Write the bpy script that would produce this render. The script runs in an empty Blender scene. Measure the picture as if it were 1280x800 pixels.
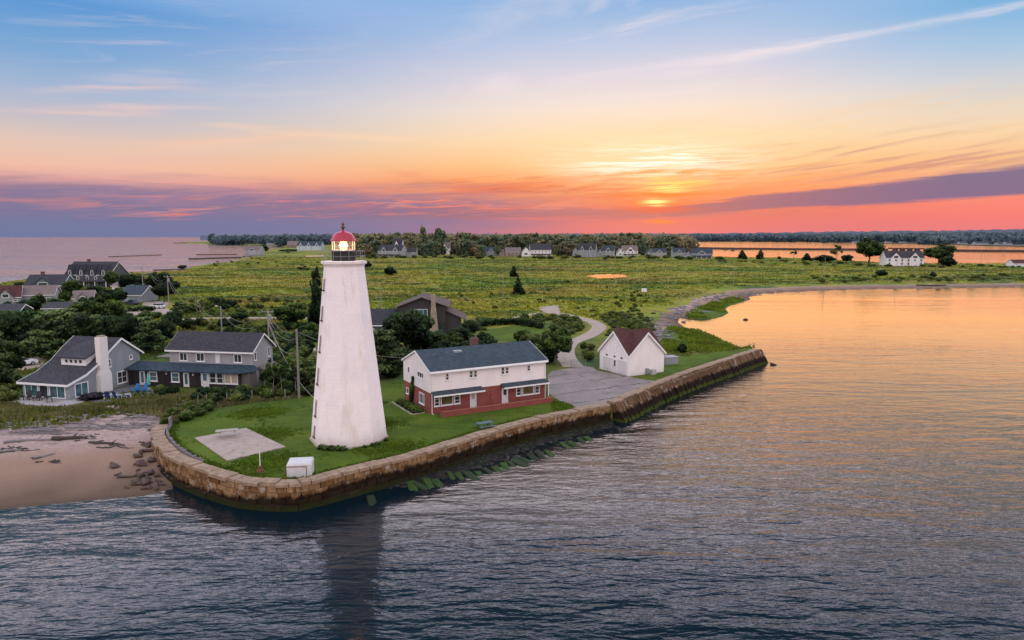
import bpy, math, random
import numpy as np
from mathutils import Vector, Matrix
from mathutils.geometry import tessellate_polygon
random.seed(7); RNG = np.random.default_rng(7)
C = bpy.context.scene.collection
R = math.radians
# ---------------------------------------------------------------- survey: pixel of the photo (1280x800) -> point in the place
F = 853.3; TILT = R(6.95); HC = 23.0
def ray(px, py):
    x = (px-640)/F; u = (400-py)/F
    return (x, math.cos(TILT)+u*math.sin(TILT), -math.sin(TILT)+u*math.cos(TILT))
def P(px, py, z=2.0):
    r = ray(px, py); t = (z-HC)/r[2]
    return (r[0]*t, r[1]*t, z)
def P2(px, py, z=2.0): return P(px, py, z)[:2]
def AE(px, py):
    r = ray(px, py)
    return math.degrees(math.atan2(r[0], r[1])), math.degrees(math.atan2(r[2], math.hypot(r[0], r[1])))
def s2l(c):
    return tuple((v/12.92 if v <= .04045 else ((v+.055)/1.055)**2.4) for v in [x/255 for x in c])

# ---------------------------------------------------------------- mesh helpers
class MB:
    def __init__(s): s.v = []; s.f = []; s.t = []; s.tone = 0.5
    def add(s, vs, fs):
        n = len(s.v); s.v += [tuple(p) for p in vs]; s.f += [tuple(i+n for i in f) for f in fs]; s.t += [s.tone]*len(fs); return s
    def box(s, x0, x1, y0, y1, z0, z1):
        return s.add([(x0,y0,z0),(x1,y0,z0),(x1,y1,z0),(x0,y1,z0),(x0,y0,z1),(x1,y0,z1),(x1,y1,z1),(x0,y1,z1)],
              [(0,3,2,1),(4,5,6,7),(0,1,5,4),(1,2,6,5),(2,3,7,6),(3,0,4,7)])
    def hexa(s, b, t):   # 4 bottom and 4 top points
        return s.add(list(b)+list(t), [(0,3,2,1),(4,5,6,7),(0,1,5,4),(1,2,6,5),(2,3,7,6),(3,0,4,7)])
    def prism(s, poly, z0, z1):
        n = len(poly); vs = [(x,y,z0) for x,y in poly]+[(x,y,z1) for x,y in poly]
        s.add(vs, [tuple(range(n))[::-1], tuple(range(n,2*n))]+[(i,(i+1)%n,n+(i+1)%n,n+i) for i in range(n)]); return s
    def extrude(s, pts, d):   # planar polygon of 3d points pushed along vector d
        n = len(pts); vs = [tuple(p) for p in pts]+[tuple(Vector(p)+Vector(d)) for p in pts]
        s.add(vs, [tuple(range(n))[::-1], tuple(range(n,2*n))]+[(i,(i+1)%n,n+(i+1)%n,n+i) for i in range(n)]); return s
    def beam(s, a, b, w, h=None):
        h = h or w; a = Vector(a); b = Vector(b); d = (b-a).normalized()
        up = Vector((0,0,1)) if abs(d.z) < .95 else Vector((1,0,0))
        sd = d.cross(up).normalized()*w/2; u2 = sd.cross(d).normalized()*h/2
        q = [-sd-u2, sd-u2, sd+u2, -sd+u2]
        return s.hexa([a+k for k in q], [b+k for k in q])
    def tube(s, pts, r, n=8, r2=None):
        pts = [Vector(p) for p in pts]; m = len(pts); base = []
        for i, p in enumerate(pts):
            d = (pts[min(i+1,m-1)]-pts[max(i-1,0)]).normalized()
            up = Vector((0,0,1)) if abs(d.z) < .9 else Vector((1,0,0))
            a = d.cross(up).normalized(); b = a.cross(d)
            rr = r if r2 is None else r+(r2-r)*i/(m-1)
            base += [p+a*math.cos(2*math.pi*k/n)*rr+b*math.sin(2*math.pi*k/n)*rr for k in range(n)]
        fs = [(i*n+k, i*n+(k+1)%n, (i+1)*n+(k+1)%n, (i+1)*n+k) for i in range(m-1) for k in range(n)]
        fs += [tuple(range(n))[::-1], tuple(range((m-1)*n, m*n))]
        return s.add(base, fs)
    def lathe(s, prof, n=24, a0=0., c=(0,0)):
        vs = []; m = len(prof)
        for r, z in prof: vs += [(c[0]+r*math.cos(a0+2*math.pi*k/n), c[1]+r*math.sin(a0+2*math.pi*k/n), z) for k in range(n)]
        fs = [(i*n+k, i*n+(k+1)%n, (i+1)*n+(k+1)%n, (i+1)*n+k) for i in range(m-1) for k in range(n)]
        fs += [tuple(range(n))[::-1], tuple(range((m-1)*n, m*n))]
        return s.add(vs, fs)
    def build(s, name, mat, parent=None, smooth=False):
        me = bpy.data.meshes.new(name); me.from_pydata(s.v, [], s.f)
        a = me.attributes.new('tone', 'FLOAT', 'FACE'); a.data.foreach_set('value', s.t)
        if smooth: me.polygons.foreach_set('use_smooth', [True]*len(me.polygons))
        me.materials.append(mat); me.update()
        o = bpy.data.objects.new(name, me); C.objects.link(o)
        if parent is not None: o.parent = parent
        return o
def empty(name, loc, rz=0.):
    o = bpy.data.objects.new(name, None); C.objects.link(o); o.location = loc; o.rotation_euler = (0,0,rz)
    o.empty_display_size = .2; return o
def tag(o, label, cat, group=None, kind=None):
    o['label'] = label; o['category'] = cat
    if group: o['group'] = group
    if kind: o['kind'] = kind
    return o
def struct(o, kind='structure'): o['kind'] = kind; return o
def copy_tree(o, parent=None):
    c = o.copy(); C.objects.link(c); c.parent = parent
    for ch in list(o.children): copy_tree(ch, c)
    return c
def sheet(name, poly, z, mat):
    tri = tessellate_polygon([[Vector((x,y,0)) for x,y in poly]])
    m = MB(); fs = []
    for t in tri:
        a,b,c = [Vector(poly[i]) for i in t]
        fs.append(tuple(t) if (b-a).cross(c-a) > 0 else tuple(t[::-1]))
    m.add([(x,y,z) for x,y in poly], fs); return m.build(name, mat)
def catmull(pts, step):
    pts = [Vector(p) for p in pts]; out = []
    q = [pts[0]*2-pts[1]]+pts+[pts[-1]*2-pts[-2]]
    for i in range(1, len(q)-2):
        n = max(2, int((q[i+1]-q[i]).length/step*4))
        for k in range(n):
            t = k/n; a,b,c,d = q[i-1],q[i],q[i+1],q[i+2]
            out.append(.5*((2*b)+(c-a)*t+(2*a-5*b+4*c-d)*t*t+(3*b-a-3*c+d)*t*t*t))
    out.append(pts[-1]); res = [out[0]]; acc = 0
    for a, b in zip(out, out[1:]):
        l = (b-a).length
        while acc+l >= step:
            f = (step-acc)/l; a = a+(b-a)*f; l = (b-a).length; res.append(a.copy()); acc = 0
        acc += l
    return res
def offset_line(pts, d):
    out = []
    for i, p in enumerate(pts):
        t = (pts[min(i+1,len(pts)-1)]-pts[max(i-1,0)]).normalized(); out.append(p+Vector((-t.y, t.x))*d)
    return out

# ---------------------------------------------------------------- materials
class NT:
    def __init__(s, tree): s.t = tree; s.n = tree.nodes; s.l = tree.links
    def node(s, ty, **kw):
        n = s.n.new(ty)
        for k, v in kw.items(): setattr(n, k, v)
        return n
    def put(s, sock, v):
        if v is None: return
        if hasattr(v, 'is_output'): s.l.new(v, sock)
        else: sock.default_value = v
    def m(s, op, a, b=None, c=None, clamp=False):
        n = s.node('ShaderNodeMath', operation=op, use_clamp=clamp)
        for i, v in enumerate((a,b,c)):
            if v is not None: s.put(n.inputs[i], v)
        return n.outputs[0]
    def smooth(s, x, a, b, o0=0., o1=1.):
        n = s.node('ShaderNodeMapRange', interpolation_type='SMOOTHSTEP')
        s.put(n.inputs['Value'], x)
        for k, v in (('From Min',a),('From Max',b),('To Min',o0),('To Max',o1)): s.put(n.inputs[k], v)
        return n.outputs[0]
    def lin(s, x, a, b, o0=0., o1=1.):
        n = s.node('ShaderNodeMapRange'); s.put(n.inputs['Value'], x)
        for k, v in (('From Min',a),('From Max',b),('To Min',o0),('To Max',o1)): s.put(n.inputs[k], v)
        return n.outputs[0]
    def mix(s, f, a, b, mode='MIX'):
        n = s.node('ShaderNodeMix', data_type='RGBA', blend_type=mode)
        s.put(n.inputs[0], f); s.put(n.inputs[6], a if hasattr(a,'is_output') else (*a[:3],1)); s.put(n.inputs[7], b if hasattr(b,'is_output') else (*b[:3],1))
        return n.outputs[2]
    def noise(s, vec, scale, detail=4, rough=.55, dist=0.):
        n = s.node('ShaderNodeTexNoise'); s.put(n.inputs['Vector'], vec); n.inputs['Scale'].default_value = scale
        n.inputs['Detail'].default_value = detail; n.inputs['Roughness'].default_value = rough; n.inputs['Distortion'].default_value = dist
        return n.outputs['Fac']
    def mapping(s, vec, scale=(1,1,1), rot=(0,0,0), loc=(0,0,0)):
        n = s.node('ShaderNodeMapping'); s.put(n.inputs['Vector'], vec); n.inputs['Scale'].default_value = scale
        n.inputs['Rotation'].default_value = rot; n.inputs['Location'].default_value = loc; return n.outputs[0]
    def comb(s, x, y, z=0.):
        n = s.node('ShaderNodeCombineXYZ'); s.put(n.inputs[0], x); s.put(n.inputs[1], y); s.put(n.inputs[2], z); return n.outputs[0]
    def sep(s, v):
        n = s.node('ShaderNodeSeparateXYZ'); s.put(n.inputs[0], v); return n.outputs
    def ramp(s, f, stops, interp='LINEAR'):
        n = s.node('ShaderNodeValToRGB'); cr = n.color_ramp; cr.interpolation = interp
        while len(cr.elements) < len(stops): cr.elements.new(.5)
        for e, (p, c) in zip(cr.elements, stops): e.position = p; e.color = (*c[:3], 1)
        s.put(n.inputs[0], f); return n.outputs[0]
def newmat(name):
    m = bpy.data.materials.new(name); m.use_nodes = True; nt = NT(m.node_tree)
    b = m.node_tree.nodes['Principled BSDF']; return m, nt, b
def setcol(nt, b, col, rough=.8, spec=.3, bump=None, bs=.3, bd=.02):
    nt.put(b.inputs['Base Color'], col if hasattr(col,'is_output') else (*col[:3],1)); nt.put(b.inputs['Roughness'], rough); b.inputs['Specular IOR Level'].default_value = spec
    if bump is not None:
        n = nt.node('ShaderNodeBump'); n.inputs['Strength'].default_value = bs; n.inputs['Distance'].default_value = bd
        nt.put(n.inputs['Height'], bump); nt.l.new(n.outputs[0], b.inputs['Normal'])
def obj_co(nt): return nt.node('ShaderNodeTexCoord').outputs['Object']
def world_co(nt): return nt.node('ShaderNodeNewGeometry').outputs['Position']
def tone_of(nt): return nt.node('ShaderNodeAttribute', attribute_name='tone').outputs['Fac']
def sc(c, k): return tuple(min(1, v*k) for v in c)
def plain(name, col, rough=.7, var=.18, scale=1.5, spec=.3, metal=0., dirt=0.):
    m, nt, b = newmat(name); co = obj_co(nt)
    n1 = nt.noise(co, scale, 5, .6); n2 = nt.noise(co, scale*9, 3, .6)
    f = nt.m('ADD', nt.m('MULTIPLY', n1, .6), nt.m('MULTIPLY', n2, .4))
    c = nt.mix(nt.lin(f, .3, .7), sc(col, 1-var), sc(col, 1+var))
    if dirt:
        c = nt.mix(nt.m('MULTIPLY', nt.smooth(nt.noise(nt.mapping(co, (1.2,1.2,.35)), 1.3, 6, .65), .5, .75), dirt), c, (.16,.12,.08))
    setcol(nt, b, c, rough, spec, n2, .25, .01); b.inputs['Metallic'].default_value = metal; return m
def shingle(name, col, row=.18, var=.35, warm=None):
    m, nt, b = newmat(name); co = obj_co(nt); x, y, z = nt.sep(co)
    v = nt.comb(nt.m('ADD', x, y), nt.m('MULTIPLY', z, 1.6))
    br = nt.node('ShaderNodeTexBrick'); nt.put(br.inputs['Vector'], v)
    br.inputs['Color1'].default_value = (*sc(col,1-var),1); br.inputs['Color2'].default_value = (*sc(col,1+var),1); br.inputs['Mortar'].default_value = (*sc(col,.5),1)
    for k, q in (('Scale',1.),('Mortar Size',.012),('Brick Width',.32),('Row Height',row)): br.inputs[k].default_value = q
    n = nt.noise(co, .5, 5, .6); n2 = nt.noise(co, 7, 3, .6)
    c = nt.mix(nt.lin(n, .3, .75, 0, .55), br.outputs['Color'], sc(col, .62)); c = nt.mix(nt.lin(n2, .45, .75, 0, .5), c, warm or sc(col, 1.45))
    setcol(nt, b, c, .85, .2, br.outputs['Fac'], .5, .02); return m
def siding(name, col, row=.16, shingled=False, rough=.6):
    m, nt, b = newmat(name); co = obj_co(nt); x, y, z = nt.sep(co)
    n = nt.noise(nt.mapping(co, (.7,.7,.25)), 1.2, 6, .65); n2 = nt.noise(co, 12, 3, .6)
    c = nt.mix(nt.lin(n, .35, .75, 0, .8), col, sc(col, .82 if not shingled else .65)); c = nt.mix(nt.lin(n2, .4, .8, 0, .4), c, sc(col, .85 if not shingled else .7))
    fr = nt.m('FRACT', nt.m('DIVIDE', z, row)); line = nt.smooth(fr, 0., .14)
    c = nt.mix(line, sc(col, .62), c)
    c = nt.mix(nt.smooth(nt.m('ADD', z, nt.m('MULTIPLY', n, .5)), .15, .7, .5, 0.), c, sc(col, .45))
    setcol(nt, b, c, rough, .25, fr, .6, .02); return m
def brickm(name, c1, c2, mortar):
    m, nt, b = newmat(name); co = obj_co(nt); x, y, z = nt.sep(co)
    br = nt.node('ShaderNodeTexBrick'); nt.put(br.inputs['Vector'], nt.comb(nt.m('ADD', x, y), z))
    br.inputs['Color1'].default_value = (*c1,1); br.inputs['Color2'].default_value = (*c2,1); br.inputs['Mortar'].default_value = (*mortar,1)
    for k, q in (('Scale',1.),('Mortar Size',.009),('Brick Width',.21),('Row Height',.075)): br.inputs[k].default_value = q
    n = nt.noise(co, 1.1, 5, .6)
    setcol(nt, b, nt.mix(nt.lin(n, .35, .75, 0, .55), br.outputs['Color'], sc(c1, .6)), .85, .2, br.outputs['Fac'], .4, .01); return m
def glassm(name, col, rough=.06):
    m, nt, b = newmat(name); co = obj_co(nt); n = nt.noise(co, .8, 3)
    setcol(nt, b, nt.mix(nt.lin(n,.35,.65), sc(col,.5), sc(col,1.5)), rough, .8); return m
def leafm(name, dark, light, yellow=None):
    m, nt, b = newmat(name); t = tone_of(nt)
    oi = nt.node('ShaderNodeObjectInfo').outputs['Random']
    c = nt.mix(nt.smooth(t, .26, .95), dark, light)  # tone carries painted shade: dark inside and below, light on top
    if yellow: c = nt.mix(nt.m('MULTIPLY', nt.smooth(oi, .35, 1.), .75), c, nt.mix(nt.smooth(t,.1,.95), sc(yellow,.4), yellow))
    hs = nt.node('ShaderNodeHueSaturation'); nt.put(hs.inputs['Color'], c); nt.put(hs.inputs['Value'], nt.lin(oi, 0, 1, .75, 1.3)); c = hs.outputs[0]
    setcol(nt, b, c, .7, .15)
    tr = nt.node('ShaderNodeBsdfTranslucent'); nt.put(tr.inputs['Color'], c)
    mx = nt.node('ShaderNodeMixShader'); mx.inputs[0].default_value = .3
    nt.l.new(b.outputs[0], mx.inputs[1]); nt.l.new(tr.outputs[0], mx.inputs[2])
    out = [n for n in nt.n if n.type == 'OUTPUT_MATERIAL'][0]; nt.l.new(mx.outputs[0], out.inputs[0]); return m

M = {}
M['white_paint'] = plain('white_paint', (.72,.70,.69), .55, .06)
M['trim_white'] = plain('trim_white', (.74,.74,.74), .5, .06)
M['white_siding'] = siding('white_siding', (.90,.83,.82))
M['garage_white'] = siding('garage_white', (.88,.83,.82), .2)
M['grey_shingle'] = siding('grey_shingle', (.29,.32,.35), .17, True)
M['pale_shingle'] = siding('pale_shingle', (.37,.37,.39), .17, True)
M['dark_shingle'] = siding('dark_shingle', (.085,.095,.115), .2, True)
M['umber_shingle'] = siding('umber_shingle', (.055,.052,.055), .2, True); M['umber_roof'] = shingle('umber_roof', (.10,.075,.07), warm=(.22,.165,.15))
M['dark_boards'] = siding('dark_boards', (.035,.03,.032), .2, True)
M['slate_roof'] = shingle('slate_roof', (.045,.064,.084), warm=(.085,.11,.135))
M['dark_roof'] = shingle('dark_roof', (.048,.048,.058), warm=(.085,.083,.095))
M['porch_roof'] = shingle('porch_roof', (.034,.055,.08), warm=(.06,.09,.12))
M['brown_roof'] = shingle('brown_roof', (.085,.034,.032), warm=(.15,.062,.052))
M['weathered_roof'] = shingle('weathered_roof', (.19,.15,.145), warm=(.29,.22,.20))
M['brick'] = brickm('red_brick', (.30,.045,.035), (.20,.03,.03), (.30,.20,.17))
M['chimney_brick'] = brickm('chimney_brick', (.16,.07,.06), (.11,.05,.05), (.2,.17,.15))
M['glass'] = glassm('window_glass', (.035,.045,.05))
M['teal_glass'] = glassm('teal_glass', (.06,.13,.15))
M['cream_blind'] = plain('cream_blind', (.42,.34,.24), .6, .1)
M['warm_room'] = glassm('warm_room_glass', (.12,.09,.05))
M['door_white'] = plain('door_white', (.62,.62,.62), .5, .08)
M['garage_door'] = siding('garage_door_panels', (.70,.655,.655), .5)
M['dark_void'] = plain('dark_void', (.02,.02,.022), .6)
def concrete_mat():
    m, nt, b = newmat('worn_concrete'); co = world_co(nt); n = nt.noise(co, .45, 6, .7); f = nt.noise(co, 6., 4, .7); g = nt.noise(co, 1.1, 6, .65, .8)
    c = nt.mix(nt.lin(n,.3,.7), (.36,.29,.25), (.52,.43,.38)); c = nt.mix(nt.lin(f,.3,.7,.45,0.), c, (.16,.135,.12)); c = nt.mix(nt.smooth(g,.56,.70,0,.65), c, (.15,.125,.105))
    vo = nt.node('ShaderNodeTexVoronoi', feature='DISTANCE_TO_EDGE'); nt.put(vo.inputs['Vector'], nt.mapping(co,(.28,.28,.28))); cr = nt.smooth(vo.outputs['Distance'], .004, .014, .6, 0.); c = nt.mix(cr, c, (.12,.11,.07))
    setcol(nt, b, c, .95, .15, f, .4, .02); return m
M['concrete'] = concrete_mat()
M['stone_chimney'] = plain('stone_chimney', (.30,.25,.18), .9, .45, 3.)
M['wood_grey'] = plain('weathered_wood', (.21,.19,.17), .85, .3, 2.)
M['drift'] = plain('driftwood_grey', (.20,.185,.19), .9, .35, 2.)
M['pole_wood'] = plain('pole_wood', (.27,.24,.22), .85, .25, 2.)
M['metal_grey'] = plain('grey_metal', (.30,.33,.35), .4, .1, metal=.4)
M['black_metal'] = plain('black_metal', (.015,.015,.018), .4, .1)
M['blue_plastic'] = plain('blue_plastic', (.02,.16,.42), .4, .1)
M['teal_cloth'] = plain('teal_cloth', (.10,.42,.33), .8, .15)
M['cable'] = plain('cable_pale', (.34,.28,.26), .5, .1)
M['rust'] = plain('rust_iron', (.14,.06,.03), .8, .3, 4.)
M['rock'] = plain('rock_brown', (.085,.056,.048), .85, .55, 2.2)
M['rock_grey'] = plain('rock_grey', (.19,.18,.185), .9, .4, 1.2)
M['bark'] = plain('bark', (.09,.07,.055), .9, .3, 4.)
M['bark_pale'] = plain('bark_pale', (.24,.21,.18), .9, .3, 4.)
M['paint_blue'] = plain('car_paint_navy', (.015,.025,.06), .2, .05, spec=.6)
M['paint_silver'] = plain('car_paint_silver', (.62,.64,.66), .25, .05, spec=.6)
M['tyre'] = plain('tyre_rubber', (.02,.02,.02), .8, .1)
M['leaf_oak'] = leafm('leaf_oak', (.009,.022,.006), (.12,.185,.040))
M['leaf_dark'] = leafm('leaf_dark', (.003,.010,.005), (.055,.10,.034))
M['leaf_pine'] = leafm('leaf_pine', (.012,.028,.012), (.18,.26,.085))
M['leaf_bush'] = leafm('leaf_bush', (.016,.034,.008), (.12,.19,.036), (.17,.17,.05))
M['leaf_far'] = leafm('leaf_far', (.095,.115,.075), (.24,.265,.13), (.28,.20,.11))  # far leaf colours are paled and blued to stand in for distance haze
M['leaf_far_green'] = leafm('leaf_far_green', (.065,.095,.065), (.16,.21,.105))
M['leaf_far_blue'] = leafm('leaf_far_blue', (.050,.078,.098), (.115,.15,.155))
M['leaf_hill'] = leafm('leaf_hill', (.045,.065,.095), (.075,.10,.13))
M['heather'] = leafm('leaf_heather', (.02,.018,.022), (.075,.06,.075))
M['vine'] = leafm('leaf_vine', (.01,.02,.005), (.09,.16,.03))

# ---------------------------------------------------------------- camera
cam = bpy.data.cameras.new('camera'); co_ = bpy.data.objects.new('camera', cam); C.objects.link(co_)
co_.location = (0,0,HC); co_.rotation_euler = (math.pi/2-TILT, 0, 0)
cam.sensor_fit = 'HORIZONTAL'; cam.sensor_width = 36; cam.lens = 36*F/1280; cam.clip_start = .5; cam.clip_end = 80000
bpy.context.scene.camera = co_
vs = bpy.context.scene.view_settings; vs.view_transform = 'Standard'; vs.look = 'None'; vs.exposure = 0; vs.gamma = 1

# ---------------------------------------------------------------- sky and sun
SUN_AZ, SUN_EL = 11.9, 3.2
def make_world():
    w = bpy.data.worlds.new('World'); bpy.context.scene.world = w; w.use_nodes = True
    nt = NT(w.node_tree); bg = nt.n['Background']
    d = nt.node('ShaderNodeTexCoord').outputs['Generated']; x, y, z = nt.sep(d)
    A = nt.m('MULTIPLY', nt.m('ARCTAN2', x, y), 180/math.pi)
    E = nt.m('MULTIPLY', nt.m('ARCSINE', nt.m('MAXIMUM', nt.m('MINIMUM', z, 1.), -1.)), 180/math.pi)
    Ec = nt.m('MAXIMUM', E, 0.)
    def stops(px, lst, top):
        out = []
        for py, c in lst:
            e = AE(px, py)[1]; out.append((max(0, e)/90, s2l(c)))
        out = out[::-1]
        return out + top
    topL = [(21/90,(.50,.66,.95)),(23.5/90,(6.6,5.7,6.0)),(26/90,(5.0,4.8,5.5)),(30.5/90,(.8,1.1,1.7)),(36/90,(.34,.52,.85)),(1.,(.45,.58,.90))]  # bright band above the view is added, to brighten reflections in the near water
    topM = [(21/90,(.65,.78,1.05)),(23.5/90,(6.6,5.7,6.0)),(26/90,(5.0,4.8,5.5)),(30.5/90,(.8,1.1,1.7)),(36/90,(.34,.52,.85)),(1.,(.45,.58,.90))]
    L = stops(60, [(0,(92,152,212)),(60,(125,168,212)),(105,(162,182,212)),(140,(192,190,202)),(172,(225,197,184)),(205,(240,190,168)),(228,(222,160,158)),(246,(165,133,160)),(270,(126,120,158)),(294,(112,124,162))], topL)
    Mm = stops(760, [(0,(140,180,225)),(50,(185,200,228)),(95,(222,214,224)),(135,(246,226,212)),(175,(254,220,175)),(208,(255,190,122)),(236,(249,142,84)),(258,(232,110,92)),(278,(200,112,122)),(294,(196,118,138))], topM)
    topR = [(21/90,(.40,.58,.9)),(23.5/90,(4.6,3.9,4.0)),(26/90,(2.8,2.8,3.3)),(30/90,(.6,.85,1.35)),(36/90,(.34,.52,.85)),(1.,(.45,.58,.90))]  # same added bright band, dimmer on the right
    Rr = stops(1235, [(0,(112,175,222)),(50,(158,194,226)),(95,(200,208,218)),(135,(232,215,196)),(170,(250,212,168)),(198,(248,192,140)),(225,(242,162,132)),(248,(248,136,118)),(268,(246,124,118)),(290,(232,126,130))], topR)
    f = nt.m('DIVIDE', Ec, 90.)
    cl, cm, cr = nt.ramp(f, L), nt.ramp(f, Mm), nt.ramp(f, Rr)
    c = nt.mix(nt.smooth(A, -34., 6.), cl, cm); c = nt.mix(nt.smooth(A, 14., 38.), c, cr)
    back = nt.ramp(f, [(0,(.75,.65,.75)),(8/90,(1.2,1.0,1.08)),(20/90,(1.55,1.37,1.45)),(45/90,(1.6,1.5,1.6)),(1,(1.1,1.15,1.32))])  # unseen sky behind the viewer, made bright as fill for the near faces
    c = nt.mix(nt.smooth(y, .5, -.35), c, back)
    # streaked noises in direction space
    def nz(sa, se, tilt, scale, det=6, rough=.6, dist=.3, off=0.):
        e2 = nt.m('SUBTRACT', E, nt.m('MULTIPLY', A, tilt))
        return nt.noise(nt.comb(nt.m('MULTIPLY', A, sa), nt.m('MULTIPLY', e2, se), off), scale, det, rough, dist)
    n1 = nz(.05, .55, .03, 1., 6, .6, .6); n2 = nz(.13, 1.9, .02, 1., 7, .62, .5, 3.); n3 = nz(.05, .28, .12, 1., 7, .6, .8, 7.)
    n4 = nz(.30, 4.2, .05, 1., 6, .62, .6, 11.); n5 = nz(.09, 1.1, .06, 1., 7, .62, .9, 17.)
    c2 = lambda n: nt.m('SUBTRACT', n, .5)
    E2 = nt.m('ADD', E, nt.m('MULTIPLY', c2(n1), 3.2)); E2 = nt.m('ADD', E2, nt.m('MULTIPLY', c2(n2), 1.9))
    Es = nt.m('ADD', E, nt.m('MULTIPLY', c2(n2), 1.0)); Es = nt.m('ADD', Es, nt.m('MULTIPLY', c2(n5), .8))
    def gau(a0, e0, sa, se, EE=E):
        u = nt.m('DIVIDE', nt.m('SUBTRACT', A, a0), sa); v = nt.m('DIVIDE', nt.m('SUBTRACT', EE, e0), se)
        return nt.m('EXPONENT', nt.m('MULTIPLY', nt.m('ADD', nt.m('MULTIPLY', u, u), nt.m('MULTIPLY', v, v)), -1.))
    def band(EE, lo0, lo1, hi0, hi1): return nt.m('MULTIPLY', nt.smooth(EE, lo0, lo1), nt.smooth(EE, hi0, hi1, 1., 0.))
    def over(c, mask, k, colr): return nt.mix(nt.m('MULTIPLY', mask, k), c, colr if len(colr) == 3 and max(colr) < 3 else s2l(colr))
    X_ = lambda *ms: __import__('functools').reduce(lambda p, q: nt.m('MULTIPLY', p, q), ms)
    # high pale cirrus
    c = over(c, X_(nt.smooth(n3, .48, .72), band(E, 8., 12., 19., 24.), gau(9., 14.5, 15., 4.5)), .8, (247,230,230))
    c = over(c, X_(nt.smooth(n5, .5, .72), gau(-24., 13., 12., 4.)), .35, (226,208,216))
    def line(p0, p1, w0, w1):
        a0, e0 = AE(*p0); a1, e1 = AE(*p1)
        ec = nt.lin(A, a0, a1, e0, e1); wd = nt.lin(A, a0, a1, w0, w1)
        u = nt.m('DIVIDE', nt.m('SUBTRACT', nt.m('ADD', E, nt.m('MULTIPLY', c2(n2), .9)), ec), wd)
        g = nt.m('EXPONENT', nt.m('MULTIPLY', nt.m('MULTIPLY', u, u), -1.))
        return X_(g, nt.smooth(A, a0-2, a0+6), nt.smooth(A, a1-3, a1+4, 1., 0.), nt.smooth(n5, .34, .6, .35, 1.))
    for p0, p1, w0, w1, k, colr in (((880,75),(1285,4),.34,.2,.6,(244,230,234)),((690,104),(900,70),.5,.4,.4,(246,228,230)),((800,98),(1000,58),.3,.45,.45,(246,230,230)),
                                    ((40,113),(215,108),.22,.26,.9,(238,202,198)),((95,98),(190,92),.4,.5,.35,(228,208,216)),((0,138),(170,140),.25,.28,.75,(240,202,190)),((60,133),(250,134),.2,.2,.5,(236,204,196)),
                                    ((240,154),(640,180),.28,.2,.6,(255,212,176)),((110,188),(380,168),.4,.45,.5,(252,200,172)),((480,212),(555,228),.24,.3,.7,(228,138,120))):
        c = over(c, line(p0, p1, w0, w1), k, colr)
    # warm glow round the sun
    c = over(c, gau(9., 5.8, 15., 2.8), .3, (255,206,158))
    c = over(c, gau(11.9, 6.6, 9., 2.2), .35, (255,236,190))
    # peach streaks right of the sun, and darker mauve strands
    c = over(c, X_(nt.smooth(nz(.06,.9,.13,1.,6,.6,.7,5.), .47, .66), gau(27., 6.8, 13., 2.6)), .7, (255,208,152))
    c = over(c, X_(nt.smooth(nz(.08,1.3,.14,1.,7,.62,.9,9.), .5, .68), gau(28., 5.4, 11., 1.7)), .7, (190,128,130))
    c = over(c, X_(nt.smooth(nz(.09,1.5,.10,1.,7,.62,.9,29.), .48, .66), gau(17., 4.9, 7., 1.1)), .9, (222,128,92))
    c = over(c, X_(nt.smooth(nz(.11,2.0,.09,1.,7,.64,.9,61.), .50, .64), gau(17., 4.4, 7., 1.0)), .85, (255,176,84))
    c = over(c, gau(5., 4.0, 13., 1.25, Es), .5, (252,150,84))
    # orange-red strands left and right of the sun
    c = over(c, X_(nt.smooth(n5, .46, .62), gau(4., 3.7, 11., 1.1)), .85, (240,112,66))
    c = over(c, X_(nt.smooth(n4, .5, .66), gau(4., 4.0, 11., 1.0)), .6, (206,88,72))
    c = over(c, X_(nt.smooth(n4, .42, .3), gau(6., 3.4, 10., .8)), .6, (255,150,66))
    # long mauve bank low on the left, with pink light in its rents
    c = over(c, X_(band(E2, .2, 1.2, 2.7, 4.7), nt.smooth(A, -8., 12., 1., 0.), nt.smooth(n5, .30, .52, .45, 1.)), .85, (126,116,151))
    c = over(c, X_(nt.smooth(E, .6, 2.6, 1., 0.), nt.smooth(A, -14., 10., 1., .0)), .75, (112,121,160))
    c = over(c, X_(nt.smooth(n5, .50, .62), nt.smooth(n2, .40, .55), band(E, 1.3, 1.9, 3.2, 3.9), nt.smooth(A, -34., -27., .3, 1.), nt.smooth(A, 2., 12., 1., 0.)), .75, (238,146,128))
    c = over(c, X_(nt.smooth(n4, .5, .64), nt.smooth(n1, .40, .55), band(E, 1.1, 1.7, 2.9, 3.5), nt.smooth(A, -4., 10., 1., .2), nt.smooth(A, -33., -25., .25, 1.)), .9, (243,132,112))
    c = over(c, X_(nt.smooth(n2, .52, .66), band(E, 1.3, 1.8, 2.4, 3.0), nt.smooth(A, -18., -8., 0., 1.), nt.smooth(A, 4., 12., 1., 0.)), .6, (243,120,96))
    c = over(c, X_(band(nt.m('ADD', Es, nt.m('MULTIPLY', c2(n1), .8)), 1.2, 1.6, 2.2, 2.7), gau(0., 2., 13., 9.)), .6, (152,104,126))
    # dark wedge of cloud on the right
    ec = nt.lin(A, 8., 36.5, 1.75, 3.7); ht = nt.lin(A, 8., 36.5, .3, 1.05)
    q = nt.m('DIVIDE', nt.m('ABSOLUTE', nt.m('SUBTRACT', Es, ec)), ht)
    c = nt.mix(X_(nt.smooth(q, .65, 1.15, .92, 0.), nt.smooth(A, 3., 14.)), c, nt.mix(nt.smooth(A, 12., 34.), s2l((166,104,120)), s2l((116,104,142))))
    c = over(c, X_(band(Es, -.6, .1, 1.2, 1.9), gau(14., .8, 13., 9.)), .4, (248,108,100))
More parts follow.
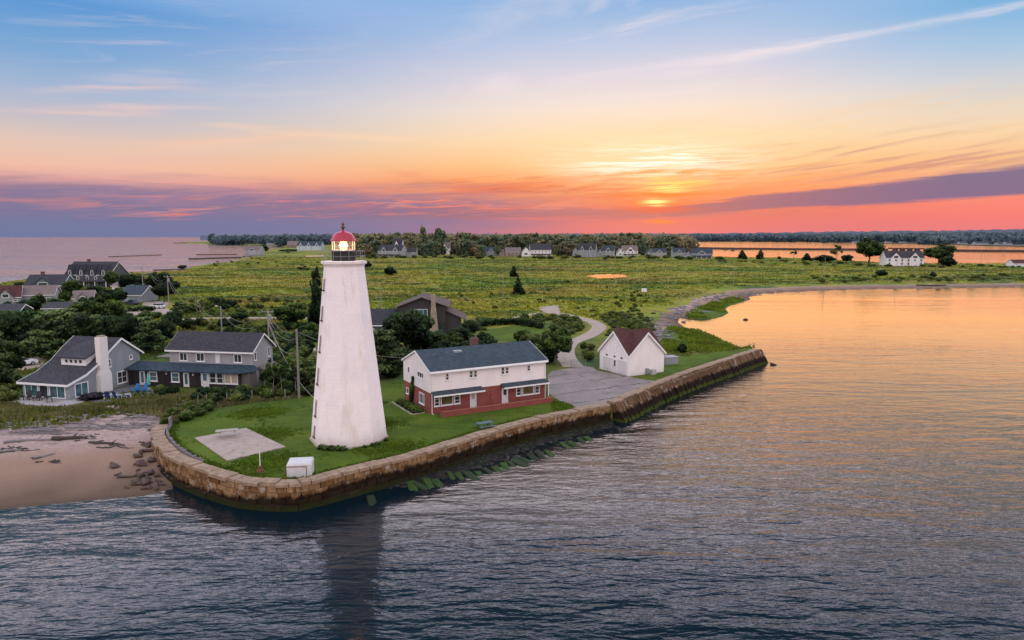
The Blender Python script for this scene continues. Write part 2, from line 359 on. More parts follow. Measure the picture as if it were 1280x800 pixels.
    # the veiled sun, cut by strands
    En = nt.m('ADD', E, nt.m('MULTIPLY', c2(n4), .9))
    def glow(px, py, sa, se, k, colr, c): a0, e0 = AE(px, py); return over(c, gau(a0, e0, sa, se, En), k, colr)
    ws = nz(.10, 2.3, .0, 1., 7, .66, 1.2, 41.); wf = nz(.22, 6., .03, 1., 6, .66, .9, 51.)
    wisp = nt.m('ADD', nt.m('MULTIPLY', ws, .6), nt.m('MULTIPLY', wf, .4))
    ga = lambda px, py, sa, se, EE=E: gau(*AE(px, py), sa, se, EE)
    c = over(c, ga(815, 205, 7.5, 1.3), .55, (255,236,190))
    c = over(c, X_(nt.smooth(wisp, .44, .56), ga(815, 203, 6.4, 1.2)), 1., (255,250,226)); c = over(c, X_(nt.smooth(wisp, .47, .55), ga(822, 201, 4.0, .85)), 1., (1.1,1.06,.92))
    c = over(c, X_(nt.smooth(n4, .47, .6), gau(12.5, 5.05, 5.5, .38)), .9, (238,150,70))
    c = over(c, X_(nt.smooth(wf, .42, .54), ga(845, 227, 2.5, .4, En)), 1., (255,218,92)); c = over(c, X_(nt.smooth(wf, .38, .52), ga(834, 236, 1.6, .3, En)), 1., (1.15,.9,.26))
    c = over(c, gau(12.6, 3.42, 4., .16, En), .8, (240,120,40))
    c = over(c, ga(821, 254, 2.2, .6), .5, (255,120,30)); c = glow(820, 253, .95, .19, 1., (1.3,1.1,.36), c); c = over(c, gau(12., 2.2, 3., .25, En), .7, (238,92,62)); c = glow(824, 277, 1.1, .17, .9, (255,136,44), c)
    sk = nt.node('ShaderNodeTexSky', sky_type='NISHITA'); sk.sun_disc = False; sk.sun_elevation = R(SUN_EL); sk.sun_rotation = R(SUN_AZ)
    c = nt.mix(.003, c, sk.outputs[0], 'ADD')
    # ground half (only ever seen by light bouncing under the horizon)
    c = nt.mix(nt.smooth(E, -1.5, -.2), (.12,.12,.14), c)
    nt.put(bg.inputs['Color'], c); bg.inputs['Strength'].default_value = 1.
make_world()
sun = bpy.data.lights.new('sun', 'SUN'); sun.energy = .32; sun.angle = R(60); sun.color = (1.,.62,.38)
so = bpy.data.objects.new('sun', sun); C.objects.link(so)
sd = Vector((math.sin(R(SUN_AZ))*math.cos(R(SUN_EL)), math.cos(R(SUN_AZ))*math.cos(R(SUN_EL)), math.sin(R(SUN_EL))))
so.rotation_euler = (-sd).to_track_quat('-Z','Y').to_euler(); so.location = (60,200,60)

# ---------------------------------------------------------------- shoreline and terrain
WALL_TOP = 2.3
wall_px = [(195,531),(189,543),(197,558),(216,573),(253,588),(295,600),(329,604),(376.5,604),(413,595),(469,581),(520,568.6),(660,527),(767,504.5)]
wall_line = catmull([P2(x,y,WALL_TOP) for x,y in wall_px], 1.0)          # outer top edge
jetty_px = [(770,503.5),(850,470),(910,450),(953,436)]
jetty_line = catmull([P2(x,y,2.4) for x,y in jetty_px], .62)
core = [tuple(p) for p in offset_line(wall_line, .6)] + [tuple(p) for p in offset_line(jetty_line, .6)]
beach_sh = [P2(x,y,0) for x,y in ((-420,690),(-200,655),(0,637),(60,631),(120,625),(180,620),(216,611))]
cove_sh = [P2(x,y,0) for x,y in ((928,436),(917,431),(905,426),(893,420),(885,416),(872,412),(857,410),(847,403),(849,397),(860,397.5),(872,399),(890,399),(902,396),(911,391),(906,386),(914,381),(930,377),(938,374.5),(936,371),(943,368),(957,366.5),(1030,363),(1100,361.3),(1170,360.5),(1280,359),(1450,358),(1800,357))]
bay_sh = [P2(x,y,0) for x,y in ((1800,336),(1450,333),(1264,331.5),(1155,331),(1108,330),(1060,327),(1000,324),(940,323.5),(895,322.5),(868,318),(846,311),(834,305),(832,302.5))]
left_sh = [P2(x,y,0) for x,y in ((222,303.6),(262,305.3),(330,306.3),(362,308.5),(340,311),(318,316),(322,320),(300,323),(297,326),(270,330),(240,332.5),(236,335),(228,338),(205,341),(180,342.5),(150,342.5),(110,345),(75,347),(22,350),(-60,362),(-200,385),(-500,420))]
land = beach_sh + core + cove_sh + bay_sh + [(300,5200),(-1800,5200)] + left_sh + [P2(-800,520,0)]
noslope = len(beach_sh)
plat = core + [P2(x,y) for x,y in ((938,434),(920,437),(885,441),(850,446),(828,440),(812,425),(760,400),(640,400),(520,410),(400,420),(350,440),(320,470),(290,482),(262,497),(240,508),(215,517),(198,526))]
bank = [P2(x,y) for x,y in ((197,529),(215,517),(240,508),(262,497),(290,482))]
bank2 = [P2(x,y) for x,y in ((938,434),(920,437),(885,441),(850,446),(828,440),(812,425))]
strip = [P2(x,y) for x,y in ((812,428),(818,415),(823,404),(838,391),(856,383),(880,373),(905,366),(945,361),(1030,357.5),(1280,354),(1600,352))]
def seg_dist(X, Y, pts, closed=False):
    best = np.full(X.shape, 1e9)
    n = len(pts)
    for i in range(n if closed else n-1):
        ax, ay = pts[i]; bx, by = pts[(i+1)%n]; dx, dy = bx-ax, by-ay; l2 = dx*dx+dy*dy+1e-9
        t = np.clip(((X-ax)*dx+(Y-ay)*dy)/l2, 0, 1); best = np.minimum(best, (X-ax-t*dx)**2+(Y-ay-t*dy)**2)
    return np.sqrt(best)
def inside(X, Y, pts):
    r = np.zeros(X.shape, bool); n = len(pts)
    for i in range(n):
        ax, ay = pts[i]; bx, by = pts[(i+1)%n]
        if ay == by: continue
        c = ((ay > Y) != (by > Y)) & (X < (bx-ax)*(Y-ay)/(by-ay)+ax); r ^= c
    return r
shore_beach = [P2(-800,520,0), P2(-420,690,0)] + beach_sh[1:]
shore_cove = cove_sh; shore_far = bay_sh
def height(X, Y):
    ins = inside(X, Y, land); sg = np.where(ins, 1., -1.)
    db = seg_dist(X, Y, beach_sh); dc = seg_dist(X, Y, cove_sh); df = np.minimum(seg_dist(X, Y, bay_sh), seg_dist(X, Y, left_sh))
    core_d = seg_dist(X, Y, core)
    h = np.minimum(np.minimum(db*.075, dc*.10), np.minimum(df*.12, 2.0))
    hout = -np.minimum(np.minimum(np.minimum(db*.05, dc*.06), np.minimum(df*.12, core_d*.35)), 1.6)
    h = np.where(ins, h, hout); pl = inside(X, Y, plat)
    bk = np.maximum(2.0-seg_dist(X, Y, bank)*.45, 2.0-seg_dist(X, Y, bank2)*.5)
    h = np.where(ins & ~pl, np.maximum(h, bk), h)
    return np.where(pl, 2.0, h), ins, pl, db, dc, df

def ground():
    az = np.radians(np.arange(-50, 50.01, .125)); r = [40.]
    while r[-1] < 150: r.append(r[-1]*1.0055)
    while r[-1] < 5600: r.append(r[-1]*1.016)
    r = np.array(r); AA, RR = np.meshgrid(az, r); X = RR*np.sin(AA); Y = RR*np.cos(AA)
    h, ins, pl, db, dc, df = height(X, Y)
    # softly rolling strand line on the beach
    nb = (np.sin(X*.9+Y*.35)*np.sin(Y*.8-X*.2)+np.sin(X*2.3)*np.sin(Y*1.9+X))*.02
    h = np.where(ins & ~pl & (h > .15) & (h < 1.95), h+nb, h)
    ds = seg_dist(X, Y, strip)
    sw = 2.2+1.0*np.sin(X*.31)+.012*np.maximum(Y-120, 0)
    sand = np.clip(1.3-ds/np.maximum(sw, .8)*.9, 0, 1)
    wf = np.hypot(X-P2(1000,360)[0], 0)*0
    beach_zone = (db < dc) & ~pl & ins
    sand = np.where(beach_zone, np.clip((31-db+2.5*np.sin(X*.23)+1.5*np.sin(X*.7+1))/7, 0, 1), sand)
    east = (X > P2(938,372)[0]+0) & (Y > P2(940,368)[1]-6) & ~beach_zone
    sand = np.where(east, np.maximum(sand, np.clip((13-dc)/5, 0, 1)), sand)
    inlet = np.hypot((X-P2(856,400)[0])/6., (Y-P2(856,400)[1])/9.); sand = np.maximum(sand, np.clip(1.4-inlet, 0, 1)*(~pl)*(dc < 9))
    sand = np.where(pl, 0, sand)
    wet = np.clip(1.15-h/.62+.12*np.sin(X*.5+np.sin(X*.17)*3), 0, 1)*ins
    tidal = np.where((dc < 60) & ~beach_zone & (sand < .5) & (Y < 260) & (X > P2(835,405)[0]-30), 1., 0.)*np.clip((62-dc)/30,0,1)
    ti = inside(X, Y, [P2(x,y) for x,y in ((828,440),(822,410),(840,392),(880,374),(945,362),(1000,380),(960,440),(930,438))])
    tidal = np.where(ti, 1., 0.)
    keep_v = h > -1.55
    nr, nc = X.shape; idx = np.arange(nr*nc).reshape(nr, nc)
    q = np.stack([idx[:-1,:-1], idx[:-1,1:], idx[1:,1:], idx[1:,:-1]], -1).reshape(-1, 4)
    q = q[:, ::-1] if False else q
    kv = keep_v.ravel(); q = q[kv[q].any(1)]
    bz = beach_zone.ravel() & (sand.ravel() > .45)
    sel = bz[q].all(1)
    for nm, qq in (('beach', q[sel]), ('ground', q[~sel])):
        used, inv = np.unique(qq, return_inverse=True); inv = inv.reshape(qq.shape)
        V = np.stack([X.ravel()[used], Y.ravel()[used], h.ravel()[used]], -1)
        me = bpy.data.meshes.new(nm); me.vertices.add(len(V)); me.vertices.foreach_set('co', V.ravel())
        me.loops.add(inv.size); me.loops.foreach_set('vertex_index', inv[:, ::-1].ravel().astype(np.int32))
        me.polygons.add(len(inv)); me.polygons.foreach_set('loop_start', np.arange(0, inv.size, 4, dtype=np.int32)); me.polygons.foreach_set('loop_total', np.full(len(inv), 4, np.int32))
        me.update(calc_edges=True); me.polygons.foreach_set('use_smooth', [True]*len(inv))
        for an, arr in (('sand', sand), ('wet', wet), ('tidal', tidal)):
            a = me.attributes.new(an, 'FLOAT', 'POINT'); a.data.foreach_set('value', arr.ravel()[used].astype(np.float32))
        me.materials.append(M['ground']); o = bpy.data.objects.new(nm, me); C.objects.link(o); struct(o)
        if me.polygons[0].normal.z < 0: me.flip_normals()
def X2(nt, a, b_): return nt.m('MULTIPLY', nt.m('MULTIPLY', a, b_), .8)
def ground_mat():
    m, nt, b = newmat('marsh_and_sand'); p = world_co(nt)
    at = lambda n: nt.node('ShaderNodeAttribute', attribute_name=n).outputs['Fac']
    big = nt.noise(nt.mapping(p, (.011,.017,0)), 1., 6, .66, .8); mid = nt.noise(nt.mapping(p, (.045,.05,0)), 1., 6, .65, .5); fine = nt.noise(p, .9, 5, .7)
    c = nt.ramp(big, [(.25,(.060,.115,.016)),(.40,(.125,.190,.020)),(.50,(.27,.27,.030)),(.60,(.235,.185,.045)),(.72,(.10,.155,.024))])
    c = nt.mix(nt.smooth(mid, .48, .62), c, nt.ramp(fine, [(.3,(.045,.080,.016)),(.7,(.095,.145,.028))]))
    c = nt.mix(nt.smooth(mid, .42, .3), c, (.175,.135,.045)); lg = nt.noise(nt.mapping(p, (.004,.022,0), (0,0,R(6))), 1., 5, .6, .5); c = nt.mix(nt.smooth(lg, .53, .62, 0., .75), c, (.040,.075,.016)); c = nt.mix(nt.smooth(lg, .44, .36, 0., .55), c, (.30,.24,.05))
    c = nt.mix(nt.lin(fine, .35, .7, .18, 0.), c, (.025,.045,.010))
    y = nt.sep(p)[1]
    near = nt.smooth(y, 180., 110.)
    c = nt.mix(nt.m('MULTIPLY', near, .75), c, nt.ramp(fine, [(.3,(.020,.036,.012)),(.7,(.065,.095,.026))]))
    tid = nt.ramp(nt.noise(nt.mapping(p,(.10,.16,0)), 1., 5, .65, .5), [(.3,(.055,.115,.012)),(.5,(.10,.165,.018)),(.7,(.045,.08,.014))])
    tid = nt.mix(nt.lin(fine,.35,.7,.5,0.), tid, (.025,.05,.008))
    c = nt.mix(at('tidal'), c, tid)
    sf = nt.noise(p, 3.5, 5, .7); sb = nt.noise(nt.mapping(p, (.12,.5,0)), 1., 6, .7, .5)
    s_ = nt.ramp(sf, [(.3,(.26,.18,.16)),(.6,(.42,.31,.275)),(.8,(.52,.41,.365))])
    z = nt.sep(p)[2]
    wr = nt.smooth(nt.m('MULTIPLY', sb, nt.smooth(z, .75, 1.5)), .44, .56); s_ = nt.mix(nt.m('MULTIPLY', wr, .85), s_, nt.ramp(sf, [(.35,(.045,.042,.045)),(.7,(.14,.125,.12))]))
    wk = nt.noise(nt.mapping(p,(.55,1.5,0),(0,0,R(8))), 1., 6, .7, .6); s_ = nt.mix(X2(nt, nt.smooth(wk,.58,.66), nt.smooth(z,.55,.9)), s_, nt.mix(sf, (.045,.035,.032), (.13,.10,.09)))
    dn = nt.noise(p, .8, 5, .7); s_ = nt.mix(nt.smooth(dn,.5,.68,0,.4), s_, (.25,.175,.15))
    s_ = nt.mix(nt.smooth(z, 1.25, .75), s_, nt.mix(sf, (.22,.14,.095), (.32,.215,.155))); s_ = nt.mix(at('wet'), s_, (.13,.085,.062))
    sa = nt.smooth(nt.m('ADD', at('sand'), nt.m('MULTIPLY', nt.m('SUBTRACT', nt.noise(p, .45, 6, .75), .5), 2.2)), .38, .62)
    sa = nt.m('MAXIMUM', sa, nt.m('MULTIPLY', nt.m('MULTIPLY', nt.smooth(at('sand'), .8, .98), nt.smooth(y, 118., 104.)), 1.))
    c = nt.mix(sa, c, s_); c = nt.mix(nt.smooth(z, .12, -.1), c, (.05,.042,.03))
    setcol(nt, b, c, .95, .1, nt.m('ADD', fine, mid), .6, .25); return m
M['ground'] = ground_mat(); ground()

# water: one sheet to the horizon
def water_mat(name='water_surface', calm=False):
    m, nt, b = newmat(name); p = world_co(nt)
    sw = nt.noise(nt.mapping(p, (.07,.25,0), (0,0,R(-14))), 1., 3, .5, .5); sw2 = nt.noise(nt.mapping(p, (.22,.68,0), (0,0,R(-9))), 1., 3, .5, .5)
    rp = nt.noise(nt.mapping(p, (.8,2.1,0), (0,0,R(-18))), 1., 3, .55, .4)
    patch = nt.smooth(nt.noise(nt.mapping(p, (.006,.02,0)), 1., 4, .55), .35, .65, .55, 1.15)
    h = nt.m('ADD', nt.m('MULTIPLY', sw, .60), nt.m('ADD', nt.m('MULTIPLY', sw2, .35), nt.m('MULTIPLY', rp, .13))); h = nt.m('MULTIPLY', h, patch)
    x, y, z = nt.sep(p)
    cove = nt.m('MULTIPLY', nt.smooth(y, 70., 190.), nt.smooth(x, -40., 20.))
    cove = nt.m('MULTIPLY', cove, nt.smooth(y, 330., 520., 1., .25))
    k = nt.m('SUBTRACT', .40, nt.m('MULTIPLY', cove, .28))
    fb = nt.smooth(nt.noise(nt.mapping(p, (.0035,.016,0), (0,0,R(4))), 1., 5, .6, .6), .40, .60, .7, 2.4); k = nt.m('MULTIPLY', k, nt.m('ADD', 1., nt.m('MULTIPLY', nt.smooth(y, 120., 300.), nt.m('SUBTRACT', fb, 1.))))
    lee = nt.m('MULTIPLY', nt.smooth(y, 47., 60., .0, 1.), nt.m('MULTIPLY', nt.smooth(x, -38., -26.), nt.smooth(x, 4., 14., 1., 0.))); k = nt.m('MULTIPLY', k, nt.smooth(lee, 0., 1., 1., .5))
    bn = nt.node('ShaderNodeBump'); bn.inputs['Distance'].default_value = 1.0; nt.put(bn.inputs['Height'], nt.m('MULTIPLY', h, k)); bn.inputs['Strength'].default_value = .7 if calm else .9
    dp = nt.noise(nt.mapping(p, (.02,.05,0)), 1., 3)
    nt.put(b.inputs['Base Color'], nt.mix(dp, (.0015,.008,.013), (.003,.013,.019))); b.inputs['Roughness'].default_value = .6; b.inputs['Specular IOR Level'].default_value = 0.
    lw = nt.node('ShaderNodeLayerWeight'); lw.inputs['Blend'].default_value = .5; nt.l.new(bn.outputs[0], lw.inputs['Normal'])
    fr = nt.m('MINIMUM', nt.m('ADD', .004, nt.m('MULTIPLY', nt.m('POWER', lw.outputs['Facing'], 6.3), 1.62)), .95)
    gl = nt.node('ShaderNodeBsdfGlossy'); gl.inputs['Roughness'].default_value = .08; nt.put(gl.inputs['Color'], nt.mix(nt.smooth(lw.outputs['Facing'], .52, .78), (.80,.84,.93), nt.mix(nt.smooth(x, -140., 0.), (1.,.90,.82), (1.,.77,.53)))); nt.l.new(bn.outputs[0], gl.inputs['Normal'])  # gloss colour tints the reflections: golden at grazing angles, warmest toward the cove
    mx = nt.node('ShaderNodeMixShader'); nt.l.new(fr, mx.inputs[0]); nt.l.new(b.outputs[0], mx.inputs[1]); nt.l.new(gl.outputs[0], mx.inputs[2])
    out = [n for n in nt.n if n.type == 'OUTPUT_MATERIAL'][0]; nt.l.new(mx.outputs[0], out.inputs[0])
    return m
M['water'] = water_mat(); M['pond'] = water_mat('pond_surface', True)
mw = MB(); NW = 96
rr = [20,60,150,400,1200,4000,12000,60000]
for r_ in rr: mw.v += [(r_*math.cos(2*math.pi*k/NW), r_*math.sin(2*math.pi*k/NW), 0.) for k in range(NW)]
mw.v.append((0,0,0)); mw.f = [(len(rr)*NW, k, (k+1)%NW) for k in range(NW)] + [(i*NW+k, (i+1)*NW+k, (i+1)*NW+(k+1)%NW, i*NW+(k+1)%NW) for i in range(len(rr)-1) for k in range(NW)]
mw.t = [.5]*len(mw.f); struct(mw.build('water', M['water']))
for nm, pts in (('marsh_pond', ((731,345),(740,343.3),(760,342.6),(780,343.5),(785,345.5),(770,347.5),(748,347.8))), ('marsh_creek', ((381,319.6),(405,319),(404,320.6),(383,321)))):
    struct(sheet(nm, [P2(x,y,2.03) for x,y in pts], 2.03, M['pond']))

# flat man-made surfaces and the lawn
def lawn_mat():
    m, nt, b = newmat('lawn_grass'); p = world_co(nt)
    n = nt.noise(p, .22, 5, .65, .3); f = nt.noise(p, 4., 4, .7); g = nt.noise(nt.mapping(p,(.25,.9,0),(0,0,R(25))), 1., 4, .6)
    c = nt.ramp(n, [(.28,(.045,.078,.008)),(.48,(.085,.135,.012)),(.66,(.13,.18,.015)),(.8,(.17,.18,.028))])
    c = nt.mix(nt.lin(f, .3, .7, .6, 0.), c, (.012,.034,.006)); c = nt.mix(nt.smooth(g, .5, .7, 0, .35), c, (.085,.15,.02))
    wn = nt.noise(nt.mapping(p,(.12,.2,0)), 1., 6, .7, .6); c = nt.mix(nt.smooth(wn,.58,.74,0,.75), c, nt.mix(f, (.10,.085,.035), (.16,.14,.06))); c = nt.mix(nt.smooth(wn,.40,.28,0,.55), c, (.022,.05,.008))
    setcol(nt, b, c, .95, .1, f, .8, .08); return m
M['lawn'] = lawn_mat()
def tarmac_mat():
    m, nt, b = newmat('cracked_tarmac'); p = world_co(nt)
    q = nt.mapping(p, (1,1,1), (0,0,R(-29)))
    n = nt.noise(p, .35, 5, .65); f = nt.noise(p, 9., 3, .7)
    c = nt.mix(nt.lin(n, .3, .7), (.20,.165,.16), (.33,.275,.26)); c = nt.mix(nt.smooth(nt.noise(p,.18,5,.7),.5,.66,0,.7), c, (.13,.115,.115)); c = nt.mix(nt.lin(f,.3,.7,.4,0.), c, (.12,.105,.105))
    x, y, z = nt.sep(q); wob = nt.m('MULTIPLY', nt.m('SUBTRACT', nt.noise(p, .35, 5, .65), .5), 2.6)
    for cx, per, thr in ((x, 13., .52), (y, 5.2, .40)):
        d = nt.m('ABSOLUTE', nt.m('SUBTRACT', nt.m('FRACT', nt.m('DIVIDE', nt.m('ADD', cx, wob), per)), .5)); 
        k = nt.m('MULTIPLY', nt.smooth(nt.m('MULTIPLY', d, per), .05, .2, 1., 0.), nt.smooth(nt.noise(p, .4, 5, .65), thr-.06, thr+.1))
        c = nt.mix(k, c, nt.mix(f, (.05,.05,.03), (.05,.09,.025)))
    setcol(nt, b, c, .9, .2, f, .4, .02); return m
M['tarmac'] = tarmac_mat()
def gravel_mat():
    m, nt, b = newmat('pale_gravel'); p = world_co(nt); n = nt.noise(p, .6, 5, .7); f = nt.noise(p, 6., 3, .7)
    c = nt.mix(nt.lin(n,.3,.7), (.31,.25,.205), (.46,.385,.325)); c = nt.mix(nt.lin(f,.3,.7,.4,0.), c, (.20,.16,.13)); c = nt.mix(nt.smooth(nt.noise(p,.9,5,.7),.56,.7,0,.6), c, (.08,.09,.035)); setcol(nt, b, c, .95, .15, f, .5, .03); return m
M['gravel'] = gravel_mat()
inner = offset_line(wall_line, 1.25)
lawn_poly = [tuple(p) for p in inner[2:]] + [P2(x,y) for x,y in ((760,503),(716,507.5),(697,500),(686,492),(686,478),(600,476),(505,478),(480,480),(440,486),(400,492),(370,499),(330,503),(295,507),(262,514),(235,524),(212,531))]
cut = [i for i, p in enumerate(inner) if p.x > P2(722,511)[0]]
lawn_poly = [tuple(p) for p in inner[2:cut[0]]] + lawn_poly[len(inner)-2+1:]
struct(sheet('lawn', lawn_poly, 2.03, M['lawn']))
jin = offset_line(jetty_line, 1.3)
yard = [P2(x,y) for x,y in ((686,492),(697,500),(716,507.5))] + [tuple(p) for p in inner[cut[0]:]] + [P2(x,y,2) for x,y in ((775,498),(800,485),(820,476.5),(800,474),(745,463),(742,459.5),(728,457),(714,460),(690,464),(684,470),(686,478))]
struct(sheet('yard', yard, 2.034, M['tarmac']))
struct(sheet('grass_bank', [P2(x,y) for x,y in ((800,474),(820,476.5),(845,466.5),(880,454),(920,441.5),(935,436.5),(920,437.5),(885,441),(852,446),(830,455),(828,466))], 2.03, M['lawn']))
struct(sheet('lawn_plot', [P2(x,y) for x,y in ((605,412),(640,408),(690,410),(700,422),(640,428),(608,424))], 2.03, M['lawn']))
struct(sheet('field', [P2(x,y) for x,y in ((215,385),(300,381),(396,386),(396,396.5),(225,396.5))], 2.03, M['lawn']))
struct(sheet('meadow', [P2(x,y) for x,y in ((220,400),(398,400),(398,432),(330,432),(300,413),(225,411))], 2.03, M['lawn']))
def road(name, px, w, mat, z=2.04):
    c = catmull([P2(x,y) for x,y in px], 1.5); k = len(c)
    a = offset_line(c, w/2); b = offset_line(c, -w/2); m = MB()
    m.v = [(p.x,p.y,z) for p in a]+[(p.x,p.y,z) for p in b]; m.f = [(i, k+i, k+i+1, i+1) for i in range(k-1)]; m.t = [.5]*(k-1)
    return struct(m.build(name, mat))
road('gravel_road', [(717,459),(708,447),(707,437),(714,428),(728,423),(742,416),(749,409),(742,403),(728,398.5),(710,394.5),(695,391)], 3.4, M['gravel'])
struct(sheet('sandy_clearing', [P2(x,y) for x,y in ((672,384),(698,381.5),(700,389),(699,393),(685,392),(676,388.5))], 2.044, M['gravel']))
road('side_path', [(676,391),(655,395),(640,398.5),(628,400)], 2., M['gravel'])
road('driveway', [(712,427),(705,425),(695,426)], 3., M['gravel'], 2.042)
road('lane', [(215,399.5),(260,398),(330,397.5),(400,397.8),(440,399)], 3.2, M['gravel'])
road('farm_track', [(326,411.5),(350,408.5),(375,406.5),(400,405.5)], 2.6, M['gravel'])
struct(sheet('sandy_patch', [P2(x,y) for x,y in ((372,420),(384,416.5),(398,416),(398,422.5),(376,423))], 2.03, M['gravel']))
struct(sheet('turning_place', [P2(x,y) for x,y in ((157,389),(172,385),(205,384.5),(218,389),(204,393),(160,394))], 2.03, M['gravel']))
struct(sheet('parking_place', [P2(x,y) for x,y in ((176,378),(205,376),(214,379),(206,381.5),(180,382))], 2.03, M['gravel']))
struct(sheet('street', [P2(x,y) for x,y in ((18,462),(20,452),(45,446),(60,450),(50,459),(24,464))], 2.03, M['gravel']))
struct(sheet('footpath', [P2(x,y,2.0) for x,y in ((330,437),(395,435),(395,439),(332,442))], 2.03, M['gravel']))

# ---------------------------------------------------------------- sea walls
def stain_mat(name, tan, tan2, top=1.15, green=(.018,.026,.008)):
    m, nt, b = newmat(name); p = world_co(nt); x, y, z = nt.sep(p); t = tone_of(nt)
    n = nt.noise(p, .9, 6, .7); f = nt.noise(p, 5., 4, .7); s_ = nt.noise(nt.mapping(p, (1.2,1.2,.15)), 1.4, 5, .65)
    c = nt.mix(t, tan, tan2); c = nt.mix(nt.lin(f,.3,.72,.65,0.), c, sc(tan,.38)); c = nt.mix(nt.smooth(n,.54,.70,0.,.75), c, (.46,.40,.35))
    c = nt.mix(nt.smooth(n, .46, .34, 0., .8), c, (.085,.050,.025)); c = nt.mix(nt.smooth(s_, .56, .70, 0., .7), c, (.05,.035,.022))
    zz = nt.m('ADD', z, nt.m('MULTIPLY', nt.m('SUBTRACT', s_, .5), 1.3)); zz = nt.m('ADD', zz, nt.m('MULTIPLY', nt.m('SUBTRACT', n, .5), .6))
    side = nt.smooth(x, -30., -12., -.62, .10)
    dk = nt.smooth(zz, nt.m('ADD', top+.1, side), nt.m('ADD', top-.35, side))
    c = nt.mix(nt.m('MULTIPLY', dk, .93), c, nt.mix(f, (.002,.002,.002), (.013,.010,.007)))
    c = nt.mix(nt.m('MULTIPLY', nt.smooth(zz, .55, .2), nt.smooth(f, .35, .6, .35, 1.)), c, green)
    setcol(nt, b, c, .95, .06, nt.m('ADD', f, n), .8, .06); return m
M['wall_stone'] = stain_mat('wall_stone', (.17,.088,.034), (.45,.295,.165), 1.42)
M['cap_stone'] = plain('cap_stone', (.29,.205,.14), .95, .5, 1.6, dirt=.85)
M['jetty_face'] = stain_mat('jetty_face', (.125,.072,.040), (.22,.14,.085), 1.3, (.050,.070,.012))
def seawall():
    root = tag(empty('seawall', (*wall_line[10], 0)), 'long curved stone seawall with tan blocks above a black tide line, below the lighthouse lawn', 'seawall')
    ox, oy = wall_line[10]
    rnd = random.Random(3); m = MB(); cap = MB(); led = MB(); n = len(wall_line)
    def row(mb, ln_off_out, depth, z0, z1, stepmul, jitter, gap, batter=0.):
        i = 0.
        while i < n-1.01:
            l = rnd.uniform(.8, 1.5)*stepmul; j = min(i+l, n-1.)
            if n-1-j < .5: j = n-1.
            def at(u, off):
                k = min(int(u), n-2); f = u-k; p = wall_line[k].lerp(wall_line[k+1], f); t = (wall_line[k+1]-wall_line[k]).normalized()
                return p+Vector((-t.y, t.x))*off
            o = ln_off_out+rnd.uniform(-jitter, jitter); mb.tone = rnd.random()
            g = gap/ max(.3, l)
            a0, a1, b1, b0 = at(i+gap, o), at(j-gap, o), at(j-gap, depth), at(i+gap, depth)
            a2, a3 = at(i+gap, o+batter), at(j-gap, o+batter); dz = rnd.uniform(-jitter, jitter)*.35
            mb.hexa([(p.x-ox,p.y-oy,z0) for p in (a0,a1,b1,b0)], [(p.x-ox,p.y-oy,z1+dz) for p in (a2,a3,b1,b0)]); i = j
    row(cap, -.05, 1.25, 2.02, 2.3, 1.1, .14, .03)
    row(m, .03, 1.0, 1.50, 2.0, .85, .10, .035)
    row(m, -.01, 1.0, 1.02, 1.47, .95, .11, .035)
    row(m, -.05, 1.0, .50, .99, .9, .10, .03)
    row(led, -.42, 1.0, -.1, .48, 1.6, .05, .02, .1)
    row(led, -.55, 1.0, -.9, -.1, 1.8, .05, .02, .1)
    core_m = MB(); 
    a = offset_line(wall_line, .12); b_ = offset_line(wall_line, 1.15); k = len(a)
    core_m.v = [(p.x-ox,p.y-oy,z) for z in (-1.,2.0) for ln in (a,b_) for p in ln]; core_m.t = []
    for i in range(k-1): core_m.f += [(i,i+1,2*k+i+1,2*k+i),(k+i+1,k+i,3*k+i,3*k+i+1),(2*k+i,2*k+i+1,3*k+i+1,3*k+i)]
    core_m.f += [(0,2*k,3*k,k),(k-1,2*k-1,4*k-1,3*k-1)]; core_m.t = [.3]*len(core_m.f)
    m.v, off = m.v+core_m.v, len(m.v); m.f += [tuple(i+off for i in f) for f in core_m.f]; m.t += core_m.t
    m.build('stone_face', M['wall_stone'], root); cap.build('coping', M['cap_stone'], root); led.build('footing', M['wall_stone'], root)
seawall()
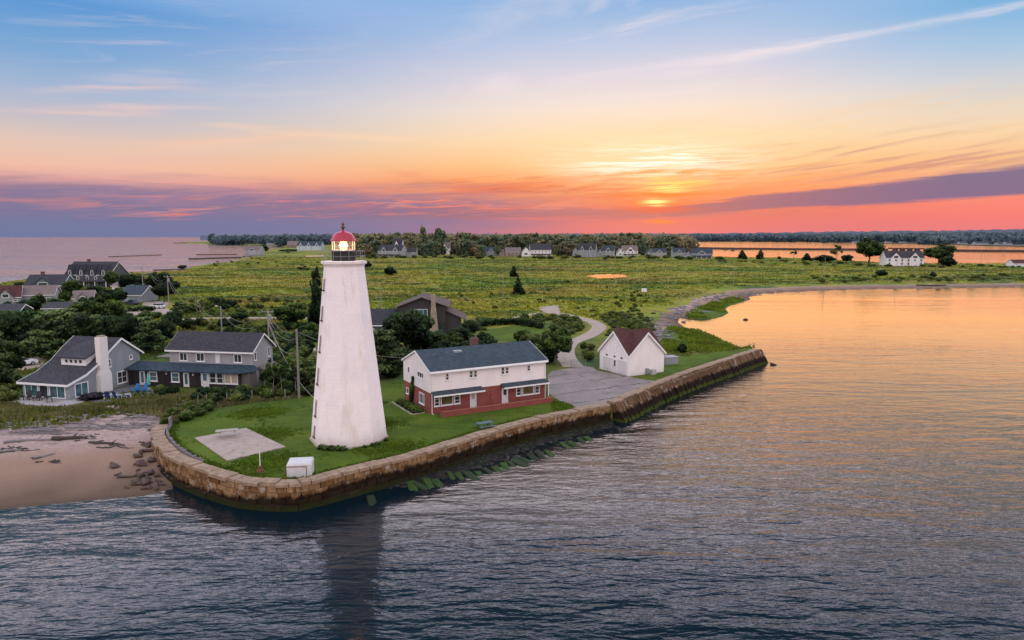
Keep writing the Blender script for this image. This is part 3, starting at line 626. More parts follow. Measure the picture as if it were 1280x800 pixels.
def jetty():
    ox, oy = jetty_line[0]; root = tag(empty('sloping_seawall', (ox, oy, 0)), 'straight sloping seawall of stained upright slabs running out to the water beyond the garage', 'seawall')
    rnd = random.Random(5); m = MB(); n = len(jetty_line); t = (jetty_line[-1]-jetty_line[0]).normalized(); nr = Vector((-t.y, t.x))
    for i in range(n-1):
        a, b_ = jetty_line[i], jetty_line[i+1]; m.tone = rnd.random(); o = rnd.uniform(-.14, .14); lean = 1.9+rnd.uniform(-.12,.12); dz = rnd.uniform(-.1,.06)
        a = a+t*.02; b_ = b_-t*.02
        pts = lambda off, z: [(a.x+nr.x*off-ox, a.y+nr.y*off-oy, z), (b_.x+nr.x*off-ox, b_.y+nr.y*off-oy, z)]
        f0 = pts(-lean+o, -.9); f1 = pts(o, 2.35+dz); k0 = pts(.9, -.9); k1 = pts(.9, 2.35+dz)
        m.hexa([f0[0],f0[1],k0[1],k0[0]], [f1[0],f1[1],k1[1],k1[0]])
    e = jetty_line[-1]; m.tone = .5
    q = lambda al, off, z: (e.x+t.x*al+nr.x*off-ox, e.y+t.y*al+nr.y*off-oy, z)
    m.hexa([q(.02,-1.8,-.9),q(1.6,-1.2,-.9),q(1.6,1.3,-.9),q(.02,1.6,-.9)], [q(.02,.0,2.3),q(.5,.1,2.25),q(.5,1.2,2.2),q(.02,1.3,2.2)])
    m.build('slab_face', M['jetty_face'], root)
    cp = MB(); i = 0
    while i < n-2:
        k = min(n-1, i+rnd.randint(2,4)); a, b_ = jetty_line[i], jetty_line[k]; j = rnd.uniform(-.05,.05)
        p = lambda v, off, z: (v.x+nr.x*off-ox, v.y+nr.y*off-oy, z)
        cp.hexa([p(a,.1+j,2.2),p(b_,.1+j,2.2),p(b_,1.35,2.2),p(a,1.35,2.2)],[p(a,.16+j,2.48+j),p(b_,.16+j,2.48+j),p(b_,1.3,2.46+j),p(a,1.3,2.46+j)]); i = k
    cp.build('coping', M['cap_stone'], root)
    bk = MB(); p = lambda v, off, z: (v.x+nr.x*off-ox, v.y+nr.y*off-oy, z); a, b_ = jetty_line[0], jetty_line[-1]
    bk.hexa([p(a,.3,-.8),p(b_,.3,-.8),p(b_,1.2,-.8),p(a,1.2,-.8)],[p(a,.3,2.2),p(b_,.3,2.2),p(b_,1.2,2.2),p(a,1.2,2.2)]); bk.build('backing', M['jetty_face'], root)
    # iron handrail at the end of it
    h = MB(); v = [p(jetty_line[-2-int(k*6)], 1.0, 2.46) for k in (0,1,2,3)]
    o = empty('handrail', (ox, oy, 0)); tag(o, 'thin iron handrail on the far end of the sloping seawall', 'handrail')
    h2 = MB(); h2.tube([Vector(v[0])+Vector((0,0,1.0)), Vector(v[-1])+Vector((0,0,.9))], .03, 6); h2.build('top_rail', M['rust'], o)
    for k in v: 
        h = MB(); h.tube([k, Vector(k)+Vector((0,0,1.0))], .03, 6); h.build('post', M['rust'], o)
jetty()
# rough dark shelf of stones and weed at the foot of the straight wall
def shelf_mat():
    m, nt, b = newmat('weedy_shelf'); p = world_co(nt); n = nt.noise(p, .8, 5, .7); f = nt.noise(p, 5., 5, .75); v = nt.node('ShaderNodeTexVoronoi'); nt.put(v.inputs['Vector'], p); v.inputs['Scale'].default_value = 1.9
    c = nt.mix(nt.lin(f,.3,.7), (.006,.005,.004), (.042,.034,.024)); c = nt.mix(nt.smooth(n,.5,.62), c, nt.mix(f, (.006,.016,.003), (.030,.058,.009))); c = nt.mix(nt.smooth(v.outputs['Distance'],.35,.6,0,.8), c, (.003,.003,.003))
    setcol(nt, b, c, .75, .3, nt.m('ADD', f, v.outputs['Distance']), 1., .15); return m
def shelf():
    seg = [i for i, p in enumerate(wall_line) if p.x > P2(478,612,0)[0]]; pts = wall_line[seg[0]:]; fine = []
    for a, b_ in zip(pts, pts[1:]): fine += [a, a.lerp(b_,.33), a.lerp(b_,.66)]
    r = random.Random(12); m = MB(); nx = 14; n = len(fine)
    for i, p in enumerate(fine):
        t = (fine[min(i+1,n-1)]-fine[max(i-1,0)]).normalized(); nr = Vector((t.y,-t.x)); f = i/n
        wd = 3.4*(1-.35*f)*min(1, f*9, (1-f)*14+.2)+r.uniform(-.35,.35)
        for k in range(nx):
            u = k/(nx-1); q = p+nr*(.4+wd*u)
            z = .17-.34*u**1.4+r.uniform(-.07,.09)*(1 if k else 0)+.06*math.sin(q.x*2.1+q.y*1.3)*math.sin(q.x*.7-q.y*2.3); m.v.append((q.x,q.y,z if k < nx-1 else -.4))
    m.f = [(i*nx+k, i*nx+k+1, (i+1)*nx+k+1, (i+1)*nx+k) for i in range(n-1) for k in range(nx-1)]; m.t = [.5]*len(m.f); struct(m.build('tidal_shelf', shelf_mat()))
shelf()
# mossy slabs fallen along the foot of the wall (pixel of the foot, width, tilt)
def moss_mat():
    m, nt, b = newmat('sea_moss'); co = obj_co(nt); p = world_co(nt); n = nt.noise(p, 1.6, 5, .7); f = nt.noise(p, 7., 4, .7)
    c = nt.mix(nt.lin(f,.3,.7), (.010,.026,.004), (.036,.078,.009)); c = nt.mix(nt.smooth(n,.56,.68), c, nt.mix(f, (.02,.016,.010), (.07,.055,.04)))
    oi = nt.node('ShaderNodeObjectInfo').outputs['Random']; hs = nt.node('ShaderNodeHueSaturation'); nt.put(hs.inputs['Color'], c); nt.put(hs.inputs['Value'], nt.lin(oi, 0, 1, .35, 1.25)); nt.put(hs.inputs['Saturation'], nt.lin(oi, 0, 1, .8, 1.1)); c = hs.outputs[0]
    setcol(nt, b, c, .8, .3, f, .8, .05); return m
M['moss'] = moss_mat()
slabs = [(516,613,1.0),(526,612,1.0),(537,610,.95),(547,608,.9),(590,599,1.1),(600,597,1.1),(612,594,.9),(622,591,.9),(632,588,1.),(641,585,1.),(650,583,1.),(659,580,1.1),(668,577,1.1),(677,574,1.),(687,571,1.),(709,562,1.),(718,560,1.),(728,556,1.),(737,553,.9),(465,630,.9),(565,601,.7),(576,600,.7)]
tw = (wall_line[-1]-wall_line[-30]).normalized(); angw = math.atan2(tw.y, tw.x)
rnd = random.Random(2)
for i, (px, py, w) in enumerate(slabs):
    x, y, _ = P(px, py-4, .05); m = MB(); L_, W_ = rnd.uniform(1.6,2.7), rnd.uniform(.55,.9)*w
    vs = [(-L_/2,-W_/2),(0,-W_*.5),(L_*.5,-W_/2),(L_*.51,0),(L_*.48,W_/2),(0,W_*.5),(-L_*.5,W_*.48),(-L_*.52,0)]
    ou = [(a+rnd.uniform(-.10,.10), b_+rnd.uniform(-.045,.045)) for a, b_ in vs]; k_ = len(ou); iz = [rnd.uniform(-.02,.09) for _ in ou]
    m.v = [(a,b_,-.45) for a,b_ in ou]+[(a,b_,-.03) for a,b_ in ou]+[(a*.93,b_*.88,z) for (a,b_),z in zip(ou,iz)]+[(0,0,.06)]
    m.f = [((i+0)%k_,(i+1)%k_,k_+(i+1)%k_,k_+i) for i in range(k_)]+[(k_+i,k_+(i+1)%k_,2*k_+(i+1)%k_,2*k_+i) for i in range(k_)]+[(2*k_+i,2*k_+(i+1)%k_,3*k_) for i in range(k_)]; m.t = [.5]*len(m.f)
    o = m.build('mossy_slab', M['moss']); o.location = (x, y, .06+rnd.uniform(-.05,.05)); o.rotation_euler = (rnd.uniform(-.14,.14), .13+rnd.uniform(-.06,.1), angw-math.pi/2+rnd.uniform(-.5,.1))
    if i == 19: tag(o, 'single mossy green slab in the water below the lighthouse, apart from the rows', 'slab')
    elif i < 4: tag(o, 'mossy green stone slab in the close upright foursome at the foot of the wall', 'slab', 'four slabs leaning together')
    else: tag(o, 'mossy green stone slab in the long slanting row at the foot of the wall', 'slab', 'slanting row of mossy slabs')

# ---------------------------------------------------------------- the lighthouse
LX, LY = (435-640)/F*71.2, 69.7
def X_t(nt, a, b_): return nt.m('MULTIPLY', a, b_)
def tower_mat():
    m, nt, b = newmat('tower_whitewash'); co = obj_co(nt); x, y, z = nt.sep(co)
    ang = nt.m('ARCTAN2', y, x)
    br = nt.node('ShaderNodeTexBrick'); nt.put(br.inputs['Vector'], nt.comb(nt.m('MULTIPLY', ang, 3.2), z))
    br.inputs['Color1'].default_value = (.90,.825,.825,1); br.inputs['Color2'].default_value = (.875,.80,.80,1); br.inputs['Mortar'].default_value = (.83,.755,.755,1)
    for k, q in (('Scale',1.),('Mortar Size',.012),('Brick Width',.75),('Row Height',.36)): br.inputs[k].default_value = q
    n = nt.noise(nt.mapping(co,(.8,.8,.22)), 1., 6, .65); f = nt.noise(co, 6., 4, .7)
    c = nt.mix(nt.smooth(n,.5,.74,0,.6), br.outputs['Color'], (.64,.53,.45)); st_ = nt.noise(nt.mapping(co,(2.6,2.6,.10)), 1., 6, .7); c = nt.mix(X_t(nt, nt.smooth(st_,.55,.72), nt.smooth(z, 8., 18.3, .1, .55)), c, (.50,.36,.26)); hz = nt.noise(co, .45, 5, .6); c = nt.mix(nt.smooth(hz,.5,.7,0,.35), c, (.66,.64,.66)); c = nt.mix(nt.lin(f,.35,.75,0,.3), c, (.62,.55,.54))
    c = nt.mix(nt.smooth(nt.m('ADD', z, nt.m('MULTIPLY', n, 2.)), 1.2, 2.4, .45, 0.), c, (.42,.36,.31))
    setcol(nt, b, c, .8, .2, nt.m('ADD', br.outputs['Fac'], f), .4, .03); return m
M['tower'] = tower_mat(); M['tower_trim'] = plain('tower_trim', (.42,.34,.31), .9, .3, 3.)
def red_dome_mat():
    m, nt, b = newmat('red_dome_paint'); co = obj_co(nt); n = nt.noise(co, 2.5, 5, .6)
    setcol(nt, b, nt.mix(nt.lin(n,.3,.7), (.30,.010,.03), (.43,.02,.05)), .4, .5); return m
M['dome'] = red_dome_mat()
def emis(name, col, k):
    m, nt, b = newmat(name); nt.put(b.inputs['Base Color'], (*col,1)); b.inputs['Emission Color'].default_value = (*col,1); b.inputs['Emission Strength'].default_value = k; return m
def clear_glass():
    m, nt, b = newmat('lantern_glass'); tr = nt.node('ShaderNodeBsdfTransparent'); gl = nt.node('ShaderNodeBsdfGlossy'); gl.inputs['Roughness'].default_value = .05
    df = nt.node('ShaderNodeBsdfDiffuse'); df.inputs['Color'].default_value = (.8,.7,.6,1)
    a = nt.node('ShaderNodeMixShader'); a.inputs[0].default_value = .12; nt.l.new(tr.outputs[0], a.inputs[1]); nt.l.new(df.outputs[0], a.inputs[2])
    mx = nt.node('ShaderNodeMixShader'); mx.inputs[0].default_value = .08; nt.l.new(a.outputs[0], mx.inputs[1]); nt.l.new(gl.outputs[0], mx.inputs[2])
    out = [n for n in nt.n if n.type == 'OUTPUT_MATERIAL'][0]; nt.l.new(mx.outputs[0], out.inputs[0]); return m
M['lantern_glass'] = clear_glass()
def lighthouse():
    root = tag(empty('lighthouse', (LX, LY, 2.0)), 'tall white tapering eight-sided lighthouse with a lit lantern under a red dome', 'lighthouse')
    H_ = 18.25; r0, r1 = 3.95, 2.0
    view = math.atan2(-LY, -LX)                                   # direction from tower to the viewer's side
    angs = [view+R(a) for a in (-98,-53,-8,37,82,127,172,217)]
    def ring(r, z): return [(r*math.cos(a), r*math.sin(a), z) for a in angs]
    m = MB(); NZ = 26
    for k in range(NZ+1): m.v += ring(r0+(r1-r0)*k/NZ, -.1+(H_+.1)*k/NZ)
    for k in range(NZ):
        for i in range(8): m.f.append((k*8+i, k*8+(i+1)%8, (k+1)*8+(i+1)%8, (k+1)*8+i))
    m.f.append(tuple(range(NZ*8, NZ*8+8))); m.t = [.5]*len(m.f); m.build('tower', M['tower'], root)
    d = MB(); d.v = ring(1.98, H_-.34)+ring(2.14, H_)+ring(2.28, H_+.04)+ring(2.32, H_+.3)+ring(2.2, H_+.32)
    for k in range(4): d.f += [(k*8+i, k*8+(i+1)%8, (k+1)*8+(i+1)%8, (k+1)*8+i) for i in range(8)]
    d.f += [tuple(range(32,40)), tuple(range(8))[::-1]]; d.t = [.5]*len(d.f); d.build('gallery', M['tower'], root)
    z0 = H_+.32
    # rail
    rl = MB()
    for h in (.5, 1.0):
        rg = ring(2.12, z0+h)
        for i in range(8): rl.tube([rg[i], rg[(i+1)%8]], .013, 5)
    rg = ring(2.12, z0)
    for i in range(8):
        for t in (0, .5):
            a = Vector(rg[i]).lerp(Vector(rg[(i+1)%8]), t); rl.tube([a, a+Vector((0,0,1.02))], .015, 5)
    rl.build('railing', M['metal_grey'], root)
    la = MB(); la.lathe([(1.18,z0),(1.18,z0+.92),(1.24,z0+.96),(1.24,z0+1.06),(.0,z0+1.06)], 10, view+R(18)); lo = la.build('lantern_base', M['black_metal'], root)
    pn = MB()
    for k in range(10):
        a = view+R(18)+2*math.pi*k/10+math.pi/10; u = Vector((math.cos(a), math.sin(a), 0)); s_ = Vector((-u.y, u.x, 0))
        pn.extrude([u*1.125+s_*.22+Vector((0,0,z0+.12)), u*1.125-s_*.22+Vector((0,0,z0+.12)), u*1.125-s_*.22+Vector((0,0,z0+.8)), u*1.125+s_*.22+Vector((0,0,z0+.8))], u*.03)
    pn.build('panel', M['dark_void'], lo)
    zg0, zg1 = z0+1.06, z0+2.05
    g = MB(); n = 10; ra = 1.12; ps = [(ra*math.cos(view+R(18)+2*math.pi*k/n), ra*math.sin(view+R(18)+2*math.pi*k/n)) for k in range(n)]
    for k in range(n):
        a, b_ = ps[k], ps[(k+1)%n]; g.add([(a[0],a[1],zg0),(b_[0],b_[1],zg0),(b_[0],b_[1],zg1),(a[0],a[1],zg1)], [(0,1,2,3)])
    g.build('glazing', M['lantern_glass'], root)
    mu = MB()
    for a in ps: mu.tube([(a[0],a[1],zg0),(a[0],a[1],zg1)], .024, 5)
    for z in (zg0+.02, zg1-.02):
        for k in range(n): mu.tube([(*ps[k],z),(*ps[(k+1)%n],z)], .03, 5)
    mu.build('glazing_bars', M['trim_white'], root)
    dm = MB(); pr = [(1.29,zg1-.06),(1.31,zg1),(1.26,zg1+.05)]
    for k in range(1,9):
        a = R(90*k/9); pr.append((1.21*math.cos(a), zg1+.05+.90*math.sin(a)))
    pr += [(.17,zg1+.98),(.15,zg1+1.08),(.0,zg1+1.08)]
    dm.lathe([(0.,zg1-.06)]+pr, 32); do = dm.build('dome', M['dome'], root, True)
    ve = MB(); zt = zg1+1.06; ve.lathe([(.0,zt),(.12,zt),(.10,zt+.16),(.21,zt+.2),(.23,zt+.32),(.11,zt+.37),(.09,zt+.48),(.15,zt+.55),(.12,zt+.65),(.03,zt+.72),(.02,zt+.95),(0,zt+.96)], 14); ve.build('vent_finial', M['rust'], do, True)
    ln = MB(); ln.lathe([(.0,zg0),(.16,zg0),(.16,zg0+.12),(.36,zg0+.2),(.42,zg0+.5),(.36,zg0+.8),(.1,zg0+.92),(0,zg0+.92)], 16); ln.build('lens', emis('warm_lens', (1.,.52,.16), 3.), root, True)
    bl = MB(); bl.lathe([(0,zg0+.3),(.3,zg0+.36),(.46,zg0+.5),(.3,zg0+.64),(0,zg0+.7)], 16); bl.build('lamp', emis('lamp_light', (1.,.70,.32), 14.), root, True)
    pl = bpy.data.lights.new('lantern_light', 'POINT'); pl.energy = 420; pl.color = (1,.6,.28); pl.shadow_soft_size = .5; po = bpy.data.objects.new('lantern_light', pl); C.objects.link(po); po.parent = root; po.location = (math.cos(view)*.75, math.sin(view)*.75, zg0+.5)
    # narrow windows up the left-hand side
    u0, u1 = angs[0], angs[1]
    for zc, hh in ((16.2,1.0),(13.3,1.3),(10.2,1.5),(6.9,1.5),(3.6,1.5),(1.2,1.0)):
        r = r0+(r1-r0)*(zc/H_); a = Vector((math.cos(u0),math.sin(u0),0))*r; b_ = Vector((math.cos(u1),math.sin(u1),0))*r; mid = a.lerp(b_, .5); s_ = (b_-a).normalized(); nrm = Vector((mid.x,mid.y,0)).normalized()
        sl = (r1-r0)/H_*.93
        def q(du, z, dn): return mid+s_*du+Vector((0,0,z))+nrm*((z-zc)*sl+dn)
        w = MB(); fw = .26
        for (x0_,x1_,za,zb) in ((-fw,-fw+.1,zc-hh/2,zc+hh/2),(fw-.1,fw,zc-hh/2,zc+hh/2),(-fw,fw,zc+hh/2,zc+hh/2+.12)):
            w.hexa([q(x0_,za,-.05),q(x1_,za,-.05),q(x1_,za,.06),q(x0_,za,.06)],[q(x0_,zb,-.05),q(x1_,zb,-.05),q(x1_,zb,.06),q(x0_,zb,.06)])
        fo = w.build('window', M['tower_trim'], root)
        si = MB(); za, zb = zc-hh/2-.14, zc-hh/2; si.hexa([q(-.34,za,-.05),q(.34,za,-.05),q(.34,za,.13),q(-.34,za,.13)],[q(-.34,zb,-.05),q(.34,zb,-.05),q(.34,zb,.11),q(-.34,zb,.11)]); si.build('sill', M['rust'], fo)
        gp = MB(); za, zb = zc-hh/2, zc+hh/2; gp.hexa([q(-.17,za,-.05),q(.17,za,-.05),q(.17,za,.025),q(-.17,za,.025)],[q(-.17,zb,-.05),q(.17,zb,-.05),q(.17,zb,.025),q(-.17,zb,.025)]); gp.build('pane', M['glass'], fo)
    pl_ = MB(); pl_.v = ring(4.12,-.05)+ring(4.08,.16)+ring(3.9,.2); pl_.f = [(k*8+i, k*8+(i+1)%8, (k+1)*8+(i+1)%8, (k+1)*8+i) for k in range(2) for i in range(8)]; pl_.t = [.5]*16; pl_.build('plinth', M['concrete'], root)
lighthouse()

# ---------------------------------------------------------------- buildings
def facemap(face, L, W):
    if face == 'front': return lambda u, z, n: (u, -n, z)
    if face == 'right': return lambda u, z, n: (L+n, u, z)
    if face == 'left': return lambda u, z, n: (-n, u, z)
    return lambda u, z, n: (u, W+n, z)
def fbox(m, f, u0, u1, z0, z1, n0, n1):
    a = [f(u0,z0,n0),f(u1,z0,n0),f(u1,z0,n1),f(u0,z0,n1)]; b_ = [f(u0,z1,n0),f(u1,z1,n0),f(u1,z1,n1),f(u0,z1,n1)]; m.hexa(a, b_)
def window(root, f, u0, z0, u1, z1, cols=1, rows=2, frame=.09, mat=None, pane=None, n=.0, sill=True):
    u0, u1 = min(u0,u1), max(u0,u1); z0, z1 = min(z0,z1), max(z0,z1)
    m = MB(); e = .07+n
    fbox(m,f,u0,u0+frame,z0,z1,n-.02,e); fbox(m,f,u1-frame,u1,z0,z1,n-.02,e)
    fbox(m,f,u0+frame,u1-frame,z1-frame,z1,n-.02,e); fbox(m,f,u0+frame,u1-frame,z0,z0+frame,n-.02,e)
    for i in range(1,cols): c = u0+(u1-u0)*i/cols; fbox(m,f,c-.03,c+.03,z0+frame,z1-frame,n-.02,e-.015)
    for i in range(1,rows): c = z0+(z1-z0)*i/rows; fbox(m,f,u0+frame,u1-frame,c-.025,c+.025,n-.02,e-.02)
    o = m.build('window', mat or M['trim_white'], root)
    if sill: s_ = MB(); fbox(s_,f,u0-.06,u1+.06,z0-.07,z0-.002,n-.02,e+.06); s_.build('sill', mat or M['trim_white'], o)
    g = MB(); fbox(g,f,u0+frame-.01,u1-frame+.01,z0+frame-.01,z1-frame+.01,n-.02,n+.018); g.build('pane', pane or M['glass'], o); return o
def door(root, f, u0, z0, u1, z1, mat=None, pane=None, glass=(.55,.9), n=0., name='door'):
    m = MB(); fbox(m,f,u0+.07,u1-.07,z0+.02,z1-.07,n-.02,n+.045); o = m.build(name, mat or M['door_white'], root)
    fr = MB(); fbox(fr,f,u0,u0+.068,z0,z1,n-.02,n+.08); fbox(fr,f,u1-.068,u1,z0,z1,n-.02,n+.08); fbox(fr,f,u0+.07,u1-.07,z1-.068,z1,n-.02,n+.08); fr.build('frame', M['trim_white'], o)
    if glass:
        g = MB(); h = z1-z0; w = u1-u0; fbox(g,f,u0+w*.26,u1-w*.26,z0+h*glass[0],z0+h*glass[1],n+.02,n+.06); g.build('pane', pane or M['glass'], o)
    k = MB(); c = Vector(f(u1-.16,z0+.95,n+.09)); k.box(c.x-.04,c.x+.04,c.y-.04,c.y+.04,c.z-.04,c.z+.04); k.build('handle', M['metal_grey'], o); return o
def gable_walls(m, L, W, eave, ridge, z0=0., rp=.5):
    m.extrude([(0,0,z0),(0,W,z0),(0,W,eave),(0,W*rp,ridge),(0,0,eave)], (L,0,0))
def gable_roof(m, L, W, eave, ridge, ov=.3, th=.16, rp=.5, ove=None):
    ove = ov if ove is None else ove
    for s_ in (0,1):
        y0, y1 = (0., W*rp) if s_ == 0 else (W, W*rp); sl = (ridge-eave)/(y1-y0); sg = 1 if y1 > y0 else -1
        ye = y0-sg*ove; ze = eave-sl*sg*ove
        pts = [(-ov,ye,ze+.02),(-ov,y1,ridge+.02),(-ov,y1,ridge+.02+th),(-ov,ye,ze+.02+th)]
        m.extrude(pts, (L+2*ov,0,0))
def rake(m, L, W, eave, ridge, ov=.3, rp=.5, ove=None, sides=(0,1), h=.22):
    ove = ov if ove is None else ove
    for sd_ in sides:
        x0 = -ov-.045 if sd_ == 0 else L+ov+.003
        for s_ in (0,1):
            y0, y1 = (0., W*rp) if s_ == 0 else (W, W*rp); sl = (ridge-eave)/(y1-y0); sg = 1 if y1 > y0 else -1; ye = y0-sg*ove; ze = eave-sl*sg*ove
            m.extrude([(x0,ye,ze-h+.15),(x0,y1,ridge-h+.15),(x0,y1,ridge+.17),(x0,ye,ze+.17)], (.042,0,0))
    for y_, sg in ((-ove-.045, 1), (W+ove+.003, -1)):
        sl = (ridge-eave)/(W*rp if sg > 0 else W*(1-rp)); ze = eave-sl*ove
        m.box(-ov, L+ov, y_, y_+.042, ze-.06, ze+.16)

def keeper():
    L, W = 16.1, 9.0
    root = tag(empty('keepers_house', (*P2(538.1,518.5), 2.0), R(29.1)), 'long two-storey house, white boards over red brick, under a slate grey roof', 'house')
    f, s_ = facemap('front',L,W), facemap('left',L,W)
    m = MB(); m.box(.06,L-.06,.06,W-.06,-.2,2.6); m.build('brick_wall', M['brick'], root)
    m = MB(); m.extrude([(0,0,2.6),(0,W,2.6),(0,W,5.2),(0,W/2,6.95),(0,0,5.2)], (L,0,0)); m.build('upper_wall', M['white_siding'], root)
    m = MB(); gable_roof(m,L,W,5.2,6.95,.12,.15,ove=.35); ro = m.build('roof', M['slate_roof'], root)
    ch = MB(); cx, cy = 9.0, 6.6; ch.box(cx-.45,cx+.45,cy-.4,cy+.4,5.6,7.55); ch.box(cx-.52,cx+.52,cy-.47,cy+.47,7.55,7.7); ch.box(cx-.2,cx+.2,cy-.2,cy+.2,7.7,7.85); ch.build('chimney', M['chimney_brick'], ro)
    v = MB(); v.tube([(2.0,2.6,6.0),(2.0,2.6,6.6)], .06, 8); v.build('vent_pipe', M['black_metal'], ro)
    hv = MB(); hv.box(4.6,5.7,3.2,4.0,6.55,6.83); hv.build('roof_vent', M['metal_grey'], ro)
    m = MB(); rake(m,L,W,5.2,6.95,.12,ove=.35,h=.2); m.build('fascia', M['trim_white'], root)
    gt = MB(); gt.box(-.1,L+.1,-.5,-.4,4.98,5.09); gt.build('gutter', M['trim_white'], root)
    for x in (.18, L-.15):
        dp = MB(); dp.tube([(x,-.42,5.0),(x,-.1,4.75),(x,-.1,.1),(x+.1,-.35,.02)], .05, 6); dp.build('downpipe', M['trim_white'], root)
    for u0,z0,u1,z1,c in ((2.0,3.96,2.42,4.79,1),(5.13,3.95,5.61,4.83,1),(5.72,3.95,6.18,4.8,1),(9.52,3.92,10.01,4.83,1),(10.12,3.94,10.59,4.81,1),(13.27,4.0,13.76,4.75,1)):
        window(root,f,u0,z0,u1,z1,c,2,.06)
    for k, (a, b_, c, mid) in enumerate((((.5,1.2),(1.34,2.98),(3.12,3.9),1),((11.7,12.46),(12.6,14.3),(14.42,15.18),1))):
        window(root,f,a[0],.92,a[1],2.24,1,3,.1,n=-.05); window(root,f,b_[0],.92,b_[1],2.24,1,1,.1,pane=M['warm_room'],n=-.05); window(root,f,c[0],.92,c[1],2.24,1,3,.1,n=-.05)
    for u in (5.22, 9.65): door(root,f,u,.1,u+.86,2.2,n=-.05,pane=M['cream_blind'] if u < 6 else M['glass'])
    for u0,u1 in ((.1,6.75),(9.45,16.0)):
        m = MB(); m.hexa([(u0,-1.0,2.32),(u1,-1.0,2.32),(u1,.0,2.66),(u0,.0,2.66)],[(u0,-1.0,2.42),(u1,-1.0,2.42),(u1,.0,2.78),(u0,.0,2.78)]); cn = m.build('canopy', M['slate_roof'], root)
        t = MB(); t.box(u0-.04,u1+.04,-1.05,-1.003,2.26,2.44); t.build('fascia', M['trim_white'], cn)
    m = MB(); m.tube([(15.95,-.92,.02),(15.95,-.92,2.3)], .06, 8); m.build('post', M['trim_white'], root)
    for u in (8.05,): t = MB(); t.box(u-.03,u+.03,.0,.055,.3,2.55); t.build('pipe', M['brick'], root)
    pl = MB(); x0, x1, y0, y1 = .75, 16.0, -1.95, -1.0
    pl.box(x0,x1,y0,y0+.24,-.1,.62); pl.box(x0,x0+.24,y0+.24,y1,-.1,.62); pl.box(x1-.24,x1,y0+.24,y1,-.1,.62); pl.build('brick_planter', M['brick'], root)
    so_ = MB(); so_.box(x0+.24,x1-.24,y0+.24,y1,.0,.06); so_.build('porch_floor', M['concrete'], root)
    st = MB(); st.box(x0-.03,x1+.03,y0-.03,y0+.27,.62,.68); st.build('planter_coping', plain('brick_cap',(.30,.10,.07),.9,.3,3.), root)
    for u0,z0,u1,z1,c in ((2.0,3.95,3.9,4.66,3),(6.64,3.86,7.29,4.66,1)): window(root,s_,u0,z0,u1,z1,c,1,.07)
    for u0,z0,u1,z1,c in ((2.0,.75,3.6,2.1,3),(7.3,1.0,8.1,1.8,1)): window(root,s_,u0,z0,u1,z1,c,1,.09,n=-.05)
    return root
keeper_root = keeper()

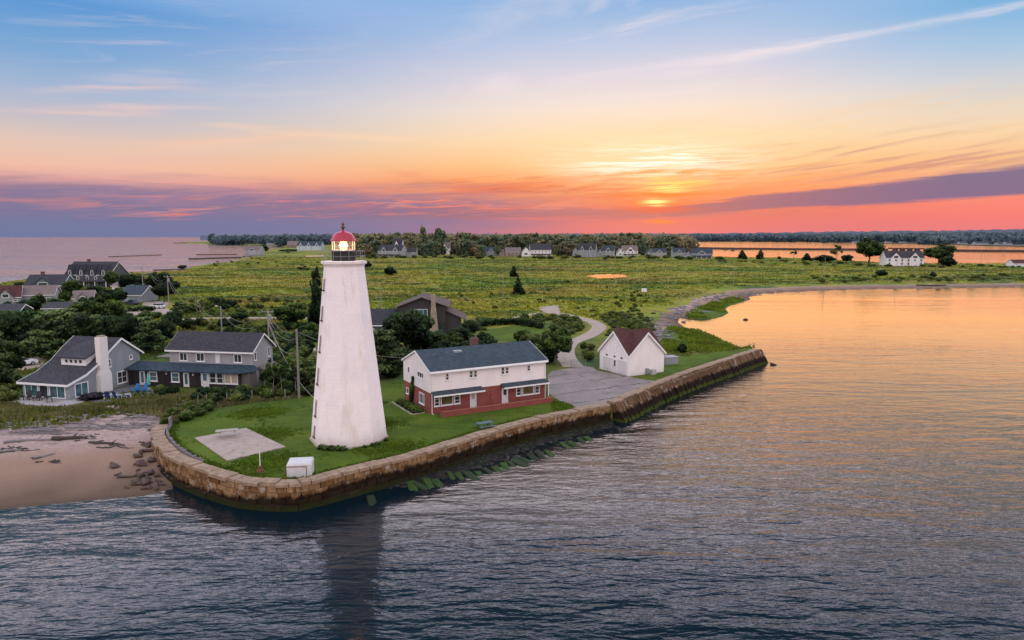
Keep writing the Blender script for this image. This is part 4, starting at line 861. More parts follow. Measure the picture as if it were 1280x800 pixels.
def garage():
    S = 7.1
    A = P2(785.7,470.7); root = tag(empty('garage', (*A, 2.0), R(30.5)), 'small white garage with crossing gables, a brown roof and two pale garage doors', 'garage')
    ev, rg = 3.1, 6.35
    m = MB()
    m.extrude([(0,0,-.2),(0,S,-.2),(0,S,ev),(0,S/2,rg),(0,0,ev)], (S,0,0)); m.build('wall', M['garage_white'], root)
    m = MB(); m.extrude([(0,.0,ev),(S,.0,ev),(S/2,.0,rg)], (0,S,0)); m.build('gable', M['garage_white'], root)
    # roof: two crossing ridges meeting in valleys, built as eight sloping panels
    m = MB(); h = S/2; o = .22; e = ev; up = .03; th = .16; k = (rg-ev)/h
    def tri(a, b_, c):
        a, b_, c = [Vector(v)+Vector((0,0,up)) for v in (a,b_,c)]
        if (b_-a).cross(c-a).z < 0: b_, c = c, b_
        d = Vector((0,0,th)); m.add([a,b_,c,a+d,b_+d,c+d], [(2,1,0),(3,4,5),(0,1,4,3),(1,2,5,4),(2,0,3,5)])
    ctr = (h,h,rg)
    for ax in (0,1):
        for s1 in (0,1):          # which end of the ridge
            for s2 in (0,1):      # which side of it
                end = (-o if s1 == 0 else S+o); side = 0 if s2 == 0 else S; edge = -o if s2 == 0 else S+o
                crn = 0 if s1 == 0 else S
                ridge_end = (end, h, rg) if ax == 0 else (h, end, rg)
                low = (end, edge, e-k*o) if ax == 0 else (edge, end, e-k*o)
                tri(ctr, ridge_end, low)
    m.build('roof', M['brown_roof'], root)
    for nm, f in (('front', facemap('left',S,S)), ('right', facemap('front',S,S))):
        t = MB()
        for a, b_ in (((-o,e-k*o),(h,rg)),((S+o,e-k*o),(h,rg))):
            P_ = [f(a[0],a[1]-.16,o+.005),f(b_[0],b_[1]-.16,o+.005),f(b_[0],b_[1]+.2,o+.005),f(a[0],a[1]+.2,o+.005)]
            n_ = Vector(f(0,0,1))-Vector(f(0,0,0)); t.extrude(P_, n_*.05)
        t.build('barge_board', M['trim_white'], root)
    fl = facemap('left',S,S)
    for u0,u1 in ((.55,2.75),(4.1,6.35)):
        u0, u1 = u0-.15, u1-.15; m = MB(); fbox(m,fl,u0,u1,.03,2.15,-.02,.03); d = m.build('garage_door', M['garage_door'], root)
        fr = MB(); fbox(fr,fl,u0-.12,u0-.002,.0,2.28,-.02,.06); fbox(fr,fl,u1+.002,u1+.12,.0,2.28,-.02,.06); fbox(fr,fl,u0,u1,2.152,2.28,-.02,.06); fr.build('frame', M['trim_white'], d)
        hd = MB(); fbox(hd,fl,(u0+u1)/2-.15,(u0+u1)/2+.15,.35,.42,.03,.08); hd.build('handle', M['metal_grey'], d)
    door(root, fl, 2.9,.05,3.65,2.15, M['door_white'], M['glass'], (.5,.92))
    m = MB(); fbox(m,fl,3.0,4.1,3.25,4.3,-.02,.04); hz = m.build('loft_hatch', M['garage_white'], root); hh = MB(); fbox(hh,fl,3.5,3.56,3.3,4.25,.042,.06); hh.build('batten', M['trim_white'], hz)
    for u in (1.6, 5.2, 3.3): lm = MB(); fbox(lm,fl,u-.09,u+.09,2.5,2.72,0,.2); lm.build('wall_lamp', M['black_metal'], root)
    ff = facemap('front',S,S)
    b_ = MB(); fbox(b_,ff,3.3,3.75,.05,.95,-.01,.3); b_.build('meter_box', M['metal_grey'], root)
    t = MB(); fbox(t,ff,4.0,4.9,.0,.12,.15,.8); fbox(t,ff,4.05,4.85,.12,.75,.2,.75)
    o_ = t.build('air_conditioner', plain('ac_grey',(.42,.42,.43),.5,.1)); o_.location = root.location; o_.rotation_euler = root.rotation_euler; tag(o_, 'small pale box unit on the ground against the blank garage wall', 'air conditioner')
    return root
garage_root = garage()
# grey tank beside the garage
x, y, _ = P(836,454.5); m = MB(); m.box(-1.25,1.25,-.9,.9,0,1.15); m.box(-1.32,1.32,-.97,.97,1.15,1.25); m.box(-1.0,-.5,-.2,.2,1.25,1.33)
o = m.build('storage_box', plain('galvanised_grey',(.25,.27,.29),.6,.15)); o.location = (x,y,2.0); o.rotation_euler[2] = R(20); tag(o, 'grey lidded storage box on the grass behind the garage', 'storage box')

def grey_house():
    A = P2(29.5,496); root = tag(empty('grey_house', (*A, 2.0), R(-14.2)), 'grey shingled house with a sweeping roof, long dormer and tall white chimney, beside the beach', 'house')
    L, W = 7.6, 12.0
    prof = [(0,2.05),(2.4,2.75),(4.7,3.95),(6.6,5.45),(8.6,6.75),(12.0,4.4)]
    m = MB(); m.extrude([(0,0,-.3),(0,W,-.3)]+[(0,y,z-.08) for y, z in prof[::-1]], (L,0,0)); m.build('wall', M['grey_shingle'], root)
    m = MB(); ex = [(-.55,1.92)]+prof[1:5]+[(12.5,4.06)]; o = .3
    for (y0,z0),(y1,z1) in zip(ex, ex[1:]): m.extrude([(-o,y0,z0),(-o,y1,z1),(-o,y1,z1+.2),(-o,y0,z0+.2)], (L+2*o,0,0))
    ro = m.build('roof', M['dark_roof'], root)
    t = MB()
    for x0 in (L+o+.004, -o-.054):
        for (y0,z0),(y1,z1) in zip(ex, ex[1:]): t.extrude([(x0,y0,z0-.08),(x0,y1,z1-.08),(x0,y1,z1+.22),(x0,y0,z0+.22)], (.05,0,0))
    t.box(-o,L+o,-.6,-.553,1.84,2.12); t.build('fascia', M['trim_white'], root)
    # long shed dormer with four lights
    d = MB(); d.hexa([(2.3,3.9,3.3),(6.4,3.9,3.3),(6.4,7.3,5.0),(2.3,7.3,5.0)],[(2.3,3.9,4.75),(6.4,3.9,4.75),(6.4,7.3,6.05),(2.3,7.3,6.05)]); dr = d.build('dormer', M['trim_white'], root)
    d = MB(); d.hexa([(2.0,3.55,4.66),(6.7,3.55,4.66),(6.7,7.9,6.30),(2.0,7.9,6.30)],[(2.0,3.55,4.82),(6.7,3.55,4.82),(6.7,7.9,6.46),(2.0,7.9,6.46)]); d.build('dormer_roof', M['dark_roof'], dr)
    for k in range(4):
        u = 2.95+k*.78; window(dr, lambda u_, z_, n_: (u_, 3.9-n_, z_), u, 4.0, u+.58, 4.55, 1, 1, .06, sill=False)
    c = MB(); y0 = 4.2; c.hexa([(L-.1,y0,-.2),(L+.75,y0,-.2),(L+.75,y0+1.9,-.2),(L-.1,y0+1.9,-.2)],[(L-.1,y0,2.4),(L+.75,y0,2.4),(L+.75,y0+1.9,2.4),(L-.1,y0+1.9,2.4)])
    c.hexa([(L-.1,y0,2.4),(L+.75,y0,2.4),(L+.75,y0+1.9,2.4),(L-.1,y0+1.9,2.4)],[(L-.1,y0+.3,3.1),(L+.7,y0+.3,3.1),(L+.7,y0+1.6,3.1),(L-.1,y0+1.6,3.1)])
    c.box(L-.1,L+.7,y0+.3,y0+1.6,3.1,7.55); ch = c.build('chimney', plain('whitewashed_brick',(.68,.65,.63),.85,.12,3.), root)
    cc = MB(); cc.box(L+.0,L+.6,y0+.5,y0+1.4,7.55,7.75); cc.build('chimney_pot', M['stone_chimney'], ch)
    f, r_ = facemap('front',L,W), facemap('right',L,W)
    for u0,u1 in ((.35,2.55),(4.35,6.95)): window(root,f,u0,.12,u1,1.88,2,1,.12,pane=M['teal_glass'],sill=False)
    window(root,f,2.7,.12,4.2,1.88,1,1,.1,pane=M['glass'],sill=False)
    window(root,r_,.75,.12,2.85,1.95,2,1,.12,pane=M['teal_glass'],sill=False)
    for u0,z0,u1,z1,c_,rw in ((6.2,3.15,6.8,4.25,1,2),(7.65,.5,9.4,2.2,2,2),(10.05,3.55,10.6,4.2,1,1)): window(root,r_,u0,z0,u1,z1,c_,rw,.1)
    door(root,r_,10.35,.05,11.2,2.1,pane=M['glass'])
    v = MB(); v.hexa([(4.6,7.2,5.8),(5.0,7.2,5.8),(5.0,7.6,6.1),(4.6,7.6,6.1)],[(4.6,7.2,6.2),(5.0,7.2,6.2),(5.0,7.6,6.32),(4.6,7.6,6.32)]); v.build('skylight', M['trim_white'], ro)
grey_house()
def shingle_house():
    A = P2(174.8,481.3); root = tag(empty('porch_house', (*A, 2.0), R(-10)), 'pale shingled two-storey house above a long dark porch wing with white doors', 'house')
    L, W = 17.0, 8.6
    m = MB(); m.box(-2.6,L-1.3,.0,2.0,-.3,2.35); m.build('porch_wall', M['dark_boards'], root)
    m = MB(); m.box(L-1.3,L,.25,2.0,-.3,2.2); m.build('end_wall', plain('weathered_board',(.12,.105,.10),.9,.2,2.), root)
    m = MB(); gx, gl, gw = 3.6, 13.0, 5.4; gy = 1.9
    m.extrude([(gx,gy,-.3),(gx,gy+gw,-.3),(gx,gy+gw,5.15),(gx,gy+gw/2,7.1),(gx,gy,5.15)], (gl,0,0)); m.build('upper_wall', M['pale_shingle'], root)
    m = MB(); gable_roof(m, gl, gw, 5.15, 7.1, .35, .18, ove=.5); m.v = [(x+gx,y+gy,z) for x,y,z in m.v]; ro = m.build('roof', M['dark_roof'], root)
    t = MB(); rake(t, gl, gw, 5.15, 7.1, .35, ove=.5); t.v = [(x+gx,y+gy,z) for x,y,z in t.v]; t.build('fascia', M['trim_white'], root)
    for x_,y_ in ((9.8,4.2),(6.8,4.0)): v = MB(); v.tube([(x_,y_,5.6),(x_,y_,6.55)], .09, 8); v.build('vent_pipe', M['trim_white'], ro)
    m = MB(); m.hexa([(-3.2,-.75,2.25),(L-1.2,-.75,2.25),(L-.3,2.0,2.95),(-2.4,2.0,2.95)],[(-3.2,-.75,2.4),(L-1.2,-.75,2.4),(L-.3,2.0,3.1),(-2.4,2.0,3.1)]); pr = m.build('porch_roof', M['porch_roof'], root)
    m = MB(); m.hexa([(L-1.2,-.75,2.3),(L+.4,.6,2.3),(L+.4,2.0,2.5),(L-.3,2.0,2.9)],[(L-1.2,-.75,2.4),(L+.4,.6,2.4),(L+.4,2.0,2.6),(L-.3,2.0,3.06)]); m.build('hip', M['porch_roof'], pr)
    f = facemap('front',L,W); up = lambda u,z,n: (u,gy-n,z)
    for u0,u1 in ((5.2,6.45),(7.85,9.15),(13.7,14.95)): window(root,up,u0,3.35,u1,4.58,2,1,.1)
    m = MB(); fbox(m,up,10.85,11.55,3.2,4.6,-.02,.06); m.build('shutter', M['door_white'], root)
    for u0 in (1.62,5.1): window(root,f,u0,.65,u0+1.28,2.05,1,2,.14,pane=M['teal_glass'])
    for u0 in (.1,7.0): door(root,f,u0,.02,u0+.86,2.05,pane=M['teal_glass'],glass=(.2,.92))
    door(root,f,9.75,.02,10.95,2.25,pane=M['teal_glass'],glass=(.45,.9))
    for k,u0 in enumerate((11.05,12.15,13.3,14.35)): window(root,f,u0,.7,u0+1.02,2.2,1,2 if k < 2 else 1,.09,pane=M['cream_blind'] if k > 1 else M['glass'])
    for u in (4.4,8.6): lm = MB(); fbox(lm,f,u-.08,u+.08,1.7,1.95,0,.2); lm.build('wall_lamp', M['trim_white'], root)
    for u in (-1.0,4.3,9.2): po = MB(); po.box(u-.06,u+.06,-.6,-.48,-.1,2.3); po.build('porch_post', M['dark_boards'], root)
    dk = MB(); dk.box(-2.6,11.,-1.6,-.02,-.25,-.02); dk.build('porch_floor', M['wood_grey'], root)
    rt = lambda u,z,n: (gx+gl+n,gy+u,z)
    window(root,rt,.35,3.65,.9,4.85,1,1,.08); window(root,rt,4.0,3.6,4.6,5.0,1,1,.08); window(root,rt,2.2,.4,4.6,1.9,2,1,.12)
    m = MB(); m.hexa([(L-.4,3.2,2.3),(L+1.1,3.2,1.9),(L+1.1,7.4,1.9),(L-.4,7.4,2.3)],[(L-.4,3.2,2.7),(L+1.1,3.2,2.02),(L+1.1,7.4,2.02),(L-.4,7.4,2.7)]); m.build('side_roof', M['weathered_roof'], root)
    dk = MB(); 
    for k in range(5): dk.box(-.2,3.3,4.0+k*.5,4.35+k*.5,3.35,3.42)
    dk.build('roof_deck', M['wood_grey'], root)
shingle_house()

def simple_house(label, px, py, w_px, depth, h_px, rz, wall, roof, group=None, eave_k=.55, gables=1, nwin=3, chimney=False, axis='long', detail=True, cat='house', name='house', porch=False, z=2.0, wing=0):
    """A house at its place on the land; w_px and h_px are its size in the photo, from which its metres follow."""
    X, Y, _ = P(px, py, z); k = math.hypot(Y, HC)/F; L = w_px*k; Hh = h_px*k; ev = Hh*eave_k; W = depth or L*.6
    root = tag(empty(name, (X, Y, z), rz), label, cat, group)
    def sh(m): m.v = [(x-L/2, y, z_) for x, y, z_ in m.v]; return m
    m = MB(); gable_walls(m, L, W, ev, Hh, -1.5); sh(m).build('wall', wall, root)
    m = MB(); gable_roof(m, L, W, ev, Hh, .3, .25); ro = sh(m).build('roof', roof, root)
    f = lambda u, z_, n: (u-L/2, -n, z_)
    if detail:
        m = MB(); rake(m, L, W, ev, Hh, .3, h=.3); sh(m).build('fascia', M['trim_white'], root)
        for i in range(gables):
            c = L*(i+.5)/gables; g = L/gables*.27; gz = ev+(Hh-ev)*.8; d = W*.42
            m = MB(); m.extrude([(c-g,-.35,-1.),(c+g,-.35,-1.),(c+g,-.35,ev),(c,-.35,gz),(c-g,-.35,ev)], (0,d,0)); gb = sh(m).build('gable', wall, root)
            m = MB()
            for s_ in (-1,1): m.extrude([(c,-.6,gz+.02),(c+s_*(g+.3),-.6,ev-.25),(c+s_*(g+.3),-.6,ev),(c,-.6,gz+.27)], (0,d+.3,0))
            sh(m).build('gable_roof', roof, gb)
            window(gb, lambda u, z_, n: (u-L/2, -.35-n, z_), c-g*.45, ev*.95, c+g*.45, ev*.95+(gz-ev)*.5, 1, 1, .14, sill=False)
        wh = min(1.7, ev*.3); n = nwin
        for row in range(2 if ev > 4.2 else 1):
            zc = ev*(.52 if ev <= 4.2 else (.28, .72)[row])
            for i in range(n):
                c = L*(i+.5)/n
                if i % 3 == 1 and row == 0: continue
                if gables and min(abs(c-L*(j+.5)/gables) for j in range(gables)) < L/gables*.34: nn = .35
                else: nn = 0.
                window(root, f, c-.62, zc-wh/2, c+.62, zc+wh/2, 1, 1, .14, sill=False, n=nn)
    if wing:
        wl = L*abs(wing); x0 = L+.01 if wing > 0 else -wl-.01; we, wr = ev*.72, ev*.72+(Hh-ev)*.8
        m = MB(); m.extrude([(x0,1.,-1.5),(x0+wl,1.,-1.5),(x0+wl,1.,we),(x0+wl/2,1.,wr),(x0,1.,we)], (0,W*.8,0)); wg = sh(m).build('wing', wall, root)
        m = MB()
        for s_ in (-1,1): c = x0+wl/2; m.extrude([(c,.6,wr+.02),(c+s_*(wl/2+.25),.6,we-.2),(c+s_*(wl/2+.25),.6,we+.05),(c,.6,wr+.27)], (0,W*.8+.6,0))
        sh(m).build('wing_roof', roof, wg); window(wg, lambda u,z_,n: (u-L/2,1.-n,z_), x0+wl*.3, we*.35, x0+wl*.7, we*.75, 2, 1, .14, sill=False)
    if porch:
        m = MB(); m.hexa([(0,-2.6,2.3),(L,-2.6,2.3),(L,-.02,2.8),(0,-.02,2.8)],[(0,-2.6,2.5),(L,-2.6,2.5),(L,-.02,3.05),(0,-.02,3.05)]); po = sh(m).build('porch', roof, root)
        m = MB()
        for i in range(5): u = .15+i*(L-.3)/4; m.box(u-.12,u+.12,-2.5,-2.26,-.5,2.3)
        sh(m).build('posts', M['trim_white'], po)
    if chimney:
        m = MB(); m.box(L*.3-.5,L*.3+.5,W*.55-.5,W*.55+.5,Hh*.6,Hh+1.1); m.box(L*.3-.6,L*.3+.6,W*.55-.6,W*.55+.6,Hh+1.1,Hh+1.3); sh(m).build('chimney', M['chimney_brick'], ro)
    return root

# house with the stone chimney behind the lighthouse: gable end to the water, lower wing to the right
def stone_chimney_house():
    X, Y, _ = P(528, 418, 2.0); root = tag(empty('dark_gabled_house', (X, Y, 2.0), R(3)), 'dark slate-grey gabled house with a tall tapering stone chimney, half hidden by dark trees', 'house')
    D = 12.
    m = MB(); m.extrude([(-5.2,0,-.5),(5.0,0,-.5),(5.0,0,6.2),(0,0,8.0),(-5.2,0,6.0)], (0,D,0)); m.build('wall', M['umber_shingle'], root)
    m = MB(); m.extrude([(5.0,.8,-.5),(8.2,.8,-.5),(8.2,.8,3.5),(5.0,.8,5.1)], (0,D-2,0)); m.build('wing_wall', M['umber_shingle'], root)
    m = MB(); 
    for a, b_ in (((0,8.0),(5.9,5.88)),((0,8.0),(-6.0,5.70))): m.extrude([(a[0],-.7,a[1]+.02),(b_[0],-.7,b_[1]+.02),(b_[0],-.7,b_[1]+.16),(a[0],-.7,a[1]+.16)], (0,D+1.2,0))
    ro = m.build('roof', M['umber_roof'], root)
    m = MB(); m.extrude([(5.02,.2,5.1),(9.4,.2,3.0),(9.4,.2,3.14),(5.02,.2,5.24)], (0,D-1,0)); m.build('wing_roof', M['umber_roof'], root)
    m = MB(); m.box(8.9,9.1,.4,.6,-.5,3.1); m.box(8.9,9.1,5.4,5.6,-.5,3.1); m.build('porch_post', M['dark_boards'], root)
    c = MB(); c.hexa([(1.6,-1.0,-.5),(3.6,-1.0,-.5),(3.6,-.02,-.5),(1.6,-.02,-.5)],[(2.0,-.8,6.2),(3.0,-.8,6.2),(3.0,-.02,6.2),(2.0,-.02,6.2)]); c.hexa([(2.0,-.8,6.2),(3.0,-.8,6.2),(3.0,0,6.2),(2.0,0,6.2)],[(2.1,-.8,8.7),(2.9,-.8,8.7),(2.9,0,8.7),(2.1,0,8.7)]); c.build('chimney', M['stone_chimney'], root)
    f = lambda u,z,n: (u,-n,z)
    window(root,f,-1.6,3.9,1.2,5.5,3,1,.1,pane=M['teal_glass']); window(root,f,-1.2,.9,1.2,2.5,2,1,.1,M['dark_boards']); window(root,f,3.8,.6,4.8,2.6,1,1,.08,M['dark_boards']); window(root,f,-4.2,.9,-2.2,2.5,2,1,.1,M['dark_boards'])
    return root
stone_chimney_house()
SH = simple_house
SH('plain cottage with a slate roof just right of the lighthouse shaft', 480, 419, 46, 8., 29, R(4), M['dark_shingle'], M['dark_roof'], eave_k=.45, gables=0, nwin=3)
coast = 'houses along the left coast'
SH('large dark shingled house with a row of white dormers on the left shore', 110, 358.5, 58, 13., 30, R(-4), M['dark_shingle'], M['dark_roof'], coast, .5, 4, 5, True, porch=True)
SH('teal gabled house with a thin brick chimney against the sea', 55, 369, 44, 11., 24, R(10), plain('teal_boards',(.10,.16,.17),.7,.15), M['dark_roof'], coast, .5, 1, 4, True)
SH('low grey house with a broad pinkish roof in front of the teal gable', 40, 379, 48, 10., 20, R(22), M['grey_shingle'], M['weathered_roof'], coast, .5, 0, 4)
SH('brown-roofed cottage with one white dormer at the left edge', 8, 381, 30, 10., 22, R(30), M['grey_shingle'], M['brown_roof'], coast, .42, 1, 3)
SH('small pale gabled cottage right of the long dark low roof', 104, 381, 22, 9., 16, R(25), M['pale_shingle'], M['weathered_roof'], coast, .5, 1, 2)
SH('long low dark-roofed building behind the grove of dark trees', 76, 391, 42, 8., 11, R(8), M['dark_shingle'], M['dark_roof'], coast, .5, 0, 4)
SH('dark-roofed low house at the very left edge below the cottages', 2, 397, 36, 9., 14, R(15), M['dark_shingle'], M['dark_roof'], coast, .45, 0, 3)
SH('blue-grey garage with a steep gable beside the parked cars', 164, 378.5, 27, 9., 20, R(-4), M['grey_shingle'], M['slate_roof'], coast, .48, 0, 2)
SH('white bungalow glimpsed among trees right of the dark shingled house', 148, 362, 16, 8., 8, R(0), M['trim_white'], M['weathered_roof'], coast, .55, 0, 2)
tl = 'houses along the edge of the far wood'
far = [('wide grey and white house complex with two gables right of the lighthouse lantern',487,321.5,44,14,2,5,0,'pale_shingle','dark_roof'),
 ('white tower-like house rising behind the wide grey house complex',496,318,14,17,1,2,0,'white_paint','dark_roof'),
 ('long low shed wing at the right end of the wide grey house complex',513,321.2,20,10,0,3,0,'grey_shingle','dark_roof'),
 ('white gabled house peeping between tall trees at the wood edge',556,318,18,15,1,2,0,'white_paint','weathered_roof'),
 ('small blue-grey house left of the brown house at the wood edge',614,320,20,11,1,2,0,'grey_shingle','slate_roof'),
 ('low brown house with a broad roof at the wood edge',641,320.7,26,11,0,4,0,'weathered','weathered_roof'),
 ('long white house with many windows at the middle of the wood edge',676,320.6,36,13,0,6,0,'white_paint','dark_roof'),
 ('grey low wing left of the long white house',662,320.3,16,9,0,2,0,'pale_shingle','slate_roof'),
 ('grey house with twin white-edged gables at the wood edge',733,321.5,30,14,2,4,0,'grey_shingle','dark_roof'),
 ('pale gabled house just right of the twin-gabled house',760,321,20,13,1,3,0,'pale_shingle','slate_roof'),
 ('cream house with a tall central gable and a porch of white posts',788,320.5,26,12,1,4,0,'white_paint','weathered_roof'),
 ('long pale green house with a low gable left of the bay',824,321,26,10,1,4,0,'pale_shingle','slate_roof'),
 ('small grey round-gabled house between the pale green house and the bay',849,322,17,11,1,2,0,'grey_shingle','slate_roof'),
 ('broad grey house with a chimney standing right at the edge of the bay',877,323.3,34,12,1,4,1,'grey_shingle','slate_roof')]
M['weathered'] = siding('weathered_brown', (.22,.17,.14), .2, True)
for lb,px,py,w,h,g,n,ch,wm,rm in far:
    SH(lb, px, py, w*(.72 if w > 17 else .94), None, h*random.uniform(.98,1.2), R(random.uniform(-22,22)), M[wm], M[rm], tl, .52, g, n, bool(ch), porch='porch' in lb or w > 33, wing=random.choice((-.42,-.34,.38,.46)) if w > 17 and 'complex' not in lb else 0)
SH('large white house with steep dark gables between two trees on the bay shore', 1131, 332.3, 46, 10., 18, R(-3), M['white_paint'], M['dark_roof'], None, .55, 2, 6, True)
SH('low red-roofed bungalow at the right edge of the bay shore', 1277, 333.2, 20, 8., 8, R(0), M['white_paint'], M['brown_roof'], None, .5, 0, 3)
SH('grey gabled house standing by the stone piers on the left', 315, 318.5, 21, None, 11, R(-6), M['pale_shingle'], M['weathered_roof'], None, .5, 1, 3)
SH('pale blue house with many gables left of the lighthouse lantern', 386, 313, 30, None, 11, R(0), plain('pale_blue_boards',(.42,.50,.55),.7,.1), M['slate_roof'], None, .5, 3, 4)
SH('small pinkish house left of the many-gabled pale blue house', 366, 309.5, 14, None, 8, R(0), M['weathered'], M['weathered_roof'], None, .5, 0, 2)
for px,py,w,h in ((279,304.3,13,4),(298,304.6,14,5),(311,305,9,3.5),(340,306.2,14,5),(365,307,9,4)):
    SH('tiny pale house on the far wooded point across the water', px, py, w, 14., h, 0, M['pale_shingle'], M['slate_roof'], 'houses on the far point', .5, 0, 2, detail=False, z=1.5)
for px,py,w,h in ((918,301.3,8,2.6),(928,301.4,7,2.4),(945,301.5,6,2.4),(957,301.5,8,2.6),(1070,303.5,7,2.6),(1112,303.8,8,3),(1130,303.9,8,2.6),(1164,304.2,12,4),(1205,305.2,11,4),(1228,306,20,5),(1253,306.2,13,4),(1262,306.3,9,5)):
    SH('tiny white house on the far shore of the bay', px, py, w*.8, 18., h*.85, 0, M['pale_shingle'], M['slate_roof'], 'houses on the far bay shore', .5, 0, 2, detail=False, z=1.2)

# ---------------------------------------------------------------- far ground, hills, causeway, piers
M['far_ground'] = plain('far_ground', (.07,.075,.05), .95, .3, .01)
M['far_beach'] = plain('far_mud', (.20,.11,.07), .95, .3, .01)
struct(sheet('far_shore', [P2(826,301.6,1.2), P2(905,301.7,1.2), P2(1028,301.9,1.2), P2(1034,303.2,1.2), P2(1150,304.2,1.2), P2(1230,306.6,1.2), P2(1300,308.2,1.2), P2(1500,312,1.2), (9000,4000), (9000,9000), (600,9000)], 1.2, M['far_ground']))
def hill():
    m = MB(); rnd = random.Random(8); nx = 260; row = []
    ctl = [(250,294.6),(330,294.2),(440,293),(560,292.6),(700,292.2),(840,291.8),(950,291),(1050,289.6),(1150,288.6),(1280,286.6),(1500,286)]
    D0 = 6200.
    for i in range(nx+1):
        px = 250+1250*i/nx
        for (a,ya),(b_,yb) in zip(ctl, ctl[1:]):
            if a <= px <= b_: py = ya+(yb-ya)*(px-a)/(b_-a)
        az = R(AE(px,300)[0]); e = R(AE(px, py)[1]); zt = HC+D0*math.tan(e)+rnd.uniform(-5,5)
        for d, z in ((-900, -2.), (-400, zt*.55), (0, zt), (900, zt*.8), (1600,-5.)): row.append(((D0+d)*math.sin(az), (D0+d)*math.cos(az), z))
    m.v = row; m.f = [(i*5+k, (i+1)*5+k, (i+1)*5+k+1, i*5+k+1) for i in range(nx) for k in range(4)]; m.t = [.5]*len(m.f)
    struct(m.build('hills', M['hill'], None, True))
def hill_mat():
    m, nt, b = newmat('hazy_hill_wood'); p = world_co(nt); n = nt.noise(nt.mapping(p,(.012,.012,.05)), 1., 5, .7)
    setcol(nt, b, nt.ramp(n, [(.3,(.06,.085,.125)),(.7,(.10,.125,.16))]), .95, .05); return m  # haze of distance is mixed into the hill colour itself
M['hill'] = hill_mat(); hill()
def strip_object(name, px_line, w, z0, z1, mat, label, cat, parts=None):
    pts = [Vector(P2(x,y,z1)) for x,y in px_line]; a = offset_line(pts, w/2); b_ = offset_line(pts, -w/2); m = MB()
    for i in range(len(pts)-1): m.hexa([(*b_[i],z0),(*b_[i+1],z0),(*a[i+1],z0),(*a[i],z0)], [(*b_[i],z1),(*b_[i+1],z1),(*a[i+1],z1),(*a[i],z1)])
    o = m.build(name, mat); return tag(o, label, cat)
M['pier_stone'] = plain('pier_stone', (.085,.06,.055), .9, .35, .3)
strip_object('causeway', [(842,308.2),(900,309.3),(1000,310.2),(1080,310.6),(1110,310.8)], 9, -1, 3.2, M['pier_stone'], 'long dark low causeway crossing the bay, left of the bridge', 'causeway')
strip_object('causeway', [(1156,311.2),(1220,312),(1300,312.6),(1400,313.2)], 9, -1, 3.2, M['pier_stone'], 'dark low causeway crossing the bay right of the bridge', 'causeway')
def bridge():
    a, b_ = Vector(P(1110,310.8,3.)), Vector(P(1156,311.2,3.)); r = empty('rail_bridge', a); tag(r, 'low dark bridge on short piers joining the two causeways', 'bridge')
    m = MB(); m.beam((0,0,0.4), b_-a+Vector((0,0,.4)), 7, 2.2); m.build('deck', M['pier_stone'], r)
    for k in range(1,5): q = (b_-a)*k/5; m = MB(); m.box(q.x-3,q.x+3,q.y-3,q.y+3,-5,-.7); m.build('pier', M['pier_stone'], r)
bridge()
strip_object('stone_pier', [(246,317.7),(275,317.6),(296,317.4)], 6, -1, .9, M['pier_stone'], 'thin dark stone pier reaching into the sea, the farther of two', 'pier')
strip_object('stone_pier', [(238,322.6),(275,321.6),(300,321)], 8, -1, 1.2, M['pier_stone'], 'broad dark stone pier reaching into the sea, the nearer of two', 'pier')
strip_object('breakwater', [(138,320.4),(168,319.3),(200,318.3)], 6, -1, .6, M['pier_stone'], 'dark low breakwater lying alone in the sea off the left coast', 'breakwater')
strip_object('sandbar', [(192,337),(215,336.4),(236,335.6)], 6, -1, .5, M['pier_stone'], 'thin dark reef close to the marsh tip on the left', 'reef')
strip_object('jetty_point', [(217,303.5),(240,303.4),(262,304)], 14, -1, 1.6, M['pier_stone'], 'low dark spit at the tip of the far wooded point', 'spit')

# ---------------------------------------------------------------- vegetation
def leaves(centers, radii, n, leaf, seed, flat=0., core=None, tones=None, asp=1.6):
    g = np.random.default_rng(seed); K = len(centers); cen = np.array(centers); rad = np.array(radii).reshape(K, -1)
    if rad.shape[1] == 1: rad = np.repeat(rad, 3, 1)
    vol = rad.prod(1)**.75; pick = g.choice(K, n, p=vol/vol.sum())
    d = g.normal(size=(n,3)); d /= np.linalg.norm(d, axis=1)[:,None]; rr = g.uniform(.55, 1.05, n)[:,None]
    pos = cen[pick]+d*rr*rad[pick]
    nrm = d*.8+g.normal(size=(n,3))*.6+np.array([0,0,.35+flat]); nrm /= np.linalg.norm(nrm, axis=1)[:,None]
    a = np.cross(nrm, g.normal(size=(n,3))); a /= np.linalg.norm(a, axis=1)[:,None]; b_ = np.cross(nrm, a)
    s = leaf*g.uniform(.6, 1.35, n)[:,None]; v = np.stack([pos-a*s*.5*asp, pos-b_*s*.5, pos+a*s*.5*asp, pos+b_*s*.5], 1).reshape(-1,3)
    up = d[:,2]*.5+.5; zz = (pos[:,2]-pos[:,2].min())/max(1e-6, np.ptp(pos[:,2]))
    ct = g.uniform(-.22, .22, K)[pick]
    t = np.clip(.08+.55*up*rr[:,0]+.25*zz+ct+g.uniform(-.13,.13,n), 0, 1)  # shade put into leaf tone: undersides and low leaves darker, tops lighter
    return v, t
